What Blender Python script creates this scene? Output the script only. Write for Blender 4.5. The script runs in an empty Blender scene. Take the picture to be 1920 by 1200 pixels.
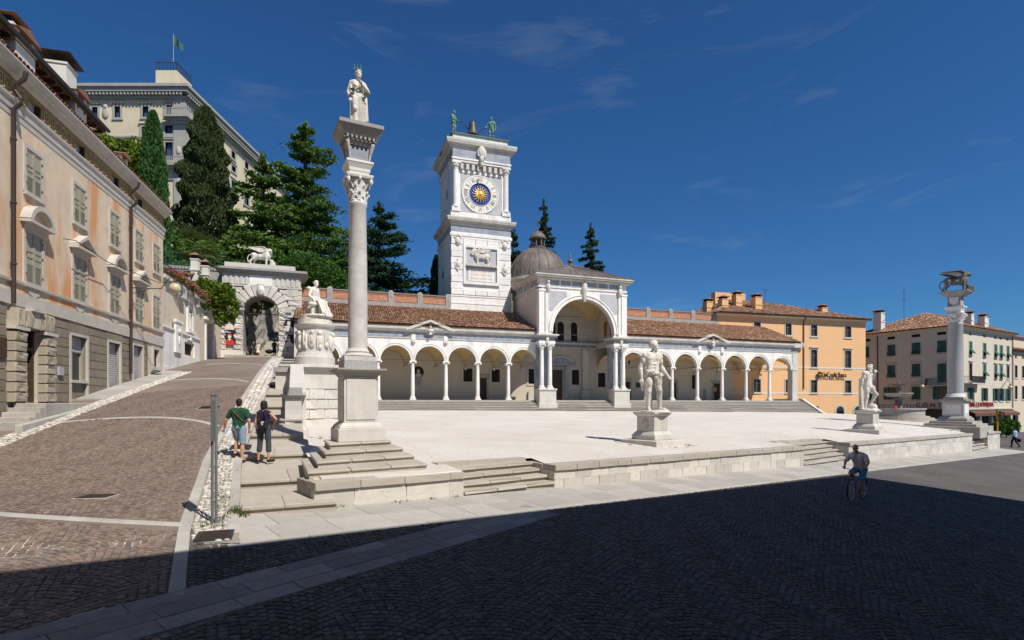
import bpy, math, random
import numpy as np
from mathutils import Vector, Matrix
R = math.radians
random.seed(7)
rng = np.random.default_rng(7)
sc = bpy.context.scene
col = sc.collection

# ------------------------------------------------------------------ camera, sky, sun, exposure (world z = 0 is eye level)
cd = bpy.data.cameras.new('camera'); cam = bpy.data.objects.new('camera', cd); col.objects.link(cam)
cam.location = (0, 0, 0); cam.rotation_euler = (R(90), 0, 0)
cd.sensor_width = 36; cd.lens = 36*1030/1920; cd.shift_y = 155/1920; cd.clip_start = .05; cd.clip_end = 3000
sc.camera = cam
SUN_EL = R(51); SH = Vector((-.72, .69, 0)).normalized()          # SH: the way shadows fall on the ground
w = bpy.data.worlds.new('World'); sc.world = w; w.use_nodes = True
nt = w.node_tree; nt.nodes.clear()
out = nt.nodes.new('ShaderNodeOutputWorld'); bg = nt.nodes.new('ShaderNodeBackground')
sky = nt.nodes.new('ShaderNodeTexSky'); sky.sky_type = 'NISHITA'; sky.sun_disc = False
sky.sun_elevation = SUN_EL; sky.sun_rotation = math.atan2(-SH.x, -SH.y)
sky.altitude = 100; sky.air_density = 1.0; sky.dust_density = .25; sky.ozone_density = 2.6
bg.inputs['Strength'].default_value = .06
# thin cirrus, the same all round the sky
tc = nt.nodes.new('ShaderNodeTexCoord'); mp = nt.nodes.new('ShaderNodeMapping')
mp.inputs['Scale'].default_value = (1.5, 1.2, 6.5); mp.inputs['Rotation'].default_value = (R(10), R(16), R(24)); mp.inputs['Location'].default_value = (.35, 1.1, .4)
n1 = nt.nodes.new('ShaderNodeTexNoise'); n1.inputs['Scale'].default_value = 2.2; n1.inputs['Detail'].default_value = 9; n1.inputs['Roughness'].default_value = .62; n1.inputs['Distortion'].default_value = .7
r1 = nt.nodes.new('ShaderNodeMapRange'); r1.inputs[1].default_value = .56; r1.inputs[2].default_value = .95; r1.inputs[3].default_value = 0; r1.inputs[4].default_value = .2
mx = nt.nodes.new('ShaderNodeMix'); mx.data_type = 'RGBA'; mx.inputs[7].default_value = (9, 9.3, 9.6, 1)
gm = nt.nodes.new('ShaderNodeMix'); gm.data_type = 'RGBA'; gm.blend_type = 'MULTIPLY'; gm.inputs[0].default_value = 1; gm.inputs[7].default_value = (.36, .82, 1.3, 1)
L_ = nt.links.new
L_(tc.outputs['Generated'], mp.inputs[0]); L_(mp.outputs[0], n1.inputs['Vector']); L_(n1.outputs[0], r1.inputs[0])
L_(sky.outputs[0], gm.inputs[6]); L_(gm.outputs[2], mx.inputs[6]); L_(r1.outputs[0], mx.inputs[0]); L_(mx.outputs[2], bg.inputs[0]); L_(bg.outputs[0], out.inputs[0])
sd = bpy.data.lights.new('sun', 'SUN'); sun = bpy.data.objects.new('sun', sd); col.objects.link(sun)
sd.energy = 5.0; sd.angle = R(.53); sd.color = (1.0, .94, .85)
sun.rotation_euler = (SH*math.cos(SUN_EL) + Vector((0, 0, -math.sin(SUN_EL)))).to_track_quat('-Z', 'Y').to_euler()
vs = sc.view_settings; vs.view_transform = 'Standard'; vs.look = 'None'; vs.gamma = 1; vs.use_curve_mapping = False; vs.exposure = 0.14
sc.cycles.max_bounces = 6; sc.cycles.diffuse_bounces = 3; sc.cycles.glossy_bounces = 2; sc.cycles.transmission_bounces = 3; sc.cycles.sample_clamp_indirect = 6
sc.cycles.use_denoising = True

# ------------------------------------------------------------------ helpers
class MB:
    def __init__(s): s.v = []; s.f = []
    def add(s, vs_, fs):
        o = len(s.v); s.v += [tuple(p) for p in vs_]; s.f += [tuple(i+o for i in f) for f in fs]; return s
    def box(s, x0, x1, y0, y1, z0, z1):
        return s.add([(x0,y0,z0),(x1,y0,z0),(x1,y1,z0),(x0,y1,z0),(x0,y0,z1),(x1,y0,z1),(x1,y1,z1),(x0,y1,z1)],
                     [(0,3,2,1),(4,5,6,7),(0,1,5,4),(1,2,6,5),(2,3,7,6),(3,0,4,7)])
    def frustum(s, c, a0, b0, z0, a1, b1, z1):      # square tapered block, half sizes
        x, y = c
        return s.add([(x-a0,y-b0,z0),(x+a0,y-b0,z0),(x+a0,y+b0,z0),(x-a0,y+b0,z0),(x-a1,y-b1,z1),(x+a1,y-b1,z1),(x+a1,y+b1,z1),(x-a1,y+b1,z1)],
                     [(0,3,2,1),(4,5,6,7),(0,1,5,4),(1,2,6,5),(2,3,7,6),(3,0,4,7)])
    def poly(s, pts, z0, z1):                        # vertical prism of an xy polygon (z0/z1 number or per-vertex list), ccw
        n = len(pts); Z0 = z0 if isinstance(z0, (list, tuple)) else [z0]*n; Z1 = z1 if isinstance(z1, (list, tuple)) else [z1]*n
        return s.add([(p[0],p[1],Z0[i]) for i, p in enumerate(pts)]+[(p[0],p[1],Z1[i]) for i, p in enumerate(pts)],
                     [tuple(range(n-1,-1,-1)), tuple(range(n,2*n))]+[(i,(i+1)%n,n+(i+1)%n,n+i) for i in range(n)])
    def pxz(s, pts, y0, y1):                         # xz polygon pushed along y
        n = len(pts)
        return s.add([(p[0],y0,p[1]) for p in pts]+[(p[0],y1,p[1]) for p in pts],
                     [tuple(range(n)), tuple(range(2*n-1,n-1,-1))]+[(i,n+i,n+(i+1)%n,(i+1)%n) for i in range(n)])
    def pyz(s, pts, x0, x1):                         # moulding: yz profile pushed along x
        n = len(pts)
        return s.add([(x0,p[0],p[1]) for p in pts]+[(x1,p[0],p[1]) for p in pts],
                     [tuple(range(n-1,-1,-1)), tuple(range(n,2*n))]+[(i,(i+1)%n,n+(i+1)%n,n+i) for i in range(n)])
    def lathe(s, prof, n=24, c=(0,0,0), a0=0, a1=2*math.pi, sx=1, sy=1, cap=True):
        full = abs(a1-a0-2*math.pi) < 1e-6; m = n if full else n+1; vs_ = []
        for r, z in prof:
            for i in range(m):
                a = a0+(a1-a0)*i/n; vs_.append((c[0]+r*sx*math.cos(a), c[1]+r*sy*math.sin(a), c[2]+z))
        fs = []
        for k in range(len(prof)-1):
            for i in range(n):
                j = (i+1) % m; fs.append((k*m+i, k*m+j, (k+1)*m+j, (k+1)*m+i))
        if full and cap:
            fs.append(tuple(range(m-1,-1,-1))); fs.append(tuple(range((len(prof)-1)*m, len(prof)*m)))
        return s.add(vs_, fs)
    def tube(s, pts, r, n=8):
        pts = [Vector(p) for p in pts]; k = len(pts); rr = r if isinstance(r, (list, tuple)) else [r]*k; vs_ = []; up = Vector((.13,.21,.97)).normalized()
        for i, p in enumerate(pts):
            d = (pts[min(i+1,k-1)]-pts[max(i-1,0)]).normalized()
            a = d.cross(up); a = a.normalized() if a.length > 1e-3 else d.cross(Vector((1,0,0))).normalized()
            b = d.cross(a).normalized()
            for q in range(n):
                t = 2*math.pi*q/n; vs_.append(p+(a*math.cos(t)+b*math.sin(t))*rr[i])
        fs = [tuple(range(n)), tuple(range(k*n-1,(k-1)*n-1,-1))]
        for i in range(k-1):
            for q in range(n): fs.append((i*n+(q+1)%n, i*n+q, (i+1)*n+q, (i+1)*n+(q+1)%n))
        return s.add(vs_, fs)
    def ell(s, c, r, n=12, m=8, rot=None):
        if not isinstance(r, (list, tuple)): r = (r, r, r)
        c = Vector(c); vs_ = []
        for i in range(1, m):
            ph = math.pi*i/m
            for q in range(n):
                t = 2*math.pi*q/n; p = Vector((r[0]*math.sin(ph)*math.cos(t), r[1]*math.sin(ph)*math.sin(t), r[2]*math.cos(ph)))
                vs_.append(c+(rot @ p if rot else p))
        e = Vector((0,0,r[2])); e = rot @ e if rot else e
        vs_ += [c+e, c-e]; T = len(vs_)-2; fs = []
        for q in range(n):
            fs.append((T, q, (q+1)%n)); fs.append((T+1, (m-2)*n+(q+1)%n, (m-2)*n+q))
        for i in range(m-2):
            for q in range(n): fs.append((i*n+q, (i+1)*n+q, (i+1)*n+(q+1)%n, i*n+(q+1)%n))
        return s.add(vs_, fs)
    def cap(s, a, b, ra, rb=None, n=10):             # tapered capsule
        rb = ra if rb is None else rb; a = Vector(a); b = Vector(b)
        s.ell(a, ra, n, 6); s.ell(b, rb, n, 6)
        if (b-a).length > 1e-4: s.tube([a, b], [ra, rb], n)
        return s
    def arch(s, x0, x1, cx, r, zs, zt, y0, y1, n=16, sill=None):  # wall piece with a round-headed cut, from zs up to zt
        xs = [cx-r*math.cos(math.pi*i/n) for i in range(n+1)]; za = [zs+r*math.sin(math.pi*i/n) for i in range(n+1)]
        P = ([(x0, zs)] if x0 < cx-r-1e-4 else [])+list(zip(xs, za))+([(x1, zs)] if x1 > cx+r+1e-4 else [])
        vs_ = []; fs = []
        for x, z in P: vs_ += [(x,y0,z),(x,y0,zt),(x,y1,z),(x,y1,zt)]
        for i in range(len(P)-1):
            a, b = 4*i, 4*i+4
            fs += [(a,b,b+1,a+1),(a+2,a+3,b+3,b+2),(a,a+2,b+2,b),(a+1,b+1,b+3,a+3)]
        fs += [(0,1,3,2), tuple(4*(len(P)-1)+q for q in (0,2,3,1))]
        return s.add(vs_, fs)
    def ring(s, cx, zs, r0, r1, y0, y1, n=16, a0=0, a1=math.pi):  # arched moulding
        vs_ = []; fs = []
        for i in range(n+1):
            a = a0+(a1-a0)*i/n; c, q = math.cos(a), math.sin(a)
            vs_ += [(cx+r0*c,y0,zs+r0*q),(cx+r1*c,y0,zs+r1*q),(cx+r1*c,y1,zs+r1*q),(cx+r0*c,y1,zs+r0*q)]
        for i in range(n):
            a, b = 4*i, 4*i+4
            for q in range(4): fs.append((a+q, a+(q+1)%4, b+(q+1)%4, b+q))
        fs += [(0,3,2,1), (4*n,4*n+1,4*n+2,4*n+3)]
        return s.add(vs_, fs)
    def xf(s, M):
        s.v = [tuple(M @ Vector(p)) for p in s.v]; return s
    def build(s, name, m, parent=None, smooth=False, bevel=0, fixn=True):
        me = bpy.data.meshes.new(name); me.from_pydata(s.v, [], s.f)
        if fixn:
            import bmesh
            b = bmesh.new(); b.from_mesh(me); bmesh.ops.recalc_face_normals(b, faces=b.faces); b.to_mesh(me); b.free()
        me.materials.append(m)
        o = bpy.data.objects.new(name, me); col.objects.link(o); o.parent = parent
        if smooth:
            me.polygons.foreach_set('use_smooth', [True]*len(me.polygons))
            try: me.set_sharp_from_angle(angle=R(38))
            except Exception: pass
        if bevel:
            bv = o.modifiers.new('bevel', 'BEVEL'); bv.width = bevel; bv.segments = 1; bv.limit_method = 'ANGLE'; bv.angle_limit = R(40)
        return o

def tag(o, label=None, cat=None, group=None, kind=None):
    if label: o['label'] = label
    if cat: o['category'] = cat
    if group: o['group'] = group
    if kind: o['kind'] = kind
    return o
def thing(name, label, cat, loc=(0,0,0), rz=0, group=None):
    o = bpy.data.objects.new(name, None); col.objects.link(o); o.location = loc; o.rotation_euler = (0, 0, rz); o.empty_display_size = .2
    return tag(o, label, cat, group)
def copy_tree(o, parent=None):
    c = o.copy(); col.objects.link(c); c.parent = parent
    for ch in list(o.children): copy_tree(ch, c)
    return c
def fastmesh(name, V, Fq, m, parent=None, smooth=False):    # V Nx3, Fq Mx4 (numpy)
    V = np.asarray(V, dtype=np.float32); Fq = np.asarray(Fq, dtype=np.int32)
    me = bpy.data.meshes.new(name); k = Fq.shape[1]
    me.vertices.add(len(V)); me.vertices.foreach_set('co', V.ravel())
    me.loops.add(Fq.size); me.loops.foreach_set('vertex_index', Fq.ravel())
    me.polygons.add(len(Fq)); me.polygons.foreach_set('loop_start', np.arange(0, Fq.size, k, dtype=np.int32))
    me.update(calc_edges=True); me.materials.append(m)
    if smooth: me.polygons.foreach_set('use_smooth', np.ones(len(Fq), dtype=bool))
    o = bpy.data.objects.new(name, me); col.objects.link(o); o.parent = parent
    return o
def grid(name, xs, ys, fz, m, parent=None, smooth=True):
    n, k = len(xs), len(ys)
    V = [(x, y, fz(x, y)) for y in ys for x in xs]
    i = np.arange(n-1)[None, :]+n*np.arange(k-1)[:, None]
    Fq = np.stack([i, i+1, i+n+1, i+n], -1).reshape(-1, 4)
    return fastmesh(name, V, Fq, m, parent, smooth)
_blk = {}
def block_mesh(m, var=0, bev=.06, rough=0):
    key = (m.name, var, bev, rough)
    if key in _blk: return _blk[key]
    import bmesh
    r_ = random.Random(var*13+5); b = bmesh.new(); bmesh.ops.create_cube(b, size=1)
    if rough:
        fr = [f for f in b.faces if f.normal.y < -.9]
        bmesh.ops.inset_region(b, faces=fr, thickness=.09, depth=.0)
        e = [f for f in b.faces if f.normal.y < -.9 and abs(f.calc_center_median().x) < .1 and abs(f.calc_center_median().z) < .1]
        res = bmesh.ops.subdivide_edges(b, edges=list({ed for f in e for ed in f.edges}), cuts=2, use_grid_fill=True)
        for v in b.verts:
            if v.co.y < -.49 and abs(v.co.x) < .47 and abs(v.co.z) < .47: v.co.y -= rough*(.35+r_.random()*.9); v.co.x += r_.uniform(-.03,.03); v.co.z += r_.uniform(-.03,.03)
    elif bev:
        bmesh.ops.bevel(b, geom=list(b.edges), offset=bev, segments=1, affect='EDGES')
        for v in b.verts: v.co += Vector((r_.uniform(-.008,.008), r_.uniform(-.02,.02), r_.uniform(-.012,.012)))
    me = bpy.data.meshes.new('block'); b.to_mesh(me); b.free(); me.materials.append(m); _blk[key] = me
    return me
def block(name, m, parent, c, size, rz=0, var=None, bev=.04, rough=0, rx=0, ry=0):
    o = bpy.data.objects.new(name, block_mesh(m, random.randrange(4) if var is None else var, bev, rough))
    col.objects.link(o); o.parent = parent; o.location = c; o.scale = size; o.rotation_euler = (rx, ry, rz)
    return o
def bx(name, m, parent, x0, x1, y0, y1, z0, z1, bevel=0):
    return MB().box(x0, x1, y0, y1, z0, z1).build(name, m, parent, bevel=bevel, fixn=False)

# ------------------------------------------------------------------ materials
def mat(name, c, rough=.85, var=.12, scale=2.0, bump=.0, bscale=30, stain=None, samt=.5, sscale=.6, metal=0, island=0, objvar=0, hue=None, spec=.3, streak=False, alt=None, sr=(.5,.72)):
    m = bpy.data.materials.new(name); m.use_nodes = True; n = m.node_tree.nodes; l = m.node_tree.links.new
    b = n['Principled BSDF']; b.inputs['Roughness'].default_value = rough; b.inputs['Metallic'].default_value = metal
    b.inputs['Specular IOR Level'].default_value = spec
    t = n.new('ShaderNodeTexCoord'); src = t.outputs['Object']
    def noise(sc_, det=5, ro=.6, sub=None):
        q = n.new('ShaderNodeTexNoise'); q.inputs['Scale'].default_value = sc_; q.inputs['Detail'].default_value = det; q.inputs['Roughness'].default_value = ro
        l(sub or src, q.inputs['Vector']); return q.outputs[0]
    def rgb(x): return (x[0], x[1], x[2], 1)
    cl = n.new('ShaderNodeRGB'); cl.outputs[0].default_value = rgb(c); cur = cl.outputs[0]
    def mixc(fac, a, bcol, mode='MIX'):
        q = n.new('ShaderNodeMix'); q.data_type = 'RGBA'; q.blend_type = mode
        if isinstance(fac, (int, float)): q.inputs[0].default_value = fac
        else: l(fac, q.inputs[0])
        l(a, q.inputs[6])
        if isinstance(bcol, tuple): q.inputs[7].default_value = rgb(bcol)
        else: l(bcol, q.inputs[7])
        return q.outputs[2]
    def rng_(v, a, b_, c_, d):
        q = n.new('ShaderNodeMapRange'); l(v, q.inputs[0]); q.inputs[1].default_value = a; q.inputs[2].default_value = b_; q.inputs[3].default_value = c_; q.inputs[4].default_value = d; return q.outputs[0]
    if alt:                                            # a second own colour in patches
        cur = mixc(rng_(noise(alt[1], 4), .44, .58, 0, 1), cur, alt[0])
    if island or objvar:
        if island:
            g = n.new('ShaderNodeNewGeometry'); rv = g.outputs['Random Per Island']
        else:
            g = n.new('ShaderNodeObjectInfo'); rv = g.outputs['Random']
        amt = island or objvar
        if hue: cur = mixc(rng_(rv, .55, 1, 0, .85), cur, hue)
        wn = n.new('ShaderNodeTexWhiteNoise'); wn.noise_dimensions = '1D'; l(rv, wn.inputs['W'])
        h = n.new('ShaderNodeHueSaturation'); l(rng_(wn.outputs['Value'], 0, 1, 1-amt, 1+amt), h.inputs['Value']); l(cur, h.inputs['Color']); cur = h.outputs[0]
    if var:
        h = n.new('ShaderNodeHueSaturation'); l(rng_(noise(scale, 6), .25, .75, 1-var, 1+var), h.inputs['Value']); l(cur, h.inputs['Color']); cur = h.outputs[0]
    if stain:
        sub = None
        if streak:
            mp_ = n.new('ShaderNodeMapping'); mp_.inputs['Scale'].default_value = (1, 1, .16); l(src, mp_.inputs[0]); sub = mp_.outputs[0]
        cur = mixc(rng_(noise(sscale, 7, .68, sub), sr[0], sr[1], 0, samt), cur, stain)
    l(cur, b.inputs['Base Color'])
    if bump:
        q = n.new('ShaderNodeBump'); q.inputs['Strength'].default_value = bump; q.inputs['Distance'].default_value = .03; l(noise(bscale, 5, .65), q.inputs['Height']); l(q.outputs[0], b.inputs['Normal'])
    return m
def glassy(name, c=(.02,.025,.03), rough=.12):
    m = mat(name, c, rough, .2, 3, spec=.5); return m
M = {}
M['marble'] = mat('white_marble', (.75,.73,.69), .7, .09, 1.5, .15, 25, (.42,.395,.36), .6, .9, streak=True, sr=(.48,.72))
M['marble_blk'] = mat('white_marble_block', (.77,.755,.725), .7, .06, 2, .12, 25, (.46,.44,.41), .35, .7, objvar=.07)
M['oldmarble'] = mat('weathered_white_stone', (.575,.55,.51), .8, .12, 1.6, .3, 22, (.38,.36,.33), .5, 1.1, streak=True, objvar=.06)
M['bluegrey'] = mat('blue_grey_marble', (.27,.295,.335), .6, .3, 1.6, .05, 20, (.47,.48,.49), .5, .9)
M['stone'] = mat('istrian_stone', (.54,.515,.465), .8, .12, 1.3, .25, 22, (.27,.255,.23), .6, .9, streak=True)
M['stone_blk'] = mat('istrian_stone_block', (.53,.50,.45), .82, .14, 1.1, .3, 18, (.29,.27,.24), .5, .8, objvar=.16)
M['rustic'] = mat('rusticated_gate_stone', (.57,.535,.48), .85, .16, 1.2, .5, 9, (.31,.29,.26), .5, .8, objvar=.13)
M['colgrey'] = mat('grey_column_marble', (.56,.54,.515), .6, .2, 3.0, .12, 20, (.36,.335,.32), .6, 1.3)
M['granite'] = mat('speckled_granite', (.37,.365,.365), .7, .35, 34, .15, 40, (.26,.25,.25), .3, 1)
M['slab'] = mat('grey_paving_slab', (.375,.35,.315), .85, .14, 2.0, .3, 30, (.22,.205,.19), .5, 1.1, objvar=.12)
M['slabdark'] = mat('worn_path_slab', (.25,.235,.215), .85, .25, 5, .6, 24, (.15,.14,.13), .5, 1.6, objvar=.2)
M['sandjoint'] = mat('sandy_joint', (.11,.095,.08), .95, .2, 12, .3, 40, (.52,.48,.42), .85, .9, sr=(.5,.6))
M['step'] = mat('grey_step_stone', (.40,.365,.31), .85, .13, 1.6, .3, 26, (.21,.195,.175), .5, 1.0, objvar=.08)
M['gravel'] = mat('pale_gravel', (.585,.54,.48), .95, .2, 16, .7, 60, (.47,.415,.34), .55, .3, alt=((.62,.58,.53), .22))
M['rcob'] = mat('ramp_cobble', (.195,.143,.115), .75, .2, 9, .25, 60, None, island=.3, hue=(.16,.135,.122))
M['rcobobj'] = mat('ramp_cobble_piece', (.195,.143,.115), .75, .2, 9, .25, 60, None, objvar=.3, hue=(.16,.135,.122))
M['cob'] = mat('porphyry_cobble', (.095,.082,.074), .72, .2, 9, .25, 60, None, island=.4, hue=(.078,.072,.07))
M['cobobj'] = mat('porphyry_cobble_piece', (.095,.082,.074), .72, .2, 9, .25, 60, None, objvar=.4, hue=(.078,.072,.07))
M['river'] = mat('pale_river_stone', (.5,.47,.42), .8, .15, 6, .2, 40, None, island=.28, hue=(.4,.36,.31))
M['riverobj'] = mat('pale_river_stone_piece', (.5,.47,.42), .8, .15, 6, .2, 40, None, objvar=.28, hue=(.4,.36,.31))
M['mortar'] = mat('dusty_mortar', (.27,.25,.22), .95, .25, 7, .3, 40)
M['kerb'] = mat('kerb_stone', (.38,.36,.325), .85, .14, 2, .2, 30, objvar=.1)
M['ochre'] = mat('worn_salmon_plaster', (.66,.53,.385), .9, .12, 1.2, .15, 30, (.60,.26,.09), .9, .8, alt=((.61,.505,.385), .9), sr=(.48,.62), streak=True)
M['cream'] = mat('cream_plaster', (.585,.50,.385), .9, .06, .8, .08, 30, (.5,.42,.32), .4, .6)
M['ivory'] = mat('ivory_plaster', (.575,.52,.42), .9, .06, .9, .08, 30, (.5,.45,.37), .45, .5)
M['greyplaster'] = mat('grey_limewash', (.5,.475,.43), .9, .1, 1.0, .12, 25, (.36,.34,.31), .5, .7)
M['orange'] = mat('apricot_plaster', (.74,.445,.225), .9, .04, .6, .05, 30, (.70,.42,.2), .4, .4)
M['castle'] = mat('castle_plaster', (.66,.57,.40), .9, .08, .35, .1, 10, (.47,.42,.33), .7, .14)
M['castlestone'] = mat('castle_grey_stone', (.37,.355,.325), .85, .12, .8, .2, 12)
M['whitepl'] = mat('white_plaster', (.65,.62,.555), .9, .06, 1, .1, 20, (.48,.44,.37), .5, .6)
M['vault'] = mat('ochre_vault_plaster', (.57,.41,.20), .9, .07, .8, .05, 20, (.5,.38,.22), .4, .7)
M['innerwall'] = mat('beige_inner_plaster', (.50,.44,.355), .9, .05, .8, .05, 20, (.40,.35,.29), .35, .5)
M['tile'] = mat('terracotta_tile', (.31,.155,.09), .85, .2, 5, .1, 20, (.2,.16,.12), .5, .8, island=.45, hue=(.45,.335,.24))
M['tiledeck'] = mat('dark_tile_bed', (.13,.065,.042), .9, .25, 4)
M['brick'] = mat('weathered_brick', (.43,.20,.115), .9, .3, 6, .4, 18, (.5,.42,.33), .6, 2.5)
M['lead'] = mat('weathered_lead', (.135,.11,.095), .6, .25, 1.2, .1, 12, (.3,.28,.26), .5, 1.1, streak=True, spec=.4)
M['bronze'] = mat('green_bronze', (.13,.25,.185), .6, .35, 4, .1, 20, (.045,.06,.045), .75, 2.2)
M['bell'] = mat('bell_bronze', (.06,.055,.048), .5, .2, 5, spec=.5)
M['greypanel'] = mat('pale_grey_marble', (.43,.435,.445), .65, .15, 1.6, .05, 20, (.55,.55,.55), .4, .9)
M['copper'] = mat('verdigris_sheet', (.32,.5,.4), .7, .2, 4)
M['gold'] = mat('gilded_metal', (.85,.55,.12), .42, .1, 6, spec=.5, metal=.25)
M['clockblue'] = mat('clock_blue', (.014,.052,.27), .6, .1, 4)
M['ink'] = mat('dark_numeral', (.2,.205,.22), .7, .1, 6)
M['redink'] = mat('faded_red_letter', (.5,.33,.25), .8, .1, 6)
M['iron'] = mat('dark_iron', (.035,.035,.037), .6, .2, 8, spec=.4)
M['pipe'] = mat('brown_downpipe', (.045,.03,.025), .55, .15, 5, spec=.4)
M['steel'] = mat('grey_painted_steel', (.13,.135,.14), .5, .12, 8, spec=.4)
M['dark'] = mat('dark_interior', (.018,.017,.017), .8, .2, 2)
M['glass'] = glassy('window_glass')
M['blueglass'] = glassy('sky_window_glass', (.05,.10,.16), .1)
M['shutter'] = mat('grey_green_shutter', (.33,.315,.235), .75, .1, 5, .05, 30)
M['green'] = mat('green_shutter', (.026,.09,.07), .7, .15, 4, objvar=.2)
M['roller'] = mat('grey_roller_shutter', (.36,.37,.365), .55, .08, 3, spec=.4)
M['wood'] = mat('dark_brown_wood', (.055,.033,.021), .6, .25, 5, spec=.4)
M['soffit'] = mat('brown_timber_soffit', (.11,.065,.035), .85, .3, 3)
M['timber'] = mat('warm_brown_timber', (.28,.12,.04), .6, .2, 5)
M['sand'] = mat('rusticated_sandstone', (.225,.192,.145), .88, .14, 2, .3, 24, (.17,.14,.10), .5, 1.4, objvar=.11)
M['sandrough'] = mat('rough_sandstone', (.40,.345,.265), .9, .2, 4, .8, 16, None, objvar=.1)
M['joint'] = mat('pale_joint', (.47,.42,.34), .9, .1, 4)
M['trim'] = mat('pale_stone_trim', (.49,.455,.40), .85, .1, 2, .1, 30, (.33,.30,.26), .4, 1.2)
M['frieze'] = mat('brown_key_frieze', (.26,.18,.085), .9, .1, 4)
M['key'] = mat('ochre_key_relief', (.40,.29,.15), .9, .1, 4)
M['statue'] = mat('statue_marble', (.655,.615,.55), .8, .12, 3, .5, 26, (.27,.25,.225), .65, 3.2, sr=(.49,.66), streak=True)
M['statueold'] = mat('weathered_grey_statue', (.16,.15,.135), .8, .2, 3, .2, 16, (.07,.065,.06), .6, 2)
M['skin'] = mat('skin', (.46,.25,.165), .6, .06, 5)
M['hair'] = mat('dark_hair', (.018,.014,.012), .7, .3, 30)
M['tgreen'] = mat('dark_green_cotton', (.012,.06,.034), .9, .15, 7)
M['navy'] = mat('navy_cotton', (.018,.014,.045), .9, .15, 7)
M['denim'] = mat('pale_denim', (.22,.29,.38), .9, .25, 12)
M['greyjean'] = mat('charcoal_denim', (.045,.055,.07), .9, .25, 12)
M['bag'] = mat('black_nylon', (.015,.013,.016), .7, .2, 8)
M['white'] = mat('white_cotton', (.6,.6,.62), .9, .08, 6)
M['bluecloth'] = mat('blue_cotton', (.06,.22,.42), .9, .15, 8)
M['paleblue'] = mat('pale_blue_shirt', (.28,.38,.58), .9, .1, 8)
M['black'] = mat('black_cloth', (.012,.012,.014), .8, .2, 8)
M['shoe'] = mat('dark_leather', (.02,.018,.017), .6, .2, 9)
M['strap'] = mat('brown_leather_strap', (.16,.06,.025), .6, .2, 9)
M['rubber'] = mat('black_rubber', (.012,.012,.012), .7, .2, 9)
M['chrome'] = mat('bike_metal', (.4,.4,.42), .3, .05, 9, metal=.8, spec=.5)
M['bikepaint'] = mat('silver_bike_paint', (.32,.34,.37), .4, .05, 9, spec=.5)
M['bottle'] = mat('clear_blue_plastic', (.30,.45,.62), .2, .1, 8, spec=.5)
M['globe'] = mat('pale_lamp_glass', (.50,.44,.30), .15, .08, 4, spec=.6)
M['redpaint'] = mat('red_print', (.5,.03,.02), .7, .1, 5)
M['paper'] = mat('pale_print', (.62,.56,.46), .8, .1, 5)
M['poster'] = mat('black_poster', (.012,.012,.014), .6, .1, 5)
M['amber'] = mat('yellow_enamel', (.75,.36,.02), .5, .08, 5)
M['awning'] = mat('brown_awning', (.13,.065,.045), .85, .15, 4)
M['signred'] = mat('red_sign_letter', (.28,.03,.022), .6, .1, 5)
M['signgold'] = mat('dark_gold_sign_letter', (.07,.045,.012), .5, .1, 5)
M['copingdark'] = mat('weathered_coping', (.24,.225,.2), .9, .2, 3, .2, 20)
M['greyst'] = mat('grey_weathered_stone', (.33,.315,.29), .85, .16, 2, .2, 20, (.2,.19,.17), .5, 1.2)
def leafmat(name, c, c2, tr=.25):
    m = bpy.data.materials.new(name); m.use_nodes = True; n = m.node_tree.nodes; l = m.node_tree.links.new
    b = n['Principled BSDF']; b.inputs['Roughness'].default_value = .75; b.inputs['Specular IOR Level'].default_value = .2
    g = n.new('ShaderNodeNewGeometry'); q = n.new('ShaderNodeMix'); q.data_type = 'RGBA'; l(g.outputs['Random Per Island'], q.inputs[0])
    q.inputs[6].default_value = (*c, 1); q.inputs[7].default_value = (*c2, 1); l(q.outputs[2], b.inputs['Base Color'])
    t = n.new('ShaderNodeBsdfTranslucent'); l(q.outputs[2], t.inputs[0]); mxs = n.new('ShaderNodeMixShader'); mxs.inputs[0].default_value = tr
    l(b.outputs[0], mxs.inputs[1]); l(t.outputs[0], mxs.inputs[2]); l(mxs.outputs[0], n['Material Output'].inputs[0])
    return m
M['cedar'] = leafmat('cedar_needles', (.05,.11,.022), (.13,.22,.038))
M['bluecedar'] = leafmat('dark_cedar_needles', (.02,.055,.03), (.045,.1,.05))
M['cypress'] = leafmat('cypress_foliage', (.03,.05,.016), (.075,.1,.03))
M['cypress2'] = leafmat('bright_cypress_foliage', (.028,.085,.022), (.065,.15,.035))
M['lime'] = leafmat('bright_leaf', (.075,.145,.015), (.2,.27,.032), .35)
M['bush'] = leafmat('bush_leaf', (.035,.1,.016), (.09,.18,.03))
M['palm'] = leafmat('palm_leaf', (.04,.09,.018), (.14,.19,.04))
M['spruce'] = leafmat('spruce_needles', (.02,.048,.02), (.045,.085,.034))
M['flower'] = leafmat('pink_flower', (.5,.06,.07), (.55,.2,.2), .3)
M['grass'] = leafmat('grass_blade', (.07,.11,.025), (.15,.16,.05), .3)
M['bark'] = mat('dark_bark', (.06,.045,.033), .95, .3, 5, .5, 14)
M['palmbark'] = mat('palm_bark', (.05,.038,.028), .95, .4, 6, .8, 10)
M['hill'] = mat('dark_hill_soil', (.06,.075,.03), .95, .4, .8, .4, 5, (.12,.10,.06), .5, .3)  # dark olive soil with random brown patches
M['ground'] = mat('distant_ground', (.12,.105,.092), .95, .15, 1)
M['wash'] = mat('rough_rubble', (.33,.31,.27), .95, .3, 2.5, 1, 5, (.2,.19,.17), .5, 1.5)
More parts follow.
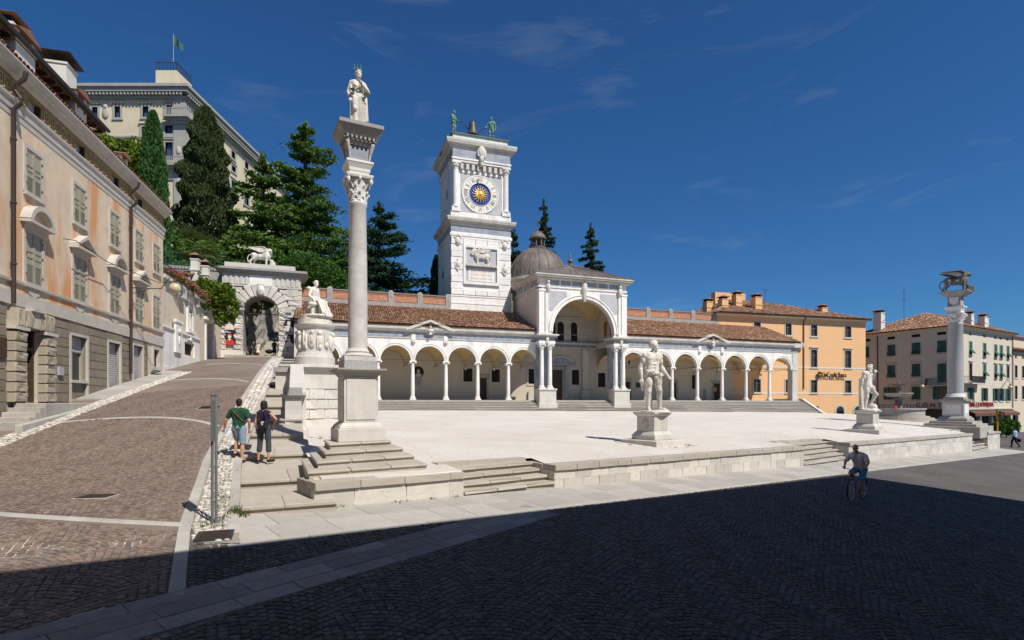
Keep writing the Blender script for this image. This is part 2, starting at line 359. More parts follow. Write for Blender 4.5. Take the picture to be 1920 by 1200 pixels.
def cobble_sheet(name, c1, c2, mortar, sc_, bump=.4):  # porphyry setts too far away to tell apart
    m = mat(name, c1, .8, .1, 2); n = m.node_tree.nodes; l = m.node_tree.links.new; b = n['Principled BSDF']
    t = n['Texture Coordinate']; v = n.new('ShaderNodeTexVoronoi'); v.inputs['Scale'].default_value = sc_; l(t.outputs['Object'], v.inputs['Vector'])
    v2 = n.new('ShaderNodeTexVoronoi'); v2.feature = 'DISTANCE_TO_EDGE'; v2.inputs['Scale'].default_value = sc_; l(t.outputs['Object'], v2.inputs['Vector'])
    q = n.new('ShaderNodeMix'); q.data_type = 'RGBA'; sp = n.new('ShaderNodeSeparateColor'); l(v.outputs['Color'], sp.inputs[0]); l(sp.outputs[0], q.inputs[0])
    q.inputs[6].default_value = (*c1, 1); q.inputs[7].default_value = (*c2, 1)
    r_ = n.new('ShaderNodeMapRange'); r_.inputs[1].default_value = .03; r_.inputs[2].default_value = .09; l(v2.outputs['Distance'], r_.inputs[0])
    q2 = n.new('ShaderNodeMix'); q2.data_type = 'RGBA'; l(r_.outputs[0], q2.inputs[0]); q2.inputs[6].default_value = (*mortar, 1); l(q.outputs[2], q2.inputs[7])
    ns = n.new('ShaderNodeTexNoise'); ns.inputs['Scale'].default_value = .35; ns.inputs['Detail'].default_value = 6; l(t.outputs['Object'], ns.inputs['Vector'])
    h = n.new('ShaderNodeHueSaturation'); r2 = n.new('ShaderNodeMapRange'); l(ns.outputs[0], r2.inputs[0]); r2.inputs[1].default_value = .3; r2.inputs[2].default_value = .7; r2.inputs[3].default_value = .8; r2.inputs[4].default_value = 1.2
    l(r2.outputs[0], h.inputs['Value']); l(q2.outputs[2], h.inputs['Color']); l(h.outputs[0], b.inputs['Base Color'])
    bp = n.new('ShaderNodeBump'); bp.inputs['Strength'].default_value = bump; bp.inputs['Distance'].default_value = .02; l(r_.outputs[0], bp.inputs['Height']); l(bp.outputs[0], b.inputs['Normal'])
    return m
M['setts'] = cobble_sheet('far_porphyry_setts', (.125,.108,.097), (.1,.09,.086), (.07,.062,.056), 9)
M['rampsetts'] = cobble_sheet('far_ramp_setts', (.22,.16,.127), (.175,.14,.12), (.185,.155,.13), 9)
# ------------------------------------------------------------------ the lie of the land
A0 = Vector((-4.14, 11.49)); WD = Vector((.791, .612)); WN = Vector((-.612, .791)); WANG = math.atan2(.612, .791)
V0 = Vector((-.40, .917))                                            # side edge of the corner block
def F(s, o=0): p = A0+WD*s+WN*o; return (p.x, p.y)
def walltop(s): return -1.69-.0131*s
def plane(x, y): return min(-3.184-.0791*x+.0545*y, -1.9)
def lerp(a, b, t): return a+(b-a)*t
def sstep(a, b, x): t = max(0, min(1, (x-a)/(b-a))); return t*t*(3-2*t)
PROF = [(9.8,-2.19),(12,-2.0),(15.5,-1.55),(19.2,-.85),(21.6,-.4),(28,.75),(35,1.95),(44,3.3),(53,4.45),(62,5.4)]
def prof(y):
    if y <= PROF[0][0]: return PROF[0][1]
    for (a, b), (c, d) in zip(PROF, PROF[1:]):
        if y <= c: return lerp(b, d, (y-a)/(c-a))
    return PROF[-1][1]
def kerbx(y): return -8.6-.383*(y-15.5) if y > 15.5 else lerp(-5.85, -8.6, (y-9.8)/5.7) if y > 9.8 else lerp(-4.35, -5.85, (y-7.11)/2.69)
def facx(y): return -22.2+.2692*(34.95-y) if y < 35 else -22.2-.314*(y-35)
def rampz(x, y): return lerp(plane(x, y), prof(y), sstep(9.3, 15, y))
def roadz(x, y):
    z = plane(x, y); p = Vector((x, y))-A0; s, n = p.dot(WD), p.dot(WN)
    if -1.5 < s < 59 and n > 0: z -= .9*sstep(.5, 1.6, n)*sstep(59, 57.5, s)*sstep(-1.5, -.2, s)
    if y > 10.2 and x < kerbx(y)+2.9: z -= .7*sstep(10.2, 11.2, y)*sstep(kerbx(y)+2.9, kerbx(y)+1.9, x)
    if y > 60 and x < 30: z -= 3
    return max(z, -9)
LA = R(19); LO = Vector((-13.04, 53.5)); LU = Vector((math.cos(LA), math.sin(LA))); LB = Vector((-math.sin(LA), math.cos(LA)))
def LP(t, d): p = LO+LU*t+LB*d; return (p.x, p.y)
FLOOR = .27                                                            # loggia floor

tag(grid('ground', [-1500,-400,-120,0,120,400,1500], [-800,-200,0,120,250,600,1800], lambda x, y: -9.6, M['ground']), kind='structure')
xs = [x*1.0 for x in range(-45, -12)]+[x*.5 for x in range(-24, 60)]+[x*1.0 for x in range(30, 150)]
ys = [y*1.0 for y in range(-30, 4)]+[y*.5 for y in range(8, 60)]+[y*1.0 for y in range(30, 170)]
road = tag(grid('road', xs, ys, roadz, M['setts']), kind='structure')

# plaza of pale gravel between the terrace wall and the loggia steps
STAIRS = [(3.71, 6.76), (22.0, 26.9), (49.5, 54.0)]
def instair(s): return any(a-.001 <= s <= b+.001 for a, b in STAIRS)
ss = sorted(set([round(.3+i*.75, 2) for i in range(78)]+[v+e for a, b in STAIRS for v in (a, b) for e in (-.004, .004)]))
NB = 26; GV = []; 
for s in ss:
    st = any(a < s < b for a, b in STAIRS); f = Vector(F(s, 1.35 if st else .42)); a = (s-.3)/57.5
    t = -9+a*73; bk = Vector(LP(t, -2.2)); zf = walltop(s)+.012; zb = -.72-.0085*max(t, 0)-.03*max(0, t-50)
    f = Vector(F(s, .42)); b0 = .93/max(1, (bk-f).dot(WN)) if st else 0
    for j in range(NB):
        b = lerp(b0, 1, j/(NB-1)); p = f.lerp(bk, b); GV.append((p.x, p.y, lerp(zf, zb, b**.75)+.012*math.sin(p.x*1.3)*math.sin(p.y*.9)*min(1, 6*b*(1-b))))
GVn = np.array(GV)
def gz(x, y):
    d = (GVn[:,0]-x)**2+(GVn[:,1]-y)**2; i = np.argpartition(d, 4)[:4]; w_ = 1/(d[i]+1e-4); return float((GVn[i,2]*w_).sum()/w_.sum())
i = np.arange(NB-1)[None, :]+NB*np.arange(len(ss)-1)[:, None]
plaza = tag(fastmesh('plaza', GV, np.stack([i, i+NB, i+NB+1, i+1], -1).reshape(-1, 4), M['gravel'], None, True), kind='structure')
# loose grit and small stones lying on the gravel
V = []; Q = []; k = 0
for _ in range(5200):
    u_, v_ = rng.random(), rng.random()**2.2; p = GVn[int(u_*(len(ss)-1))*NB+int(v_*(NB-1))]; x, y = p[0]+rng.normal()*.7, p[1]+rng.normal()*.9
    if (Vector((x, y))-A0).dot(WN) < 1.6: continue
    z = gz(x, y); r = .012+.025*rng.random()**2; a = rng.random()*6.28
    V += [(x+r*math.cos(a+q*1.571)*(1.3 if q % 2 else .8), y+r*math.sin(a+q*1.571), z-.004) for q in range(4)]+[(x+.45*r*math.cos(a+q*1.571), y+.45*r*math.sin(a+q*1.571), z+r*.55) for q in range(4)]
    Q += [(k+4,k+5,k+6,k+7)]+[(k+q, k+(q+1)%4, k+4+(q+1)%4, k+4+q) for q in range(4)]; k += 8
tag(fastmesh('grit', V, Q, M['river'], plaza), kind='stuff')

def quad_piece(name, m, parent, P4, z4, th, bev=.012):                  # one stone with its own sloping top
    b = MB(); c = (sum(p[0] for p in P4)/4, sum(p[1] for p in P4)/4); zc = sum(z4)/4
    b.poly([(p[0]-c[0], p[1]-c[1]) for p in P4], [z-th-zc for z in z4], [z-zc for z in z4])
    o = b.build(name, m, parent, bevel=bev, fixn=False); o.location = (c[0], c[1], zc); return o

# the terrace wall in three stretches, each block a stone of its own
def terrace(s0, s1, courses, lens, label, ret=1.25, left=False):
    p0 = Vector(F(s0)); zt = walltop((s0+s1)/2); t = thing('terrace_wall', label, 'wall', (p0.x, p0.y, walltop(s0)), WANG)
    sl = (walltop(s1)-walltop(s0))/(s1-s0); r_ = random.Random(int(s0*7)+3); Ls = s1-s0
    core = MB(); d_ = [plane(*F(s0))-.3-walltop(s0), plane(*F(s1))-.3-walltop(s0)]
    core.poly([(.02,.03),(Ls-.02,.03),(Ls-.02,ret if left else .46),(.02,ret if left else .46)], [d_[0],d_[1],d_[1],d_[0]], [-.02,sl*Ls-.02,sl*Ls-.02,-.02]); core.build('core', M['mortar'], t)
    x = 0
    while x < Ls-.05:                                                   # cap stones
        ln = min(r_.uniform(*lens)*1.15, Ls-x); ln = Ls-x if Ls-x-ln < .4 else ln
        block('cap_stone', M['step'], t, (x+ln/2, .22, sl*(x+ln/2)-.075+r_.uniform(-.003,.003)), (ln-.008, .56, .165), ry=-math.atan(sl), bev=.03)
        x += ln
    hh = [(walltop(s)-.155-plane(*F(s))) for s in (s0, s1)]
    for c in range(courses):
        x = 0; first = True
        while x < Ls-.05:
            ln = r_.uniform(*lens)*(.6 if first and c % 2 else 1); first = False
            ln = Ls-x if Ls-x-ln < .35 else ln; xm = x+ln/2; h = lerp(hh[0], hh[1], xm/Ls)/courses
            block('stone_block', M['stone_blk'], t, (xm, .12+r_.uniform(-.004,.004), sl*xm-.157-h*(c+.5)), (ln-.01, .24, h-.008+(.12 if c == courses-1 else 0)), ry=-math.atan(sl), bev=.02)
            x += ln
    for e in ([0, Ls]):                                                  # return ends beside the stairs
        if left and e == 0: continue
        for c in range(courses):
            h = lerp(hh[0], hh[1], e/Ls)/courses; xx = .1 if e == 0 else Ls-.1
            block('stone_block', M['stone_blk'], t, (xx, .24+(ret-.24)/2, sl*e-.157-h*(c+.5)), (.2, ret-.25, h-.01), bev=.02)
        block('cap_stone', M['step'], t, (.26 if e == 0 else Ls-.26, .5+(ret-.48)/2, sl*e-.077), (.56, ret-.5, .16), bev=.03)
    return t
terrace(0, 3.71, 1, (.75, 1.25), 'low terrace wall of big pale blocks carrying the steps of the Justice column', left=True)
terrace(6.76, 22.0, 2, (.5, 1.0), 'long middle terrace wall of two block courses below the bearded statues')
terrace(26.9, 49.5, 3, (.6, 1.1), 'right terrace wall below the second nude statue, behind the cyclist')
terrace(54.0, 58.0, 3, (.6, 1.1), 'short end block of the terrace wall beneath the lion column')
for (s0, s1), lab, n in zip(STAIRS, ('near flight of plaza steps beside the Justice column base', 'middle flight of plaza steps between two terrace walls', 'far flight of plaza steps close to the lion column'), (4, 5, 6)):
    p = F(s0); t = thing('plaza_steps', lab, 'steps', (p[0], p[1], walltop(s0)), WANG); zb = (plane(*F(s0))+plane(*F(s1)))/2-walltop(s0); zt = walltop((s0+s1)/2)-walltop(s0); Ls = s1-s0
    for k in range(n):
        z1 = zb+(zt-zb)*(k+1)/n; y0 = -.02+k*1.3/n; y1 = 1.5; nb = 3 if Ls < 4 else 4
        for q in range(nb):
            block('step', M['step'], t, (Ls*(q+.5)/nb, (y0+y1)/2-.015, z1-.035), (Ls/nb-.004, y1-y0+.03, .07), bev=.015)
        bx('riser', M['step'], t, .01, Ls-.01, y0+.025, y1, z1-.6, z1-.071)
    for q in range(nb):
        p_ = F(s0+Ls*(q+.5)/nb, 1.5); block('edge_stone', M['step'], t, (Ls*(q+.5)/nb, 1.45, gz(*p_)-walltop(s0)-.12), (Ls/nb-.004, .34, .3), bev=.015)

# pavement of grey slabs at the foot of the wall
pav = thing('pavement', None, None); pav['kind'] = 'structure'
tag(grid('bedding', [-2.3,-1,0,20,40,58.5], [-1.72, -.86, 0], lambda x, y: plane(*F(x, y))+.004, M['mortar'], pav), None)
bo = pav.children[0]
me = bo.data; co = np.empty(len(me.vertices)*3, dtype=np.float32); me.vertices.foreach_get('co', co); co = co.reshape(-1, 3)
for q in range(len(co)): co[q, 0], co[q, 1] = F(float(co[q, 0]), float(co[q, 1]))
me.vertices.foreach_set('co', co.ravel()); me.update()
r_ = random.Random(4)
for row in range(2):
    s = -2.1 if row else -1.8
    while s < 58:
        ln = r_.uniform(.7, 1.15); o0, o1 = (-.82, -.01) if row == 0 else (-1.66, -.84)
        if s+ln > 0 or row == 1 or True:
            sk = .35                                                     # slabs lie a little askew to the wall
            P4 = [F(s+sk*-o0*.3, o0), F(s+ln-.012+sk*-o0*.3, o0), F(s+ln-.012+sk*-o1*.3, o1), F(s+sk*-o1*.3, o1)]
            quad_piece('paving_slab', M['slab'], pav, P4, [plane(*p)+.014+r_.uniform(-.002,.002) for p in P4], .05, .006)
        s += ln
s = -1.95
while s < 58:                                                            # kerb line of the pavement
    ln = r_.uniform(1.0, 1.7); P4 = [F(s,-1.85), F(s+ln-.01,-1.85), F(s+ln-.01,-1.68), F(s,-1.68)]
    quad_piece('kerb_stone', M['kerb'], pav, P4, [plane(*p)+.02 for p in P4], .06, .006); s += ln

# slab path slanting across the cobbles
PA, PB = Vector((-4.72, 5.8)), Vector((-.25, 11.7)); 
pd = (PB-PA).normalized(); pn = Vector((-pd.y, pd.x)); PLEN = (PB-PA).length+1.6
path = thing('slab_path', None, None); path['kind'] = 'structure'
def PQ(s, o): p = PA+pd*s+pn*o; return (p.x, p.y)
for row in range(3):
    s = -2.6-row*.4
    while s < PLEN:
        ln = min(r_.uniform(.7, 1.3), PLEN-s+.02); o0, o1 = ((-.5, -.17), (-.16, .2), (.21, .5))[row]
        P4 = [PQ(s,o0), PQ(s+ln-.012,o0), PQ(s+ln-.012,o1), PQ(s,o1)]
        quad_piece('paving_slab', M['slabdark'], path, P4, [plane(*p)+.013+r_.uniform(-.004,.005) for p in P4], .05, .006); s += ln

# ramp up to the gate
yy = [9.3+i*.35 for i in range(130)]; RV = []
for y in yy:
    x1 = kerbx(y); x0 = facx(y)-.3
    for j in range(15): x = lerp(x0, x1, j/14); RV.append((x, y, rampz(x, y)+.004))
i = np.arange(14)[None, :]+15*np.arange(len(yy)-1)[:, None]
ramp = tag(fastmesh('ramp', RV, np.stack([i, i+1, i+16, i+15], -1).reshape(-1, 4), M['rampsetts'], None, True), kind='structure')
# verge of river stones between ramp and stair, bed first
yy = [9.0+i*.4 for i in range(110)]; SV = []
for y in yy:
    for o in (-.02, .45, .95): x = kerbx(y)+o; SV.append((x, y, rampz(kerbx(y), y)-.01-.03*o))
i = np.arange(2)[None, :]+3*np.arange(len(yy)-1)[:, None]
verge = tag(fastmesh('verge', SV, np.stack([i, i+1, i+4, i+3], -1).reshape(-1, 4), M['mortar'], None, True), kind='structure')
def pebble_mesh(m, v):
    r2 = random.Random(v); b = MB().ell((0,0,0), (1, .72, .5), 7, 5); b.v = [(x*r2.uniform(.85,1.15), y*r2.uniform(.85,1.15), z*r2.uniform(.8,1.1)) for x, y, z in b.v]
    o = b.build('stone', m, None, True); me = o.data; bpy.data.objects.remove(o); return me
def cob_mesh(m, v):
    r2 = random.Random(v); b = MB().frustum((0,0), .5, .5, -.5, .44, .44, .5); b.v = [(x+r2.uniform(-.06,.06), y+r2.uniform(-.06,.06), z+r2.uniform(-.05,.05)*(z > 0)) for x, y, z in b.v]
    o = b.build('cobble', m, None); me = o.data; bpy.data.objects.remove(o); return me
def pieces(name, items, parent, mobj, mstuff, maker, nind=300):         # items: (x,y,z,rz,(sx,sy,sz),tiltx,tilty); nearest ones single, the rest joined
    items.sort(key=lambda t: t[0]**2+t[1]**2+t[2]**2)
    ms = [maker(mobj, v) for v in range(5)]; mt = [maker(mstuff, v) for v in range(5)]
    for q, it in enumerate(items[:nind]):
        o = bpy.data.objects.new(name, ms[q % 5]); col.objects.link(o); o.parent = parent; o.location = it[:3]; o.rotation_euler = (it[5], it[6], it[3]); o.scale = it[4]
    rest = items[nind:]
    if rest:
        VV = []; FF3 = []; FF4 = []; off = 0; bufs = []
        for me in mt:
            c = np.empty(len(me.vertices)*3); me.vertices.foreach_get('co', c); bufs.append((c.reshape(-1,3), [tuple(p.vertices) for p in me.polygons]))
        fl = []
        for q, it in enumerate(rest):
            c, fs = bufs[q % 5]; ca, sa = math.cos(it[3]), math.sin(it[3]); l = c*np.array(it[4])
            X = l[:,0]*ca-l[:,1]*sa+it[0]; Y = l[:,0]*sa+l[:,1]*ca+it[1]; Z = l[:,2]-(X-it[0])*math.tan(it[6])+(Y-it[1])*math.tan(it[5])+it[2]
            VV.append(np.stack([X,Y,Z],1)); fl += [tuple(i_+off for i_ in f) for f in fs]; off += len(c)
        me = bpy.data.meshes.new(name+'s'); me.from_pydata(np.concatenate(VV).tolist(), [], fl); me.materials.append(mstuff)
        if 'cob' not in mstuff.name: me.polygons.foreach_set('use_smooth', [True]*len(me.polygons))
        o = bpy.data.objects.new(name+'s', me); col.objects.link(o); o.parent = parent; tag(o, kind='stuff')
r_ = random.Random(9); items = []
y = 9.12
while y < 50:
    st = .1 if y < 17 else .16 if y < 26 else .26
    o = .07
    while o < .66:
        yy_ = y+r_.uniform(-.04,.04); x = kerbx(yy_)+.14+o+r_.uniform(-.03,.03); rr = st*r_.uniform(.5,.76)
        items.append((x, yy_, rampz(kerbx(yy_), yy_)-.03*o-.006, r_.uniform(0,3.1), (rr, rr, rr*.8), 0, 0)); o += st*1.02
    y += st*.93
pieces('stone', items, verge, M['riverobj'], M['river'], pebble_mesh)
items = []
y = 16.0
while y < 35:                                                            # gutter of stones along the palace
    o = .0
    while o < .75:
        yy_ = y+r_.uniform(-.04,.04); x = facx(yy_)+1.15+o+r_.uniform(-.03,.03); rr = .15*r_.uniform(.45,.68)
        items.append((x, yy_, rampz(x, yy_)+.0, r_.uniform(0,3.1), (rr, rr, rr*.75), R(8), 0)); o += .15
    y += .145
pieces('gutter_stone', items, ramp, M['riverobj'], M['river'], pebble_mesh, 250)
# setts in segmental arcs
def setts(region, zf, x0, x1, y0, y1, pitch=.108, W=1.35, Rr=1.0):
    it = []; r2 = random.Random(11); nc = int((x1-x0)/W)+2
    for c in range(nc):
        cx = x0+c*W; th = math.asin(W/2/Rr); na = int(2*th*Rr/pitch); cy = y0-Rr
        while cy < y1:
            for q in range(na+1):
                a = -th+2*th*(q+.5*((int(cy/pitch)) % 2))/na
                if a > th: continue
                x = cx+Rr*math.sin(a)+r2.uniform(-.008,.008); y = cy+Rr*math.cos(a)+r2.uniform(-.008,.008)
                if region(x, y):
                    z = zf(x, y); tx = math.atan((zf(x, y+.1)-z)/.1); ty = -math.atan((zf(x+.1, y)-z)/.1)
                    it.append((x, y, z-.012+r2.uniform(-.004,.004), -a+r2.uniform(-.14,.14), (pitch*r2.uniform(.76,.98), pitch*r2.uniform(.74,.93), .05), tx, ty))
            cy += pitch
    return it
def inview(x, y, far): return y > 4.4 and abs(x) < .955*y+.4 and x*x+y*y < far*far
def rroad(x, y, low=False):
    if not inview(x, y, 27 if x > 3 else 19): return False
    p = Vector((x, y)); n = (p-A0).dot(WN)
    if n > -1.86 and (p-A0).dot(WD) > -1.95: return False
    d = p-PA; 
    if abs(d.dot(pn)) < .52 and -2.7 < d.dot(pd) < PLEN: return False
    if y > 9.42 and x < kerbx(y)+1.0: return False
    if y > 8.95 and kerbx(y)-.1 < x < kerbx(y)+.95: return False
    if y <= 9.35 and abs(x-kerbx(y)) < .13 and y > 6.9: return False
    if x < kerbx(y) and y < 9.42: return low
    return not low
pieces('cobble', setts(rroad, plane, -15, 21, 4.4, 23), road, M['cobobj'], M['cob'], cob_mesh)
tag(grid('joint_bed', [float(v) for v in np.arange(-13, -3.9, .25)], [float(v) for v in np.arange(4.3, 9.7, .25)], lambda x, y: plane(x, y)+(.003 if x < kerbx(y) else -.3), M['sandjoint'], ramp), kind='structure')
def rramp(x, y): return inview(x, y, 32) and y > 9.55 and x < kerbx(y)-.13 and x > facx(y)+1.9 and abs(y-(9.62-.03*(x+8)**2*.2)) > .16
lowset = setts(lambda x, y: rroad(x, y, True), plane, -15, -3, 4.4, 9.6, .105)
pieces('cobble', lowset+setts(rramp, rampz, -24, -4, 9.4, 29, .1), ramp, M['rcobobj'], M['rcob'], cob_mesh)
# kerbs of the ramp
y = 7.0
while y < 52:
    ln = r_.uniform(.9, 1.4); y2 = min(y+ln, 52.2); P4 = [(kerbx(y)-.1,y),(kerbx(y)+.12,y),(kerbx(y2-.01)+.12,y2-.01),(kerbx(y2-.01)-.1,y2-.01)]
    zf = lambda p: (rampz(p[0], p[1]) if p[1] > 9.3 else plane(*p))+.016
    quad_piece('kerb_stone', M['kerb'], ramp, P4, [zf(p) for p in P4], .09, .008)
    if y > 9.3:
        P4 = [(p[0]+.85, p[1]) for p in P4]; quad_piece('kerb_stone', M['kerb'], ramp, P4, [rampz(kerbx(p[1]), p[1])+.0 for p in P4], .3, .008)
    y = y2
# curved bands of pale stone crossing the ramp
for yb, bow in ((9.62, -.1), (19.6, 1.3), (30.5, 1.3), (41, 1.0)):
    n = 16; xa, xb = facx(yb)+1.3, kerbx(yb)-.12
    if yb < 12: xa = -11
    P = []
    for q in range(n+1):
        u_ = q/n; x = lerp(xa, xb, u_); y = yb+bow*4*u_*(1-u_)-(.35*u_ if yb > 12 else -.18*u_); P.append((x, y))
    for q in range(n):
        a, b = P[q], P[q+1]; P4 = [(a[0]+.004,a[1]-.11),(b[0]-.004,b[1]-.11),(b[0]-.004,b[1]+.11),(a[0]+.004,a[1]+.11)]
        quad_piece('band_stone', M['kerb'], ramp, P4, [rampz(*p)+.02 for p in P4], .06, .006)

# long shallow stair beside the ramp
st = thing('ramp_stair', 'long stair of deep grey treads climbing beside the ramp to the gate', 'stair')
RY = [10.6, 13.0, 15.7, 18.1, 20.4, 23.1, 26.2, 29.5, 33, 36.6, 40.2, 44, 48, 52]
def sx0(y): return kerbx(y)+.97
def sx1(y): return kerbx(y)+2.62-.012*max(0, y-16)
for k, y0 in enumerate(RY[:-1]):
    y1 = RY[k+1]; z0 = prof(y0)+.0 if k else plane(-5, 10.8)+.17; z1 = prof(y1)-.17
    sk = .75 if k < 3 else .35
    def row(u_): return [(sx0(lerp(y0, y1, u_)), lerp(y0, y1, u_)), (sx1(lerp(y0, y1, u_)), lerp(y0, y1, u_)+sk)]
    lo, hi = row(.02), row(1); P4 = [lo[0], lo[1], hi[1], hi[0]]; quad_piece('riser', M['step'], st, P4, [z0-.076, z0-.076, z1-.076, z1-.076], .5, 0)
    nb = 2
    for q in range(nb):
        lo, hi = row(q/nb), row((q+1)/nb-(.0015 if q < nb-1 else 0)); za, zb = lerp(z0, z1, q/nb), lerp(z0, z1, (q+1)/nb)
        mid = lambda a, b, u_: (lerp(a[0], b[0], u_), lerp(a[1], b[1], u_)); cut = .45+.15*((k+q) % 2)
        for a_, b_ in ((0, cut-.0015), (cut+.0015, 1)) if q == 0 else ((0, 1),):
            P4 = [mid(lo[0],lo[1],a_), mid(lo[0],lo[1],b_), mid(hi[0],hi[1],b_), mid(hi[0],hi[1],a_)]
            quad_piece('tread', M['step'], st, P4, [za, za, zb, zb], .075, .006 if q else .012)

# manhole and drain covers
for (x, y), s, rz, lab in (((-8.55, 11.3), .55, .15, 'square rusty cast iron manhole cover with pale corners low on the ramp'), ((-12.45, 22.6), .75, .2, 'dark rectangular iron cover in the middle of the ramp'), ((-5.02, 9.28), .46, .35, 'bent iron drain grate at the foot of the pole'), ((-8.2, 16.6), .45, .3, 'small iron drain grate by the walker in green')):
    z = rampz(x, y)+.012 if x < kerbx(y) else rampz(kerbx(y), y)+.012; t = thing('drain_cover', lab, 'drain cover', (x, y, z), rz, 'iron covers in the ramp'); e = math.atan((rampz(x, y+.2)-rampz(x, y-.2))/.4); t.rotation_euler = (e, 0, rz)
    b = MB(); b.box(-s/2, s/2, -s*.4, s*.4, 0, .02)
    for q in range(9): b.box(-s/2+.03, s/2-.03, -s*.36+q*s*.085, -s*.36+q*s*.085+.02, .02, .028)
    b.build('plate', M['pipe'], t)
    MB().box(-s/2-.05, s/2+.05, -s*.4-.05, s*.4+.05, -.05, .006).build('frame', M['kerb'] if s > .5 else M['iron'], t)
# ------------------------------------------------------------------ building kit
def text(body, size, m, parent, loc, rz=0, ext=.015, name='lettering', sx=1):
    cu = bpy.data.curves.new(name, 'FONT'); cu.body = body; cu.size = size; cu.extrude = ext; cu.align_x = 'CENTER'; cu.align_y = 'CENTER'; cu.materials.append(m); cu.resolution_u = 2
    o = bpy.data.objects.new(name, cu); col.objects.link(o); bpy.context.view_layer.update(); me = bpy.data.meshes.new_from_object(o.evaluated_get(bpy.context.evaluated_depsgraph_get())); bpy.data.objects.remove(o); me.name = name; o = bpy.data.objects.new(name, me); col.objects.link(o); tag(o, kind='stuff'); o.parent = parent; o.location = loc; o.rotation_euler = (R(90), 0, rz); o.scale = (sx, 1, 1); return o
def tiles(name, parent, o, u, v, W, Lg, pitch=.25, rowl=.42, clip=None, m=None):
    o = np.array(o, float); u = np.array(u, float); u /= np.linalg.norm(u); v = np.array(v, float); v /= np.linalg.norm(v); nrm = np.cross(u, v); nrm = nrm if nrm[2] > 0 else -nrm
    nc, nr = int(W/pitch), int(Lg/rowl); V = []; Q = []; k = 0; seg = 4
    for c in range(nc):
        for r_ in range(nr):
            a, b = (c+.5)*pitch, r_*rowl
            if clip and not clip(a, b+rowl/2): continue
            jt = rng.normal()*.012; lift = .05+rng.normal()*.007; rad = pitch*.52
            for e, (bb, rr) in enumerate(((b-.05, rad), (b+rowl, rad*.8))):
                for q in range(seg+1):
                    th = math.pi*q/seg; p = o+u*(a+jt-rr*math.cos(th))+v*bb+nrm*(lift*(1-e*.75)+rr*math.sin(th)*.8-.02); V.append(p)
            for q in range(seg): Q.append((k+q, k+q+1, k+seg+1+q+1, k+seg+1+q))
            k += 2*(seg+1)
    ob = fastmesh(name, V, Q, m or M['tile'], parent); tag(ob, kind='stuff'); return ob
def roof_face(parent, P, thick=.12, m=None, name='roof_deck'):           # planar polygon with thickness downwards
    b = MB(); n = len(P); b.add([tuple(p) for p in P]+[(p[0], p[1], p[2]-thick) for p in P], [tuple(range(n)), tuple(range(2*n-1, n-1, -1))]+[(i, n+i, n+(i+1)%n, (i+1)%n) for i in range(n)])
    return b.build(name, m or M['tiledeck'], parent)
def wall_holes(b, x0, x1, z0, z1, y0, y1, holes):                       # straight wall with rectangular openings; front at y0
    X = sorted({x0, x1, *[h[0] for h in holes], *[h[1] for h in holes]}); Z = sorted({z0, z1, *[h[2] for h in holes], *[h[3] for h in holes]})
    X = [x for x in X if x0 <= x <= x1]; Z = [z for z in Z if z0 <= z <= z1]
    for i in range(len(X)-1):
        j = 0
        while j < len(Z)-1:
            inside = lambda jj: any(h[0]-1e-6 <= X[i] and X[i+1] <= h[1]+1e-6 and h[2]-1e-6 <= Z[jj] and Z[jj+1] <= h[3]+1e-6 for h in holes)
            if inside(j): j += 1; continue
            k = j
            while k+1 < len(Z)-1 and not inside(k+1): k += 1
            b.box(X[i], X[i+1], y0, y1, Z[j], Z[k+1]); j = k+1
    return b
def window(parent, x0, x1, z0, z1, y, fw=.16, proud=.05, depth=.18, m_fr=None, m_gl=None, sill=True, hood=False, bars=True, mull=None, name='window'):
    w_ = bpy.data.objects.new(name, None); col.objects.link(w_); w_.parent = parent; w_.location = (0, 0, 0); fr = m_fr or M['trim']   # y = wall face, outside is -y
    b = MB(); b.box(x0-fw, x0, y-proud, y+depth, z0-fw, z1+fw); b.box(x1, x1+fw, y-proud, y+depth, z0-fw, z1+fw); b.box(x0, x1, y-proud, y+depth, z1, z1+fw); b.box(x0, x1, y-proud, y+depth, z0-fw, z0)
    if sill: b.box(x0-fw*1.4, x1+fw*1.4, y-proud-.06, y+.02, z0-fw-.09, z0-fw+.002)
    if hood: b.box(x0-fw*1.5, x1+fw*1.5, y-proud-.14, y+.02, z1+fw+.1, z1+fw+.24); b.box(x0-fw, x1+fw, y-proud-.02, y+.02, z1+fw, z1+fw+.1)
    b.build('frame', fr, w_)
    bx('pane', m_gl or M['glass'], w_, x0, x1, y+depth-.03, y+depth, z0, z1)
    if bars:
        b = MB(); c = (x0+x1)/2; mm = mull or M['wood']; b.box(c-.035, c+.035, y+depth-.07, y+depth-.031, z0, z1); b.box(x0, x1, y+depth-.066, y+depth-.032, z0+(z1-z0)*.68, z0+(z1-z0)*.68+.05)
        b.box(x0, x0+.05, y+depth-.068, y+depth-.031, z0, z1); b.box(x1-.05, x1, y+depth-.068, y+depth-.031, z0, z1); b.build('sash', mm, w_)
    return w_
def corn(x0, x1, y, prof_):                                              # straight moulding facing -y; prof_: list of (outward, z)
    return MB().pyz([(y+.05, prof_[0][1])]+[(y-o, z) for o, z in prof_]+[(y+.05, prof_[-1][1])], x0, x1)
def hipbox(b, x0, x1, y0, y1, z0, ov, zt, rx, ry):                       # low pyramid/hip
    return b.frustum(((x0+x1)/2, (y0+y1)/2), (x1-x0)/2+ov, (y1-y0)/2+ov, z0, rx, ry, zt)

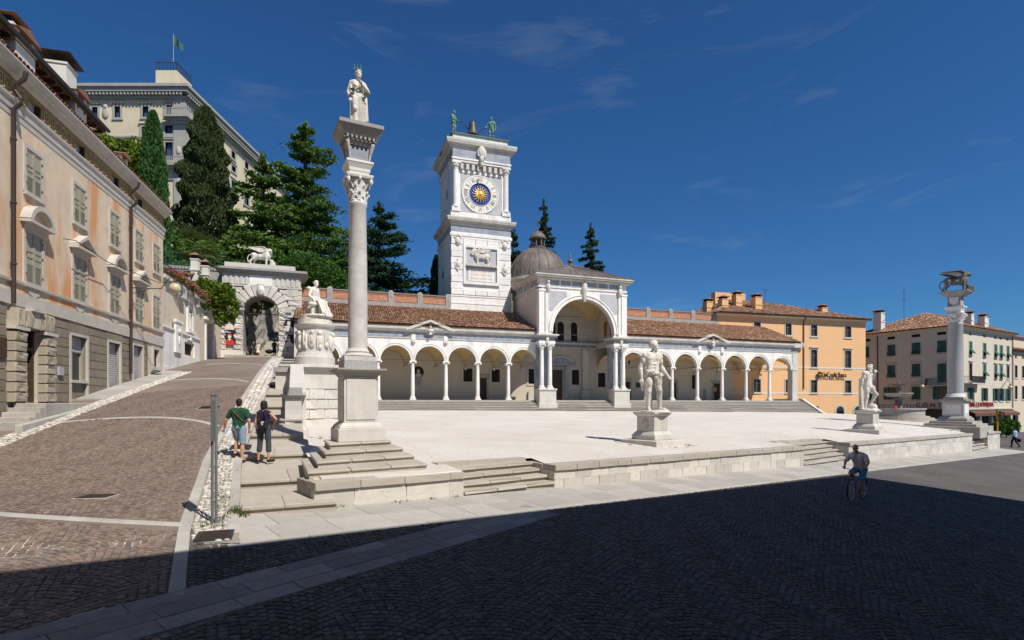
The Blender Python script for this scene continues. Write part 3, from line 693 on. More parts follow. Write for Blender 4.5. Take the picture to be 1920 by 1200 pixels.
# ------------------------------------------------------------------ arcaded loggia
lg = thing('arcaded_loggia', 'long white marble loggia of slender round arches under a low tiled roof', 'loggia', (LO.x, LO.y, 0), LA)
LX = [16.7, 13.37, 10.03, 6.7, 3.35, 0, -3.4, -6.9]; RX = [26.65, 30.15, 33.65, 37.2, 40.8, 44.4, 48.05, 51.5]
ZC, ZS, ZA = 4.17, 4.25, 6.32
def column_proto(h, r, zb, m, rich=False):
    c = bpy.data.objects.new('column', None); col.objects.link(c); c.parent = lg
    MB().box(-r*1.55, r*1.55, -r*1.55, r*1.55, 0, .12).lathe([(r*1.5,.12),(r*1.52,.18),(r*1.3,.23),(r*1.3,.26),(r*1.38,.3),(r*1.08,.36)], 16).build('base', m, c, True)
    MB().lathe([(r,.36),(r*1.0,h*.35),(r*.86,h-.55)], 18).build('shaft', m, c, True)
    b = MB().lathe([(r*.95,h-.56),(r*.98,h-.52),(r*.86,h-.5),(r*.9,h-.4),(r*1.25,h-.2)], 16)
    b.box(-r*1.6, r*1.6, -r*1.6, r*1.6, h-.12, h)
    if rich:
        for rr_, zz, nn in ((r*1.02, h-.46, 8), (r*1.12, h-.3, 8)):
            for q in range(nn): a = q*2*math.pi/nn+(.4 if rr_ > r*1.1 else 0); b.ell((rr_*math.cos(a), rr_*math.sin(a), zz), (.06,.06,.1), 6, 5)
    for sx_ in (-1, 1):
        for sy_ in (-1, 1): b.ell((sx_*r*1.35, sy_*r*1.35, h-.2), (.1,.1,.09), 8, 6)
    b.build('capital', m, c, True); return c
cp = column_proto(ZC-FLOOR, .2, FLOOR, M['marble'])
first = True
for x in LX[1:-1]+RX[1:-1]:
    c = cp if first else copy_tree(cp, lg); first = False; c.location = (x, 0, FLOOR)
for xs_ in (LX, RX):
    for a, b_ in zip(xs_, xs_[1:]):
        x0, x1 = min(a, b_), max(a, b_); cx = (x0+x1)/2; r = (x1-x0)/2-.2
        MB().arch(x0, x1, cx, r, ZS-.08, ZA, -.2, .2).build('arch_wall', M['marble'], lg, fixn=True)
        v_ = MB().ring(cx, ZS-.08, r-.004, r+.2, -.26, -.201).ring(cx, ZS-.08, r+.2, r+.26, -.3, -.201); v_.build('archivolt', M['marble'], lg)
        bx('tie_rod', M['iron'], lg, x0+.1, x1-.1, -.025, .025, ZS-.02, ZS+.03)
        # cross vault of the bay
        n = 12; hx = (x1-x0)/2; vv = []; 
        for j in range(n+1):
            for i_ in range(n+1):
                xx = -1+2*i_/n; y_ = -1+2*j/n; vv.append((cx+xx*hx, 2.72+y_*2.5, ZS-.25+1.62*max(math.sqrt(max(0, 1-xx*xx)), math.sqrt(max(0, 1-y_*y_)))))
        i2 = np.arange(n)[None, :]+(n+1)*np.arange(n)[:, None]
        fastmesh('vault', vv, np.stack([i2, i2+n+1, i2+n+2, i2+1], -1).reshape(-1, 4), M['vault'], lg, False)
        MB().lathe([(.02,-.35),(.16,-.2),(.22,0)], 10, (x1, 5.1, ZS-.3)).build('corbel', M['stone'], lg, True)
        bx('tie_rod', M['iron'], lg, x1-.02, x1+.02, .1, 5.2, ZS-.03, ZS+.01)
for x0, x1 in ((-6.95, 16.5), (26.9, 51.55)):
    corn(x0, x1, -.2, [(.03,ZA),(.03,ZA+.04),(.09,ZA+.05),(.1,ZA+.1)]).build('architrave', M['marble'], lg)
    n = int((x1-x0)/1.45); 
    for q in range(n):
        a, b_ = lerp(x0, x1, q/n), lerp(x0, x1, (q+1)/n); block('frieze_panel', M['bluegrey'], lg, ((a+b_)/2, -.19+.002*(q % 2), ZA+.4), (b_-a-.006, .1, .6), bev=.004)
    bx('frieze_core', M['marble'], lg, x0, x1, -.13, .2, ZA+.003, 7.3)
    corn(x0-.02, x1+.3*(x1 > 30), -.2, [(.02,7.0),(.1,7.04),(.16,7.12),(.34,7.16),(.4,7.24),(.42,7.34)]).build('cornice', M['stone'], lg)
    MB().box(x0, x1+.25*(x1 > 30), -.55, .1, 7.345, 7.68).build('gutter_parapet', M['stone'], lg)
# end pier at the right
MB().box(51.5, 52.35, -.28, .5, FLOOR, 6.3).box(51.44, 52.41, -.34, .56, FLOOR, FLOOR+.35).box(51.44, 52.41, -.34, .56, 4.1, 4.3).build('end_pier', M['stone'], lg)
MB().box(51.5, 52.4, -.26, 5.4, 6.303, 7.0).build('end_wall', M['bluegrey'], lg)
MB().box(51.5, 52.75, -.6, 5.6, 7.003, 7.66).build('end_cornice', M['stone'], lg)
MB().box(-7.6, -6.9, -.24, 5.3, FLOOR, 7.3).build('end_pier', M['stone'], lg)
# pediments with busts
for pc, lab in ((5.02, 'l'), (39.0, 'r')):
    p = bpy.data.objects.new('pediment', None); col.objects.link(p); p.parent = lg
    MB().pxz([(pc-2.2,7.2),(pc+2.2,7.2),(pc,8.0)], -.5, .3).build('tympanum', M['bluegrey'], p)
    for sg in (-1, 1): MB().pxz([(pc+sg*2.45,7.14),(pc+sg*2.45,7.34),(pc,8.24),(pc,8.0),(pc+sg*2.0,7.2)][::sg], -.72, .3).build('raking_cornice', M['stone'], p)
    MB().lathe([(.52,0),(.5,.03)], 20).xf(Matrix.Translation((pc, -.53, 7.25)) @ Matrix.Rotation(R(90), 4, 'X')).build('roundel', M['greyst'], p)
    b = MB().ell((pc,-.62,7.48),(.12,.13,.17)).ell((pc,-.6,7.15),(.3,.16,.2)).cap((pc,-.6,7.2),(pc,-.6,7.4),.09,.08).box(pc-.13, pc+.13, -.7, -.5, 6.75, 6.98); b.build('bust', M['statue'], p, True)
    for sg in (-1, 1): MB().box(pc+sg*1.63-.2, pc+sg*1.63+.2, -.3, -.19, 6.15, 6.75).lathe([(.2,-.08),(.24,0),(.12,.06)], 8, (pc+sg*1.63,-.26,6.05)).build('bracket', M['marble'], p)
# back wall with doors and windows
H = [(9.8,10.85,2.35,3.85),(11.75,12.5,FLOOR,2.8),(13.1,14.1,2.35,3.8),(30.3,31.15,FLOOR,2.6),(37.15,37.95,FLOOR,2.6),(40.3,40.95,1.8,3.6),(43.75,44.8,FLOOR,2.55),(17.6,18.55,2.2,3.95),(20.45,21.95,FLOOR,3.9),(23.15,24.15,2.15,3.95),(-2.2,-1.3,FLOOR,2.7),(26.65,27.7,1.9,3.65)]
b = MB(); wall_holes(b, -7.5, 46.9, FLOOR-.1, 8.6, 5.2, 5.6, H); b.build('back_wall', M['innerwall'], lg)
for x0, x1, z0, z1 in H:
    isd = z0 < .5
    d_ = bpy.data.objects.new('door' if isd else 'window', None); col.objects.link(d_); d_.parent = lg
    f = .22; b = MB(); b.box(x0-f, x0, 5.12, 5.4, z0 if isd else z0-f, z1+f); b.box(x1, x1+f, 5.12, 5.4, z0 if isd else z0-f, z1+f); b.box(x0, x1, 5.12, 5.4, z1, z1+f)
    if isd: b.box(x0-f*1.5, x1+f*1.5, 5.02, 5.3, z1+f, z1+f+.14)
    else: b.box(x0, x1, 5.12, 5.4, z0-f, z0)
    b.build('frame', M['greyst'] if isd else M['trim'], d_); bx('leaf' if isd else 'pane', M['wood'] if isd else M['dark'], d_, x0, x1, 5.42, 5.5, z0, z1)
MB().lathe([(.62,0),(.6,.06)], 24).xf(Matrix.Translation((4.75, 5.2, 3.35)) @ Matrix.Rotation(R(90), 4, 'X')).build('roundel', M['dark'], lg)
MB().ell((4.75,5.05,3.45),(.17,.16,.24)).ell((4.75,5.1,3.0),(.36,.15,.24)).build('bust', M['trim'], lg, True)
bx('tablet', M['greyst'], lg, 4.4, 5.1, 5.13, 5.2, 1.9, 2.75)
MB().lathe([(.5,0),(.48,.06)], 20).xf(Matrix.Translation((30.65, 5.2, 5.0)) @ Matrix.Rotation(R(90), 4, 'X')).build('roundel', M['dark'], lg); MB().ell((30.65,5.05,5.05),(.14,.14,.2)).ell((30.65,5.08,4.75),(.27,.12,.2)).build('bust', M['trim'], lg, True)
bx('notice_board', M['green'], lg, 32.0, 32.6, 5.1, 5.18, 1.9, 2.5); bx('poster', M['amber'], lg, 44.05, 44.4, 5.38, 5.41, 1.5, 2.0); bx('tablet', M['trim'], lg, 44.0, 45.2, 5.14, 5.2, 2.95, 3.5)
MB().box(42.2,42.5,5.0,5.2,FLOOR,1.6).ell((42.35,5.1,1.65),(.17,.12,.2)).build('stele', M['greyst'], lg)
# floor, steps, right-hand cheek
MB().box(-9, 52.6, -.5, 5.6, -1.6, FLOOR).build('floor', M['step'], lg)
for k in range(8):
    z1 = FLOOR-.165*(k+1)
    for q in range(10):
        a, b_ = lerp(-9.4, 53, q/10), lerp(-9.4, 53, (q+1)/10); block('step', M['step'], lg, ((a+b_)/2, -.5-.29*(k+1)/2, z1-.03), (b_-a-.01, .29*(k+1), .06), bev=.006)
    bx('riser', M['stone'], lg, -9.4, 53, -.5-.29*(k+1)+.06, -.5, z1-.7, z1-.061)
MB().pyz([(5,-2.4),(-.3,-2.4),(-3.6,-2.4),(-3.6,-1.35),(-.3,.5),(5,.5)], 53.0, 53.45).build('cheek_wall', M['stone'], lg)
# roof and brick parapet behind the ridge
EV, RV_ = (-.62, 7.7), (6.0, 10.55); SLn = math.hypot(RV_[0]-EV[0], RV_[1]-EV[1])
for x0, x1 in ((-7.6, 16.3), (27.1, 52.6)):
    roof_face(lg, [(x0,EV[0],EV[1]),(x1,EV[0],EV[1]),(x1,RV_[0],RV_[1]),(x0,RV_[0],RV_[1])], .15)
    tiles('roof_tiles', lg, (x0, EV[0]-.06, EV[1]+.0), (1,0,0), (0,RV_[0]-EV[0],RV_[1]-EV[1]), x1-x0, SLn, .235, .41)
for x0, x1 in ((16.3, 27.1),):
    roof_face(lg, [(x0,5.3,8.6),(x1,5.3,8.6),(x1,RV_[0],RV_[1]),(x0,RV_[0],RV_[1])], .1)
MB().pxz([(52.5,0),(52.6,0),(52.6,1),(52.5,1)], 0, .01)
MB().pyz([(-.5,7.66),(6.0,10.5),(6.0,7.66)], 52.3, 52.55).build('gable_wall', M['stone'], lg)
MB().box(-7.6, 52.5, 5.9, 6.3, 6.5, 10.5).build('upper_wall', M['stone'], lg)
for x0, x1 in ((-7.8, 8.5), (27.2, 51.6)):
    par = bpy.data.objects.new('parapet', None); col.objects.link(par); par.parent = lg
    bx('plinth_course', M['greyst'], par, x0, x1, 5.82, 6.45, 10.5, 10.92); bx('brick_panel', M['brick'], par, x0, x1, 5.98, 6.3, 10.922, 11.85); bx('coping', M['copingdark'], par, x0, x1, 5.88, 6.4, 11.853, 11.98)
    n = round((x1-x0)/3.55)
    for q in range(n+1): xx = lerp(x0+.25, x1-.25, q/n); MB().box(xx-.3, xx+.3, 5.86, 6.42, 10.93, 12.05).lathe([(.3,12.05),(.2,12.2),(.03,12.25)], 8, (xx,6.14,0)).box(xx-.06,xx+.06,5.83,5.862,11.4,11.7).build('pilaster', M['greyst'], par)
    for q in range(n): xa, xb = lerp(x0+.25, x1-.25, q/n)+.42, lerp(x0+.25, x1-.25, (q+1)/n)-.42; MB().box(xa, xb, 5.94, 5.979, 11.7, 11.78).box(xa, xb, 5.94, 5.979, 11.0, 11.06).build('panel_frame', M['brick'], par)

# ------------------------------------------------------------------ entrance portico
po = thing('entrance_portico', 'tall white portico with one great arch between paired columns and a lead roof', 'portico', (LO.x, LO.y, 0), LA)
pcp = None
for (x0, x1), gs in (((16.3, 18.2), 1), ((25.15, 27.05), -1)):
    pd_ = bpy.data.objects.new('pedestal', None); col.objects.link(pd_); pd_.parent = po
    MB().box(x0, x1, -1.55, -.1, -1.0, 1.3).box(x0-.1, x1+.1, -1.68, -.05, -1.3, -.05).box(x0-.08, x1+.08, -1.65, -.05, 1.3, 1.47).build('block', M['stone'], pd_, bevel=.02)
    for x in (x0+.48, x1-.48):
        if pcp is None:
            pcp = column_proto(4.72, .225, 0, M['marble'], True); pcp.parent = po; c = pcp
        else: c = copy_tree(pcp, po)
        c.location = (x, -.95, 1.47)
    bx('pier', M['bluegrey'], po, x0+.1, x1-.1, -.45, .3, -.5, 6.19)
    MB().box(x0+.02, x1-.02, -1.35, .4, 6.195, 6.5).build('architrave', M['marble'], po); MB().box(x0+.06, x1-.06, -1.31, .4, 6.503, 6.95).build('frieze', M['bluegrey'], po)
    MB().box(x0-.15, x1+.15, -1.55, .5, 6.953, 7.06).box(x0-.28, x1+.28, -1.68, .5, 7.06, 7.22).build('cornice', M['stone'], po)
    MB().ell(((x0+x1)/2,-1.4,6.75),(.2,.14,.36)).box((x0+x1)/2-.16,(x0+x1)/2+.16,-1.45,-1.3,6.3,6.5).build('shield', M['statue'], po)
# front wall with the arch
cx, r = 21.67, 3.68; ZP = 7.55
MB().arch(16.75, 26.6, cx, r, ZP, 12.2, -1.05, -.45, 28).box(16.75, cx-r, -1.05, -.45, 7.22, ZP).box(cx+r, 26.6, -1.05, -.45, 7.22, ZP).build('front_wall', M['marble'], po)
MB().ring(cx, ZP, r-.003, r+.16, -1.16, -1.052, 32).ring(cx, ZP, r+.16, r+.34, -1.12, -1.052, 32).ring(cx, ZP, r+.34, r+.46, -1.2, -1.052, 32).build('archivolt', M['marble'], po)
MB().ring(cx, ZP, r-.02, r-.006, -1.03, -.47, 32).build('intrados', M['stone'], po)
for sg in (-1, 1):
    xo = cx+sg*4.55; P = [(xo, 11.9), (xo, 9.9)]
    for q in range(7): a = R(31+q*5.2); P.append((cx+sg*(r+.62)*math.cos(a), ZP+(r+.62)*math.sin(a)))
    P.append((P[-1][0], 11.9)); MB().pxz(P if sg < 0 else P[::-1], -1.085, -1.052).build('spandrel_panel', M['greypanel'], po)
for x0, x1 in ((16.4, 17.0), (17.12, 17.45), (26.25, 26.9), (25.85, 26.15)):
    MB().box(x0, x1, -1.2, -.5, 7.22, 11.8).box(x0-.06, x1+.06, -1.26, -.5, 11.8, 12.0).box(x0-.05, x1+.05, -1.25, -.5, 7.22, 7.45).build('pilaster', M['marble'], po)
corn(16.35, 26.95, -1.05, [(.02,12.2),(.1,12.22),(.1,12.4),(.16,12.45)]).build('architrave', M['marble'], po)
bx('frieze', M['marble'], po, 16.45, 26.85, -1.12, -.5, 12.452, 13.1)
for q in range(6): bx('frieze_panel', M['bluegrey'], po, 17.6+q*1.32+(.5 if q > 2 else 0), 18.75+q*1.32+(.5 if q > 2 else 0), -1.135, -1.122, 12.52, 13.02)
MB().box(16.1, 27.2, -1.45, 7.6, 13.1, 13.25).box(15.9, 27.4, -1.68, 7.7, 13.25, 13.42).box(15.8, 27.5, -1.78, 7.8, 13.42, 13.6).build('cornice', M['stone'], po)
b = MB()
for q in range(46): xx = 16.2+q*.237; b.box(xx, xx+.12, -1.56, -1.452, 13.12, 13.248)
tag(b.build('dentils', M['stone'], po), kind='stuff')
MB().lathe([(.12,10.9),(.26,11.3),(.22,11.7),(.34,12.1),(.3,12.6),(.2,13.0)], 10, (cx,-1.2,0)).build('keystone', M['statue'], po, True)
for xx in (17.4, 26.0): MB().ell((xx,-1.3,12.2),(.26,.16,.45)).ell((xx,-1.35,12.75),(.16,.14,.2)).build('shield', M['statue'], po, True)
# side walls, vault and back
MB().box(16.45, 16.75, -.5, 7.3, 7.22, 13.1).build('side_wall', M['ivory'], po); MB().box(26.6, 26.9, -.5, 7.3, 7.22, 13.1).build('side_wall', M['ivory'], po)
corn(-1.0, 7.3, 0, [(.0,12.2),(.1,12.22),(.12,12.42),(.16,12.45)]).xf(Matrix.Translation((16.45,0,0)) @ Matrix.Rotation(R(-90), 4, 'Z') @ Matrix.Scale(-1, 4, (1,0,0))).build('side_architrave', M['stone'], po)
bx('side_frieze', M['bluegrey'], po, 16.4, 16.449, -.5, 7.3, 12.5, 13.08)
for yy_ in (1.2, 3.2, 5.2, 7.0): bx('side_bracket', M['stone'], po, 16.28, 16.4, yy_-.15, yy_+.15, 12.46, 13.1)
n = 20; vv = []; hx = 4.85; y0v, y1v = -.45, 5.95
for j in range(n+1):
    for i_ in range(n+1):
        xx = -1+2*i_/n; y_ = -1+2*j/n; vv.append((21.67+xx*hx, (y0v+y1v)/2+y_*(y1v-y0v)/2, 7.6+4.0*max(math.sqrt(max(0, 1-xx*xx)), math.sqrt(max(0, 1-y_*y_))*.97)))
i2 = np.arange(n)[None, :]+(n+1)*np.arange(n)[:, None]
fastmesh('vault', vv, np.stack([i2, i2+n+1, i2+n+2, i2+1], -1).reshape(-1, 4), M['vault'], po, True)
b = MB(); wall_holes(b, 16.75, 26.6, 6.6, 11.6, 5.15, 5.5, []); b.build('inner_wall', M['greyplaster'], po)
MB().box(16.75, 26.6, 4.85, 5.15, 6.5, 6.62).box(16.75, 26.6, 4.6, 5.15, 6.95, 7.15).build('inner_cornice', M['stone'], po); bx('inner_frieze', M['bluegrey'], po, 16.76, 26.59, 5.0, 5.149, 6.62, 6.95)
for sx_, wx in ((16.76, 0), (26.3, 1)):
    MB().box(sx_, sx_+.3, -.4, 5.1, 6.5, 7.15).build('inner_cornice', M['stone'], po)
for xc in (20.55, 21.65, 23.4):
    w_ = bpy.data.objects.new('window', None); col.objects.link(w_); w_.parent = po
    MB().arch(xc-.5, xc+.5, xc, .44, 9.2, 9.85, 5.02, 5.149, 12).box(xc-.62, xc-.44, 5.0, 5.149, 7.4, 9.2).box(xc+.44, xc+.62, 5.0, 5.149, 7.4, 9.2).box(xc-.8, xc+.8, 4.98, 5.149, 10.1, 10.22).build('frame', M['stone'], w_)
    MB().box(xc-.44, xc+.44, 5.08, 5.12, 7.4, 9.2).pxz([(xc+.44*math.cos(R(180-q*15)), 9.2+.44*math.sin(R(180-q*15))) for q in range(13)][::-1], 5.08, 5.12).build('pane', M['dark'], w_)
for yc in (1.6, 3.0):
    w_ = bpy.data.objects.new('window', None); col.objects.link(w_); w_.parent = po
    MB().pyz([(yc+.42*math.cos(R(q*15)), 9.2+.42*math.sin(R(q*15))) for q in range(13)]+[(yc-.42,7.4),(yc+.42,7.4)], 26.54, 26.598).build('louvre', M['timber'], w_)
    MB().box(26.5, 26.598, yc-.6, yc-.43, 7.4, 9.2).box(26.5, 26.598, yc+.43, yc+.6, 7.4, 9.2).box(26.5,26.598,yc-.6,yc+.6,9.75,9.9).build('frame', M['stone'], w_)
MB().pxz([(20.1+1.55+1.6*math.cos(R(180-q*15)), 4.7+.85*math.sin(R(180-q*15))) for q in range(13)][::-1], 4.95, 5.149).build('portal_lunette', M['stone'], po); MB().pxz([(21.65+1.3*math.cos(R(180-q*15)), 4.75+.6*math.sin(R(180-q*15))) for q in range(13)][::-1], 4.9, 4.949).build('lunette_panel', M['bluegrey'], po)
MB().box(19.7, 23.6-.1, 4.85, 5.13, 4.45, 4.72).box(19.9, 20.2, 4.95, 5.13, FLOOR, 4.4).box(22.2, 22.5, 4.95, 5.13, FLOOR, 4.4).build('portal_frame', M['bluegrey'], po)
MB().box(24.5, 25.3, 4.9, 5.13, 1.6, 6.4).box(24.4, 25.4, 4.8, 5.13, FLOOR, 1.5).build('inner_pilaster', M['stone'], po); MB().box(17.5,18.7,4.86,5.13,FLOOR,1.3).build('inner_pilaster', M['stone'], po)
bx('tie_rod', M['iron'], po, 17.2, 26.3, -.78, -.72, 7.3, 7.36)
# lead roof
RA = (21.65, 2.4, 15.75); E4 = [(15.75,-1.82),(27.55,-1.82),(27.55,7.8),(15.75,7.8)]
b = MB().add([(x, y, 13.6) for x, y in E4]+[RA], [(0,1,4),(1,2,4),(2,3,4),(3,0,4),(3,2,1,0)]); b.build('lead_roof', M['lead'], po)
b = MB()
for q in range(13):
    x = lerp(15.9, 27.4, q/12); b.tube([(x,-1.8,13.63), (lerp(x, RA[0], .93), lerp(-1.8, RA[1], .93), lerp(13.6, RA[2], .93)+.03)], .035, 4)
for q in range(9):
    y = lerp(-1.5, 7.5, q/8); b.tube([(15.78,y,13.63), (lerp(15.78, RA[0], .93), lerp(y, RA[1], .93), lerp(13.6, RA[2], .93)+.03)], .035, 4)
b.build('roof_seams', M['lead'], po)
MB().lathe([(.42,15.5),(.45,15.7),(.2,15.8),(.16,16.0),(.34,16.1),(.3,16.3),(.1,16.45),(.05,17.2),(.01,17.25)], 10, (RA[0],RA[1],0)).build('finial', M['lead'], po, True)

# ------------------------------------------------------------------ domed chapel
dc = Vector(LP(21.6, 12.3)); do = thing('domed_chapel', 'round chapel with ribbed brown lead dome and small open lantern behind the portico', 'chapel', (dc.x, dc.y, 0), LA)
MB().lathe([(3.95,8),(3.95,15.3),(4.15,15.4),(4.15,15.75),(3.9,15.8)], 32).build('drum', M['cream'], do, True); MB().lathe([(3.96,15.4),(4.25,15.5),(4.25,15.85),(3.8,15.95)], 32).build('drum_cornice', M['stone'], do, True)
dp = [(3.85*math.cos(R(a)), 15.9+4.35*math.sin(R(a))) for a in range(0, 86, 6)]
MB().lathe(dp, 40).build('dome', M['lead'], do, True)
for q in range(20):
    a = q*2*math.pi/20; MB().tube([(r_*1.004*math.cos(a), r_*1.004*math.sin(a), z_+.02) for r_, z_ in dp], .055, 5).build('rib', M['lead'], do)
MB().lathe([(1.1,20.1),(1.15,20.35),(.95,20.4)], 16).build('lantern_base', M['lead'], do)
for q in range(8): a = q*math.pi/4+.2; MB().lathe([(.11,20.4),(.09,21.4)], 8, (.85*math.cos(a), .85*math.sin(a), 0)).build('lantern_column', M['lead'], do)
MB().lathe([(1.12,21.4),(1.16,21.55),(1.05,21.65),(.9,22.0),(.5,22.35),(.12,22.5),(.1,22.65),(.16,22.8),(.05,22.95)], 16).build('lantern_cap', M['lead'], do, True)
MB().box(-.035,.035,-.035,.035,22.9,24.0).box(-.3,.3,-.03,.03,23.5,23.57).box(-.09,.09,-.031,.031,23.42,23.65).build('cross', M['iron'], do)

# ------------------------------------------------------------------ clock tower
TX0, TX1, TY0, TY1 = 8.62, 15.78, 6.2, 13.6
tp = Vector(LP(0, 0)); tw = thing('clock_tower', 'tall white marble clock tower with blue dial, gilded sun and carved winged lion', 'tower', (tp.x, tp.y, 0), LA)
MB().box(TX0+.03, TX1-.03, TY0+.03, TY1, 6, 19.2).build('lower_shaft', M['marble'], tw)
MB().box(TX0-.06, TX1+.06, TY0-.06, TY1+.05, 8.5, 11.3).box(TX0-.02, TX1+.02, TY0-.02, TY1+.02, 11.3, 12.2).box(TX0-.1, TX1+.1, TY0-.1, TY1+.1, 11.28, 11.42).box(TX0-.07, TX1+.07, TY0-.07, TY1+.07, 12.1, 12.25).build('base_courses', M['marble'], tw)
pan = (10.15, 14.2, 13.75, 17.9); zc = 12.27; k = 0
while zc < 19.0:
    h = .715; x = TX0-(.0 if k % 2 == 0 else .62); 
    while x < TX1-.01:
        x1 = min(x+1.42, TX1); x0 = max(x, TX0)
        segs = [(x0, x1)]
        if zc+h > pan[2]-.1 and zc < pan[3]+.05: segs = [s_ for s_ in ((x0, min(x1, pan[0]-.12)), (max(x0, pan[1]+.12), x1)) if s_[1]-s_[0] > .2]
        for a, b_ in segs: block('stone_block', M['marble_blk'], tw, ((a+b_)/2, TY0+.02-.045*(k % 2 == 0), zc+h/2), (b_-a-(.07 if k % 2 == 0 else .012), .16, h-(.09 if k % 2 == 0 else .012)), bev=.05)
        x += 1.42
    zc += h; k += 1
MB().box(TX0-.12, TX1+.12, TY0-.12, TY1+.1, 18.98, 19.3).build('string_course', M['marble'], tw); MB().box(TX0+.0, TX1, TY0, TY1, 19.3, 20.15).build('frieze', M['bluegrey'], tw)
def tcorn(z0, z1, ov, name, m):
    st_ = [(0.0, z0), (.25, lerp(z0, z1, .2)), (.35, lerp(z0, z1, .45)), (.85, lerp(z0, z1, .55)), (1, lerp(z0, z1, .85)), (1, z1)]; b = MB()
    for (o0, a), (o1, c_) in zip(st_, st_[1:]): b.frustum(((TX0+TX1)/2, (TY0+TY1)/2), (TX1-TX0)/2+o0*ov, (TY1-TY0)/2+o0*ov, a, (TX1-TX0)/2+o1*ov, (TY1-TY0)/2+o1*ov, c_)
    b.build(name, m, tw)
tcorn(20.15, 21.05, .52, 'middle_cornice', M['stone'])
UX0, UX1, UY0 = TX0+.25, TX1-.25, TY0+.25
MB().box(UX0, UX1, UY0, TY1-.25, 21.0, 29).build('upper_shaft', M['marble'], tw); MB().box(TX0-.02, TX1+.02, TY0-.02, TY1, 21.05, 21.75).build('upper_plinth', M['marble'], tw)
for xx in (UX0+.33, UX1-.33):
    c = bpy.data.objects.new('half_column', None); col.objects.link(c); c.parent = tw
    MB().box(xx-.5, xx+.5, TY0-.12, TY0+.3, 21.76, 22.25).lathe([(.42,22.25),(.42,22.4),(.34,22.55)], 14, (xx,TY0+.2,0)).build('base', M['marble'], c, True)
    b = MB().lathe([(.32,22.5),(.3,26.5)], 24, (xx,TY0+.2,0)); b.v = [(xx+(x-xx)*(1+.05*(i_ % 2)), TY0+.2+(y-TY0-.2)*(1+.05*(i_ % 2)), z) for i_, (x, y, z) in enumerate(b.v)]; b.build('shaft', M['marble'], c)
    b = MB().lathe([(.3,26.5),(.34,26.6),(.33,26.75),(.52,27.2)], 14, (xx,TY0+.2,0)).box(xx-.5, xx+.5, TY0-.28, TY0+.3, 27.2, 27.34)
    for q in range(7): a = R(200+q*23); b.ell((xx+.4*math.cos(a), TY0+.2+.4*math.sin(a), 26.95+.1*(q % 2)), (.1,.1,.16), 6, 5)
    b.build('capital', M['marble'], c, True)
bx('dial_surround', M['greypanel'], tw, UX0+.85, UX1-.85, UY0-.06, UY0+.01, 21.9, 26.3)
for a, b_, c_, d in ((UX0+.62, UX0+.85, 21.75, 26.5), (UX1-.85, UX1-.62, 21.75, 26.5)): bx('surround_frame', M['marble'], tw, a, b_, UY0-.12, UY0+.01, c_, d)
bx('surround_frame', M['marble'], tw, UX0+.852, UX1-.852, UY0-.118, UY0+.01, 26.3, 26.56)
for q in range(8):
    xx = lerp(UX0+1.0, UX1-1.0, q/7)
    if q not in (3, 4) or True: bx('dentil', M['stone'], tw, xx-.17, xx+.17, UY0-.42, UY0+.01, 26.62, 27.3)
MB().box(UX0-.12, UX1+.12, UY0-.5, TY1-.15, 27.345, 27.6).box(UX0-.2, UX1+.2, UY0-.58, TY1-.1, 27.6, 27.8).build('upper_architrave', M['marble'], tw); MB().box(UX0-.1, UX1+.1, UY0-.46, TY1-.15, 27.8, 28.75).build('upper_frieze', M['bluegrey'], tw)
tcorn(28.75, 29.8, .6, 'top_cornice', M['stone']); MB().box(TX0-.58, TX1+.58, TY0-.58, TY1+.58, 29.8, 29.86).build('copper_flashing', M['copper'], tw)
MB().box(TX0+.3, TX1-.3, TY0+.3, TY1-.3, 29.86, 30.7).build('attic', M['marble'], tw); MB().box(TX0+.15, TX1-.15, TY0+.15, TY1-.15, 30.7, 30.82).build('roof_slab', M['lead'], tw)
for z0, z1, y in ((24.2, 25.3, 9.2), (15.0, 15.9, 10.4)): bx('slit_window', M['dark'], tw, (UX0 if z0 > 20 else TX0)-.01, (UX0 if z0 > 20 else TX0)+.06, y, y+.45, z0, z1)
# dial
dial = bpy.data.objects.new('clock_dial', None); col.objects.link(dial); dial.parent = tw; dial.location = ((TX0+TX1)/2-.12, UY0-.06, 24.02)
rotx = Matrix.Rotation(R(90), 4, 'X')
MB().lathe([(2.2,-.05),(2.2,.08),(2.12,.14),(2.05,.1),(2.05,-.05)], 56, cap=False).xf(rotx).build('rim', M['marble'], dial, True)
MB().lathe([(2.1,0),(2.1,.09),(1.36,.09),(1.36,.0)], 56, cap=False).xf(rotx).build('numeral_ring', M['marble_blk'], dial)
MB().lathe([(1.36,.0),(1.36,.14),(1.28,.14),(1.28,.0)], 48, cap=False).xf(rotx).build('inner_rim', M['stone'], dial); MB().lathe([(1.3,-.02),(1.3,.02)], 48).xf(rotx).build('blue_disc', M['clockblue'], dial)
NUM = ['XII','I','II','III','IIII','V','VI','VII','VIII','VIIII','X','XI']
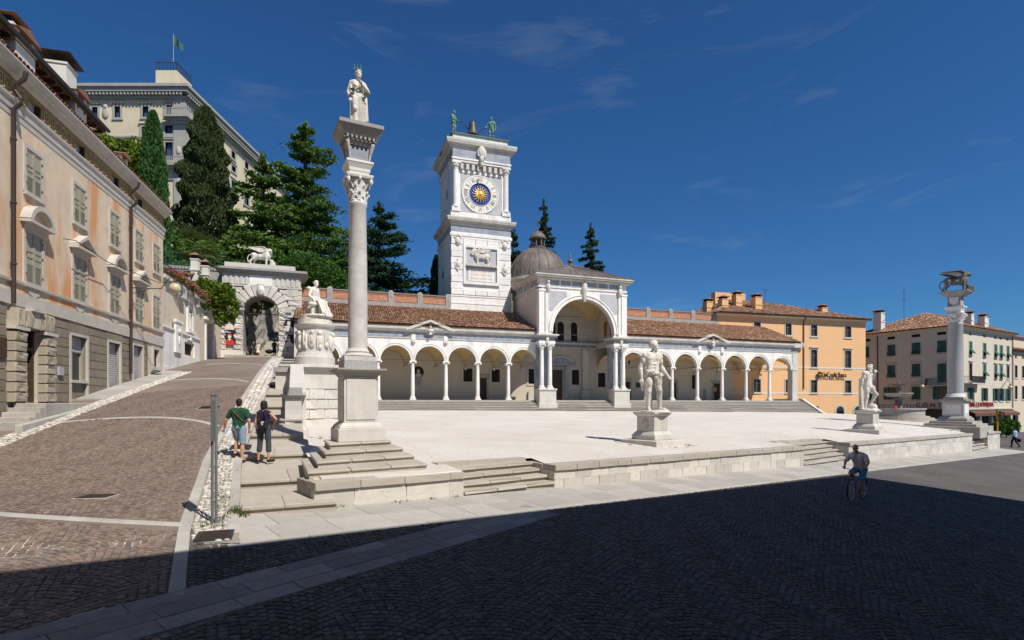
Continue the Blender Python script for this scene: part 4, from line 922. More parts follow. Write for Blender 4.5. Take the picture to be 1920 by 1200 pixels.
for q in range(12):
    a = q*math.pi/6; s_, c_ = math.sin(a), math.cos(a)
    b = MB(); x = 0; wd_ = {'I': .13, 'V': .3, 'X': .3}; tot = sum(wd_[ch] for ch in NUM[q]); x = -tot/2
    for ch in NUM[q]:
        w1 = wd_[ch]; xm = x+w1/2
        def stroke(p, q_, t_=.03): 
            d = Vector((q_[0]-p[0], 0, q_[1]-p[1])).normalized(); e = Vector((-d.z, 0, d.x))*t_
            b.pxz([(p[0]+e.x,p[1]+e.z),(q_[0]+e.x,q_[1]+e.z),(q_[0]-e.x,q_[1]-e.z),(p[0]-e.x,p[1]-e.z)], -.11, -.09)
        if ch == 'I': stroke((xm,-.24),(xm,.24))
        if ch == 'V': stroke((xm-.12,.24),(xm,-.24)); stroke((xm+.12,.24),(xm,-.24))
        if ch == 'X': stroke((xm-.12,.24),(xm+.12,-.24)); stroke((xm+.12,.24),(xm-.12,-.24))
        x += w1
    b.xf(Matrix.Translation((1.72*s_, 0, 1.72*c_)) @ Matrix.Rotation(a, 4, 'Y')); b.build('numeral', M['ink'], dial)
    a += math.pi/12; MB().box(-.025,.025,-.12,-.09,1.38,2.08).xf(Matrix.Rotation(a, 4, 'Y')).build('hour_line', M['gold'], dial)
b = MB().ell((0,-.22,0), (.31,.18,.33), 14, 10).ell((0,-.42,-.03),(.05,.05,.09))
b.build('sun_face', M['gold'], dial, True)
for q in range(16):
    a = q*2*math.pi/16; P = []
    for i_ in range(7): t_ = i_/6; P.append((.09*math.sin(t_*7.5)*(t_+.15), -.2, .3+.68*t_))
    MB().tube(P, [.07,.068,.062,.055,.045,.034,.012], 6).xf(Matrix.Rotation(a, 4, 'Y')).build('sun_ray', M['gold'], dial, True)
MB().box(-.03,.03,-.26,-.2,.3,1.75).ell((0,-.23,1.55),(.09,.03,.14),8,6).xf(Matrix.Rotation(R(-12), 4, 'Y')).build('clock_hand', M['iron'], dial)
# lion panel
b = MB(); b.box(pan[0]-.12,pan[0]+.18,TY0-.2,TY0+.05,pan[2]-.2,pan[3]+.12); b.box(pan[1]-.18,pan[1]+.12,TY0-.2,TY0+.05,pan[2]-.2,pan[3]+.12); b.box(pan[0]+.18,pan[1]-.18,TY0-.2,TY0+.05,pan[3]-.16,pan[3]+.12); b.box(pan[0]+.18,pan[1]-.18,TY0-.2,TY0+.05,pan[2]-.2,pan[2]+.1); b.build('panel_frame', M['marble'], tw)
bx('panel_back', M['greypanel'], tw, pan[0]+.18, pan[1]-.18, TY0-.03, TY0+.04, pan[2]+.1, pan[3]-.16); bx('lion_shelf', M['stone'], tw, pan[0]+.2, pan[1]-.2, TY0-.42, TY0-.031, 15.6, 15.8)
bx('inscription_slab', M['marble'], tw, pan[0]+.45, pan[1]-.45, TY0-.08, TY0-.031, 13.95, 15.35)
for q, tx in enumerate(('VIDES HORAS IVDI', 'VTHIN ORTV FINI', 'SIDERA NOVA TAB')): text(tx, .36, M['redink'], tw, ((pan[0]+pan[1])/2, TY0-.083, 15.08-q*.42), 0, .004, sx=.85)
for xx, zz, kind in ((9.4, 18.35, 0), (15.0, 18.3, 0), (9.4, 15.7, 1), (15.0, 15.5, 1)):
    b = MB().ell((xx, TY0-.12, zz), (.36,.14,.5), 12, 8).ell((xx, TY0-.2, zz+.02), (.26,.12,.36), 10, 8)
    if kind: b.pxz([(xx-.36,zz+.25),(xx+.36,zz+.25),(xx+.34,zz-.25),(xx,zz-.72),(xx-.34,zz-.25)][::-1], TY0-.2, TY0-.03).ell((xx,TY0-.15,zz+.5),(.12,.1,.25))
    else:
        for q in range(6): a = R(20+q*28); b.ell((xx+.34*math.cos(a), TY0-.15, zz+.3+.36*math.sin(a)), (.1,.09,.16), 6, 5)
    b.build('coat_of_arms', M['statue'], tw, True)
MB().pxz([(11.65,28.2),(12.6,28.2),(12.66,28.8),(12.5,29.1),(11.75,29.1),(11.6,28.8)], UY0-.75, UY0-.4).ell((12.12,UY0-.75,28.75),(.42,.14,.6)).ell((12.12,UY0-.7,27.9),(.3,.2,.45)).ell((12.12,UY0-.62,27.35),(.2,.18,.3)).build('coat_of_arms', M['statue'], tw, True)
MB().tube([(TX0-.9,TY0+2.0,28.6),(TX0-.9,TY0+.6,28.6)], .06, 6).build('gutter_pipe', M['iron'], tw)
# bell
bl = Vector(LP(11.7, 8.3)); be = thing('bell', 'dark bronze bell hung between the two green bell strikers on the tower top', 'bell', (bl.x, bl.y, 30.82), LA); be.scale = (1.0,1.0,1.1)
MB().lathe([(.72,.75),(.74,.82),(.62,1.0),(.5,1.35),(.42,1.9),(.38,2.1),(.3,2.2),(.02,2.22)], 22).build('body', M['bell'], be, True); MB().lathe([(.2,2.2),(.22,2.35),(.1,2.4)], 10).build('crown', M['bell'], be)
MB().lathe([(.66,.78),(.1,.9)], 18).build('mouth', M['dark'], be); MB().cap((0,0,.9),(0,0,.62),.05,.1).build('clapper', M['iron'], be)
MB().box(-.85,.85,-.06,.06,.28,.38).tube([(-.8,0,0),(0,0,.5),(.8,0,0)],.05,5).box(-.07,.07,-.07,.07,0,.75).build('stand', M['iron'], be)
# ------------------------------------------------------------------ rusticated gate
ga = thing('rusticated_gate', 'pale rusticated stone gate at the top of the ramp with arched passage', 'gate', (LO.x, LO.y, 0), LA)
GX0, GX1, GC, GR, GY, GZ = -14.15, -7.05, -10.72, 1.56, 3.0, 4.35
MB().box(GX0+.1, GC-GR-.02, GY+.1, GY+2.6, GZ-1.5, 11.1).box(GC+GR+.02, GX1-.1, GY+.1, GY+2.6, GZ-1.5, 11.1).arch(GC-GR-.02, GC+GR+.02, GC, GR+.01, 8.7, 11.1, GY+.1, GY+2.6).build('core', M['mortar'], ga)
r_ = random.Random(21)
for sg in (-1, 1):
    xin = GC+sg*GR; xo = GX0 if sg < 0 else GX1; z = GZ-.3; k = 0
    MB().box(min(xo, xin)-.05, max(xo, xin)+.02, GY-.22, GY+2.0, GZ-1.2, GZ+.62).build('plinth', M['rustic'], ga, bevel=.03)
    z = GZ+.64
    while z < 8.6:
        h = .5; inner = .62 if k % 2 else .8
        for a, b_, pr in ((xin, xin+sg*inner, .16), (xin+sg*inner, xo-sg*.45, .02), (xo-sg*.45, xo, .16)):
            x0, x1 = min(a, b_), max(a, b_)
            block('stone_block', M['rustic'], ga, ((x0+x1)/2, GY-pr/2+.25, z+h/2), (x1-x0-.02, .5+pr, h-.03), rough=.16 if pr > .1 else .05)
        z += h; k += 1
    while z < 11.0:
        h = .5; xa = GC+sg*math.sqrt(max(0, (GR+1.05)**2-max(0, z+h/2-8.7)**2)) if z-8.7 < GR+1 else GC
        x0, x1 = sorted((xa, xo)); 
        if x1-x0 > .3:
            nb = 2 if x1-x0 > 1.3 else 1
            for q in range(nb): a, b_ = lerp(x0, x1, q/nb), lerp(x0, x1, (q+1)/nb); block('stone_block', M['rustic'], ga, ((a+b_)/2, GY+.2, z+h/2), (b_-a-.02, .5, min(h, 11.08-z)-.03), rough=.12)
        z += h
for q in range(13):                                                       # voussoirs
    ln = 1.2 if q % 2 == 0 else .98; MB().ring(GC, 8.7, GR, GR+ln, GY-.14-.06*(q % 2 == 0), GY+.4, 3, math.pi*(q+.03)/13, math.pi*(q+.97)/13).build('voussoir', M['rustic'], ga, bevel=.05)
MB().ell((GC,GY-.22,10.75),(.36,.16,.5)).ell((GC,GY-.32,10.78),(.2,.1,.26)).build('shield', M['statue'], ga, True)
MB().box(GX0+.1, GX1-.1, GY-.05, GY+2.4, 11.1, 12.25).build('frieze', M['stone'], ga); MB().box(GX0, GX1, GY-.15, GY+2.5, 11.08, 11.2).build('architrave', M['stone'], ga)
b = MB()
for q in range(15):
    xx = lerp(GX0+.4, GX1-.4, q/14)
    if abs(xx-GC) > 1.1: b.box(xx-.12, xx+.12, GY-.12, GY-.04, 11.3, 12.1)
b.build('triglyphs', M['stone'], ga); bx('inscription_panel', M['marble'], ga, GC-1.0, GC+1.0, GY-.1, GY-.052, 11.25, 12.2)
b = MB()
for z0, z1, ov in ((12.25,12.4,.12),(12.4,12.6,.3),(12.6,12.8,.5)): b.box(GX0-ov, GX1+ov, GY-ov-.05, GY+2.5, z0, z1)
b.build('cornice', M['greyst'], ga); MB().box(GX0+.3, GX1-.6, GY-.1, GY+2.2, 12.8, 13.3).build('attic', M['stone'], ga)
for sg in (-1, 1): MB().box(GC+sg*2.85-.5, GC+sg*2.85+.5, GY-.12, GY+.2, 10.4, 11.08).build('pilaster_cap', M['stone'], ga)
MB().box(GC-GR, GC+GR, GY+.9, GY+.96, 8.62, 8.7).build('cross_bar', M['wood'], ga)
for xx in (GC-GR-.3,): MB().box(xx-.1, xx+.5, GY-.6, GY-.3, 8.75, 8.95).box(xx-.1, xx+.4, GY-.55, GY-.3, 9.3, 9.5).build('floodlight', M['roller'], ga)
def poster(x0, x1, z0, z1, kind, lab):
    p = thing('poster', lab, 'poster', (*LP((x0+x1)/2, GY-.2), z0), LA, 'exhibition posters on the gate'); w_, h = x1-x0, z1-z0; y = -.03
    bx('sheet', M['poster'], p, -w_/2, w_/2, -.03, .0, 0, h)
    for q, (ln, zz) in enumerate(((.34, .93), (.58, .87))): bx('print_line', M['paleblue'], p, -w_*.45, -w_*.45+w_*ln, y-.006, y-.001, h*zz-.05, h*zz+.03)
    c = {'red': M['redpaint'], 'bust': M['paper'], 'white': M['white']}[kind]
    MB().pxz([(-w_*.46,0.03),(w_*.46,.03),(w_*.44,h*.22),(w_*.2,h*.42),(-w_*.2,h*.42),(-w_*.42,h*.22)], y-.008, y-.001).build('figure_print', c, p)
    MB().lathe([(w_*.17,0),(w_*.16,.008)], 16).xf(Matrix.Translation((0,y-.009,h*.58)) @ Matrix.Rotation(R(90),4,'X') @ Matrix.Diagonal((1,1.35,1,1))).build('head_print', M['paper'], p)
    if kind == 'red':
        MB().pxz([(-w_*.18,h*.66),(w_*.18,h*.66),(w_*.2,h*.78),(-w_*.16,h*.78)], y-.02, y-.012).build('cap_print', M['redpaint'], p); MB().pxz([(-w_*.16,h*.42),(w_*.16,h*.42),(0,h*.3)], y-.016, y-.01).build('collar_print', M['white'], p)
poster(-13.85, -12.95, 6.85, 8.25, 'bust', 'upper left gate poster with a pale bust on black'); poster(-13.85, -12.95, 5.4, 6.83, 'red', 'lower left gate poster with a figure in red')
poster(-8.7, -7.75, 6.9, 8.3, 'white', 'upper right gate poster with a white bust on black'); poster(-8.7, -7.75, 5.4, 6.6, 'white', 'lower right gate poster half hidden by the monument')
# passage behind the gate: sunlit castle stair and rubble wall
cs = thing('castle_stair', 'sunlit stone stair climbing beyond the gate arch', 'stair', (LO.x, LO.y, 0), LA)
for k in range(34): block('step', M['step'], cs, (GC+.9, GY+7.5+k*.42, GZ+.1+k*.2), (4.6, .5, .6), bev=.01)
bx('landing', M['step'], cs, GC-3, GC+4, GY-1, GY+7.5, GZ-.6, GZ+.11)
rw = thing('rubble_wall', 'rough rubble wall rising inside the gate passage', 'wall', (LO.x, LO.y, 0), LA)
b = MB(); nn = 16
for j in range(nn+1):
    for i_ in range(nn+1): yy_ = GY+3+i_; b.v.append((GC-1.55+.11*(i_)+rng.normal()*.08, yy_, lerp(GZ-.3, 10.5+.3*i_, j/nn)))
for j in range(nn):
    for i_ in range(nn): q = j*(nn+1)+i_; b.f.append((q, q+1, q+nn+2, q+nn+1))
b.build('face', M['wash'], rw, fixn=False)

# ------------------------------------------------------------------ palace on the left
PR = math.atan2(.9656, -.26); pa = thing('corner_palace', 'long palace with peeling salmon plaster, shuttered windows and rusticated ground floor', 'palace', (-22.2, 34.95, 0), PR)
X0 = -21.5
UPC = [-14.2, -10.65, -7.05, -3.9, -1.2]; ups = [(c-.52, c+.52, 8.0, 9.65) for c in UPC]; nobs = [(c-.55, c+.55, 4.55, 6.5) for c in UPC]
gh = [(-15.08,-13.84,0,2.8),(-11.4,-10.0,.17,2.95),(-7.78,-6.44,.5,3.05),(-4.72,-3.4,1.1,3.2),(-1.96+.2,-.54-.2,2.15,3.3)]
ah = [(c+.1-.42, c+.1+.42, 11.1, 11.66) for c in UPC[:4]]+[(-17.5,-16.6,11.1,11.66)]
b = MB(); wall_holes(b, X0, 0, 3.55, 10.4, 0, .4, ups+nobs); b.build('upper_wall', M['ochre'], pa)
b = MB(); wall_holes(b, X0, -2.55, -1.2, 3.55, .03, .4, gh); b.build('ground_wall', M['joint'], pa); b = MB(); wall_holes(b, -2.55, 0, .8, 3.548, .0, .4, gh); b.build('end_bay', M['cream'], pa)
bx('interior', M['dark'], pa, X0, -.3, .42, .5, -1, 12); bx('end_wall', M['ochre'], pa, -.02, .0, .4, 9, 0, 12.3); bx('rear_block', M['ochre'], pa, X0, -.05, .55, 9, -2, 12.3)
bx('string_course', M['trim'], pa, X0, .03, -.07, .01, 3.56, 4.05); corn(X0, .05, 0, [(.02,4.36),(.09,4.4),(.1,4.5),(.04,4.52)]).build('sill_course', M['trim'], pa)
corn(X0, .1, 0, [(.02,10.4),(.03,10.62),(.06,10.64),(.07,10.84),(.12,10.92),(.14,10.99),(.14,11.05)]).build('architrave', M['trim'], pa)
b = MB(); wall_holes(b, X0, 0.02, 11.06, 11.9, .0, .4, ah); b.build('frieze', M['frieze'], pa)
b = MB(); x = X0                                                           # meander relief
while x < -.55:
    if not any(h[0]-.42 < x < h[1]+.02 for h in ah):
        for (a, c_, z0, z1) in ((0,.05,.12,.6),(.05,.36,.55,.6),(.31,.36,.22,.55),(.14,.31,.22,.27),(.14,.19,.27,.41),(.19,.25,.36,.41),(.36,.42,.1,.15)): b.box(x+a, x+c_, -.03, .0, 11.08+z0, 11.08+z1)
    x += .42
tag(b.build('meander_relief', M['key'], pa), kind='stuff')
corn(X0, .4, 0, [(.02,11.84),(.07,11.88),(.1,11.94),(.22,11.97),(.28,12.02),(.3,12.1),(.38,12.15),(.42,12.22),(.42,12.28)]).build('cornice', M['trim'], pa)
for x0, x1, z0, z1 in ah:
    w_ = bpy.data.objects.new('attic_window', None); col.objects.link(w_); w_.parent = pa
    bx('pane', M['blueglass'], w_, x0, x1, .3, .34, z0, z1); bx('blind', M['roller'], w_, x0, x1, .2, .22, z0+.3, z1); MB().box(x1-.05, x1, .02, .3, z0, z1).build('jamb', M['wood'], w_)
def shutter(par, x0, x1, z0, z1, y):
    b = MB(); f = .07; b.box(x0, x0+f, y-.05, y, z0, z1); b.box(x1-f, x1, y-.05, y, z0, z1)
    hs = [z0, z0+(z1-z0)*.36, z0+(z1-z0)*.5, z0+(z1-z0)*.62, z1-.06]
    for h in hs: b.box(x0+f, x1-f, y-.05, y, h, h+.06)
    b.box(x0+f, x1-f, y-.03, y-.01, hs[1], z1)
    n = 11
    for q in range(n):
        z = lerp(hs[0]+.08, hs[1]-.02, q/(n-1)); b.add([(x0+f,y-.045,z-.03),(x1-f,y-.045,z-.03),(x1-f,y-.01,z+.02),(x0+f,y-.01,z+.02),(x0+f,y-.045,z-.02),(x1-f,y-.045,z-.02),(x1-f,y-.01,z+.03),(x0+f,y-.01,z+.03)], [(0,3,2,1),(4,5,6,7),(0,1,5,4),(2,3,7,6)])
    return b.build('shutter', M['shutter'], par, fixn=False)
for k, (lst, nob) in enumerate(((ups, False), (nobs, True))):
    for q, (x0, x1, z0, z1) in enumerate(lst):
        w_ = bpy.data.objects.new('window', None); col.objects.link(w_); w_.parent = pa; f = .15; xm = (x0+x1)/2
        b = MB(); b.box(x0-f, x0, -.05, .2, z0-f*.6, z1+f); b.box(x1, x1+f, -.05, .2, z0-f*.6, z1+f); b.box(x0, x1, -.05, .2, z1, z1+f); b.box(x0-f, x1+f, -.11, .2, z0-f, z0-.01); b.build('frame', M['trim'], w_)
        shutter(w_, x0+.01, xm-.008, z0, z1, .02); shutter(w_, xm+.008, x1-.01, z0, z1, .02)
        bx('backing', M['dark'], w_, x0, x1, .1, .12, z0, z1)
        b = MB()
        for zz in (z0+.3, z0+(z1-z0)*.55, z1-.3):
            for xx in (x0, x1): b.box(xx-.03, xx+.03, -.06, .0, zz, zz+.07)
        b.build('hinges', M['strap'], w_)
        if nob and q < 4:
            h = z1+f
            b = MB().box(x0-.2, x1+.2, -.16, 0, h, h+.12).box(x0-.32, x1+.32, -.36, 0, h+.12, h+.22)
            if q % 2 == 0:
                b.ring(xm, h+.02, .72, .9, -.36, 0, 14, R(15), R(165)); b.build('pediment', M['trim'], w_); MB().pxz([(xm+.72*math.cos(R(15+q_*10)), h+.02+.72*math.sin(R(15+q_*10))) for q_ in range(16)], -.06, 0).build('tympanum', M['ochre'], w_)
            else:
                for sg in (-1, 1): b.pxz([(xm+sg*.87,h+.22),(xm+sg*.87,h+.34),(xm,h+.86),(xm,h+.7)][::-sg], -.36, 0)
                b.build('pediment', M['trim'], w_); MB().pxz([(xm-.7,h+.22),(xm+.7,h+.22),(xm,h+.68)], -.06, 0).build('tympanum', M['ochre'], w_)
            MB().pxz([(xm-.5,4.34),(xm-.3,4.15),(xm-.1,4.08),(xm,4.02),(xm+.1,4.08),(xm+.3,4.15),(xm+.5,4.34)], -.04, .0).build('apron', M['trim'], w_)
# ground floor masonry
r_ = random.Random(31); z = 3.53; k = 0
def gbase(x): return prof(34.95+x*.966)-.1
while z > -1.0:
    x = X0-(.42 if k % 2 else 0)
    while x < -2.6:
        x1 = min(x+.86, -2.6); x0 = x; 
        segs = [(x0, x1)]
        for h in gh[:4]:
            ex = .78 if h[0] < -15 else .03; zt = h[3]+.5 if h[0] > -15 else 3.5
            if z-.39 < zt and z > h[2]:
                ns = []
                for a, c_ in segs: 
                    if a < h[0]-ex: ns.append((a, min(c_, h[0]-ex)))
                    if c_ > h[1]+ex: ns.append((max(a, h[1]+ex), c_))
                segs = [s_ for s_ in ns if s_[1]-s_[0] > .06]
        for a, c_ in segs:
            if z > gbase((a+c_)/2)+.05: block('stone_block', M['sand'], pa, ((a+c_)/2, .035, z-.195), (c_-a-.03, .12, .36), bev=.03)
        x += .86
    z -= .39; k += 1
for h in gh[1:4]:
    n = 7; w_ = h[1]-h[0]+.5
    for q in range(n):
        a = (q+.5)/n-.5; block('lintel_stone', M['sand'], pa, ((h[0]+h[1])/2+a*w_, .03, h[3]+.27), (w_/n-.03, .14, .46), bev=.03, ry=a*.35)
h = gh[0]
for sg, xe in ((-1, h[0]), (1, h[1])):                                     # rough quoins of the main door
    for q in range(7):
        block('quoin', M['sandrough'], pa, (xe+sg*.38, -.06, .2+q*.37), (.74, .34, .33), rough=.16)
    block('impost', M['trim'], pa, (xe+sg*.36, -.1, 2.72), (.9, .42, .12), bev=.03)
for q in range(7):
    if q != 3: block('quoin', M['sandrough'], pa, (lerp(h[0]-.6, h[1]+.6, (q+.5)/7), -.06, 3.13), (.33, .34, .66), rough=.16)
MB().box(-14.75,-14.17,-.26,.1,2.82,3.45).box(-14.85,-14.07,-.36,.1,3.45,3.55).build('keystone', M['trim'], pa)
dr = bpy.data.objects.new('door', None); col.objects.link(dr); dr.parent = pa
MB().box(h[0],h[0]+.12,.15,.3,0,2.8).box(h[1]-.12,h[1],.15,.3,0,2.8).box(h[0]+.12,h[1]-.12,.15,.3,2.0,2.12).box(h[0]+.12,h[0]+.55,.2,.28,0,2.0).box(-14.5,-14.45,.18,.28,2.12,2.8).build('frame', M['wood'], dr); bx('transom_pane', M['glass'], dr, h[0]+.12, h[1]-.12, .26, .29, 2.12, 2.8); bx('dark_opening', M['dark'], dr, h[0]+.55, h[1]-.12, .36, .4, 0, 2.0)
bx('door_plate', M['roller'], dr, -13.78, -13.7, -.3, -.24, 2.0, 2.12); bx('meter_box', M['roller'], pa, -12.55, -12.2, -.12, -.02, 1.15, 1.5)
bx('noticeboard', M['wood'], pa, -16.9, -16.0, -.1, .0, 1.6, 2.3)
def roll(h, z0, z1):
    s_ = bpy.data.objects.new('roller_shutter', None); col.objects.link(s_); s_.parent = pa; z = z0
    b = MB()
    while z < z1-.01: b.pyz([(.2,z),(.185,z+.05),(.2,z+.1),(.25,z+.1),(.25,z)], h[0], h[1]); z += .11
    b.build('slats', M['roller'], s_); return s_
roll(gh[1], 2.25, 2.95); roll(gh[2], .5, 3.05); roll(gh[3], 1.1, 3.2)
bx('shop_pane', M['glass'], pa, -11.4, -10.0, .28, .3, 1.0, 2.26); bx('shop_sill', M['trim'], pa, -11.5, -9.9, -.08, .3, .88, 1.0); bx('shop_base', M['sand'], pa, -11.4, -10.0, .1, .3, -.5, .88)
for h_ in gh[1:5]:
    f = .16; b = MB().box(h_[0]-f, h_[0], -.05, .26, h_[2]-.5, h_[3]).box(h_[1], h_[1]+f, -.05, .26, h_[2]-.5, h_[3]).box(h_[0]-f, h_[1]+f, -.05, .26, h_[3], h_[3]+.12); b.build('stone_frame', M['trim'], pa)
window(pa, -1.7, -.8, 2.2, 3.25, 0, .12, .06, .2)
# downpipes
for x, zt in ((-15.67, 11.75), (-5.31, 11.75)):
    b = MB().tube([(x,-.5,12.0),(x,-.45,11.75),(x,-.2,11.5),(x,-.14,11.3),(x,-.36,11.0),(x,-.36,10.85),(x,-.12,10.6),(x,-.12,3.6 if x < -10 else 1.6)], .075, 10); b.build('downpipe', M['pipe'], pa, True)
    for z in (9.5, 7.2, 5.0): MB().lathe([(.1,z),(.1,z+.06)], 10, (x,-.12,0)).build('pipe_bracket', M['iron'], pa)
# roof, raised attic, dormers, chimneys
roof_face(pa, [(X0,-.4,12.29),(.4,-.4,12.29),(.4,8,14.8),(X0,8,14.8)], .1); tiles('roof_tiles', pa, (X0,-.36,12.3), (1,0,0), (0,8.45,2.53), 21.9, 8.7, .24, .42)
bx('raised_attic', M['soffit'], pa, X0, -9.3, .5, 7.5, 12.4, 13.35); roof_face(pa, [(X0,-.35,13.1),(-8.9,-.35,13.1),(-8.9,6,15.6),(X0,6,15.6)], .16, M['soffit'], 'attic_roof'); tiles('attic_tiles', pa, (X0,-.35,13.12), (1,0,0), (0,6.35,2.5), 12.6, 7, .24, .42)
MB().tube([(X0,-.46,13.08),(-8.9,-.46,13.08)], .09, 8).build('gutter', M['iron'], pa)
b = MB()
for q in range(22): x = lerp(X0, -9.2, q/21); b.box(x, x+.12, -.32, .5, 12.84, 12.96)
b.build('rafter_tails', M['soffit'], pa)
def dormer(x, y, z, w_=.95, h=.85, dpt=1.2):
    d = bpy.data.objects.new('dormer', None); col.objects.link(d); d.parent = pa
    MB().box(x-w_/2, x+w_/2, y, y+dpt, z, z+h*.6).box(x-w_/2-.06, x+w_/2+.06, y-.05, y+dpt, z+h*.6, z+h*.7).box(x-w_/2, x-w_/2+.22, y, y+dpt, z+h*.7, z+h).box(x+w_/2-.22, x+w_/2, y, y+dpt, z+h*.7, z+h).build('walls', M['whitepl'], d)
    MB().pxz([(x-w_/2-.15,z+h),(x+w_/2+.15,z+h),(x,z+h+.3)], y-.15, y+dpt).build('roof', M['tile'], d)
dormer(-11.2, -.3, 12.5, 1.0, 1.0); dormer(-15.4, -.35, 12.4, 1.2, 1.0); dormer(-2.6, 1.2, 13.3, .95, 1.05, 1.0)
def chimney(par, x, y, z0, z1, w_=.75, hood=0, ms=None):
    c = bpy.data.objects.new('chimney', None); col.objects.link(c); c.parent = par
    MB().box(x-w_/2, x+w_/2, y-w_/2, y+w_/2, z0, z1).box(x-w_/2-.07, x+w_/2+.07, y-w_/2-.07, y+w_/2+.07, lerp(z0,z1,.5), lerp(z0,z1,.5)+.12).box(x-w_/2-.05, x+w_/2+.05, y-w_/2-.05, y+w_/2+.05, z1-.1, z1+.0).build('stack', ms or M['whitepl'], c)
    if hood == 1:
        b = MB(); s_ = w_*.75; b.add([(x-s_,y-s_,z1+.4),(x+s_,y-s_,z1+.25),(x+s_,y+s_,z1+.25),(x-s_,y+s_,z1+.4),(x-s_,y-s_,z1+.43),(x+s_,y-s_,z1+.28),(x+s_,y+s_,z1+.28),(x-s_,y+s_,z1+.43)], [(0,3,2,1),(4,5,6,7),(0,1,5,4),(1,2,6,5),(2,3,7,6),(3,0,4,7)])
        for sx_ in (-1,1):
            for sy_ in (-1,1): b.box(x+sx_*w_*.42-.02, x+sx_*w_*.42+.02, y+sy_*w_*.42-.02, y+sy_*w_*.42+.02, z1, z1+.3)
        b.build('metal_hood', M['iron'], c)
    else:
        MB().box(x-w_*.4, x+w_*.4, y-w_*.4, y+w_*.4, z1, z1+.3).build('vents', M['dark'], c); MB().frustum((x,y), w_*.72, w_*.72, z1+.3, .05, .05, z1+.62).build('cap', M['tile'], c)
    return c
chimney(pa, -6.75, 2.5, 13.6, 17.0, 1.0, 1); chimney(pa, -12.95, 1.5, 13.6, 15.1, .8)
np_ = thing('sky_blocking_house', 'tall plastered house continuing the palace row beside the viewer', 'building', (-22.2, 34.95, 0), PR)  # unseen house, added to keep sky light off the foreground
bx('wall', M['cream'], np_, -60, X0-.05, .2, 10, -4, 13.5); roof_face(np_, [(-60,-.6,13.5),(X0-.05,-.6,13.5),(X0-.05,10,17),(-60,10,17)], .2, M['tile'], 'roof')
# steps and low wall before the door
ds = thing('door_steps', 'pale stone steps and landing before the palace door', 'steps', (-22.2, 34.95, 0), PR)
bx('landing', M['slab'], ds, -15.7, -11.0, -1.1, -.12, -1.5, -.02, .02)
for k in range(4): bx('step', M['slab'], ds, -15.7-.34*(k+1), -15.7-.34*k-.004, -1.1, -.12, -1.8, -.18-.16*k, .015)
P4 = [(-17.6,-1.35),(-11,-1.35),(-11,-1.12),(-17.6,-1.12)]; MB().poly(P4, -2, [-.75,.02,.02,-.75]).build('kerb_wall', M['kerb'], ds, bevel=.02)
sw = thing('palace_pavement', None, None, (-22.2, 34.95, 0), PR); sw['kind'] = 'structure'
x = -11.0
while x < -.2:
    x1 = min(x+1.0, 0); f = lambda q: prof(34.95+q*.966)+.1
    MB().poly([(x+.004,-1.1),(x1-.004,-1.1),(x1-.004,-.02),(x+.004,-.02)], -1.5+f(x), [f(x),f(x1),f(x1),f(x)]).build('paving_slab', M['slab'], sw, bevel=.01); x = x1
# wall lantern of the palace corner and an unlit bracket
la = thing('bracket_lamp', 'round glass globe lamp on a long scrolled iron bracket from the palace wall', 'lamp', (-22.2, 34.95, 0), PR)
MB().tube([(-5.15,-.05,6.3),(-5.15,-.9,6.28),(-5.15,-1.55,6.3)], .025, 6).tube([(-5.15,-.05,5.95),(-5.15,-.5,6.05),(-5.15,-.9,6.25)], .02, 6).tube([(-5.15,-1.5,6.3),(-5.15,-1.7,6.6),(-5.15,-1.95,6.95),(-5.15,-2.15,6.95),(-5.15,-2.2,6.75)], .02, 6).build('bracket', M['iron'], la)
for q, c_ in enumerate(((-.22,6.15),(-.42,6.18))): MB().tube([(-5.15, c_[0]+.1*math.cos(R(a)), c_[1]+.1*math.sin(R(a))) for a in range(0, 331, 30)], .012, 5).build('scroll', M['iron'], la)
MB().lathe([(.08,.0),(.1,.08),(.06,.16)], 10, (-5.15,-2.2,6.62)).build('cap', M['iron'], la); MB().ell((-5.15,-2.2,6.36), (.3,.3,.3), 20, 14).build('globe', M['globe'], la, True)
cb = tag(MB().tube([(-12.1,-.03,6.95),(-12.1,-.5,6.9),(-9,-.42,6.78),(-5.2,-1.4,6.62),(-5.15,-2.1,6.72)], .018, 5).build('cable', M['iron'], None), 'thin dark cable slung along the palace front to the globe lamp', 'cable'); cb.location = (-22.2, 34.95, 0); cb.rotation_euler = (0, 0, PR)

# ------------------------------------------------------------------ shrine wall between palace and gate
MR = R(105.52); mw = thing('shrine_wall', 'pale garden wall with a niche statue and carved stone base beside the ramp', 'wall', (-22.9, 35.6, 0), MR)
b = MB(); wall_holes(b, .3, 17.0, 1.0, 8.2, 0, .5, [(5.2,7.6,3.6,4.5),(11.3,13.5,3.2,6.9),(6.2,7.3,5.6,7.2)]); b.build('face', M['cream'], mw)
MB().box(.3,9.2,-.12,-.003,1.2,3.5).box(.3,5.15,-.1,-.003,3.503,5.0).box(7.65,9.2,-.1,-.003,3.503,5.0).box(5.15,7.65,-.1,-.003,4.55,5.0).box(.3,9.3,-.2,.0,5.0,5.15).box(.3,9.4,-.2,-.003,.9,2.4).build('stone_base', M['marble'], mw)
MB().box(2.6,4.0,-.26,-.101,3.5,5.6).box(2.5,4.1,-.32,-.1,5.6,5.8).build('carved_pier', M['marble'], mw, bevel=.02); MB().ell((3.3,-.3,5.0),(.3,.1,.22)).ell((3.3,-.27,4.4),(.14,.08,.4)).build('carving', M['statue'], mw, True)
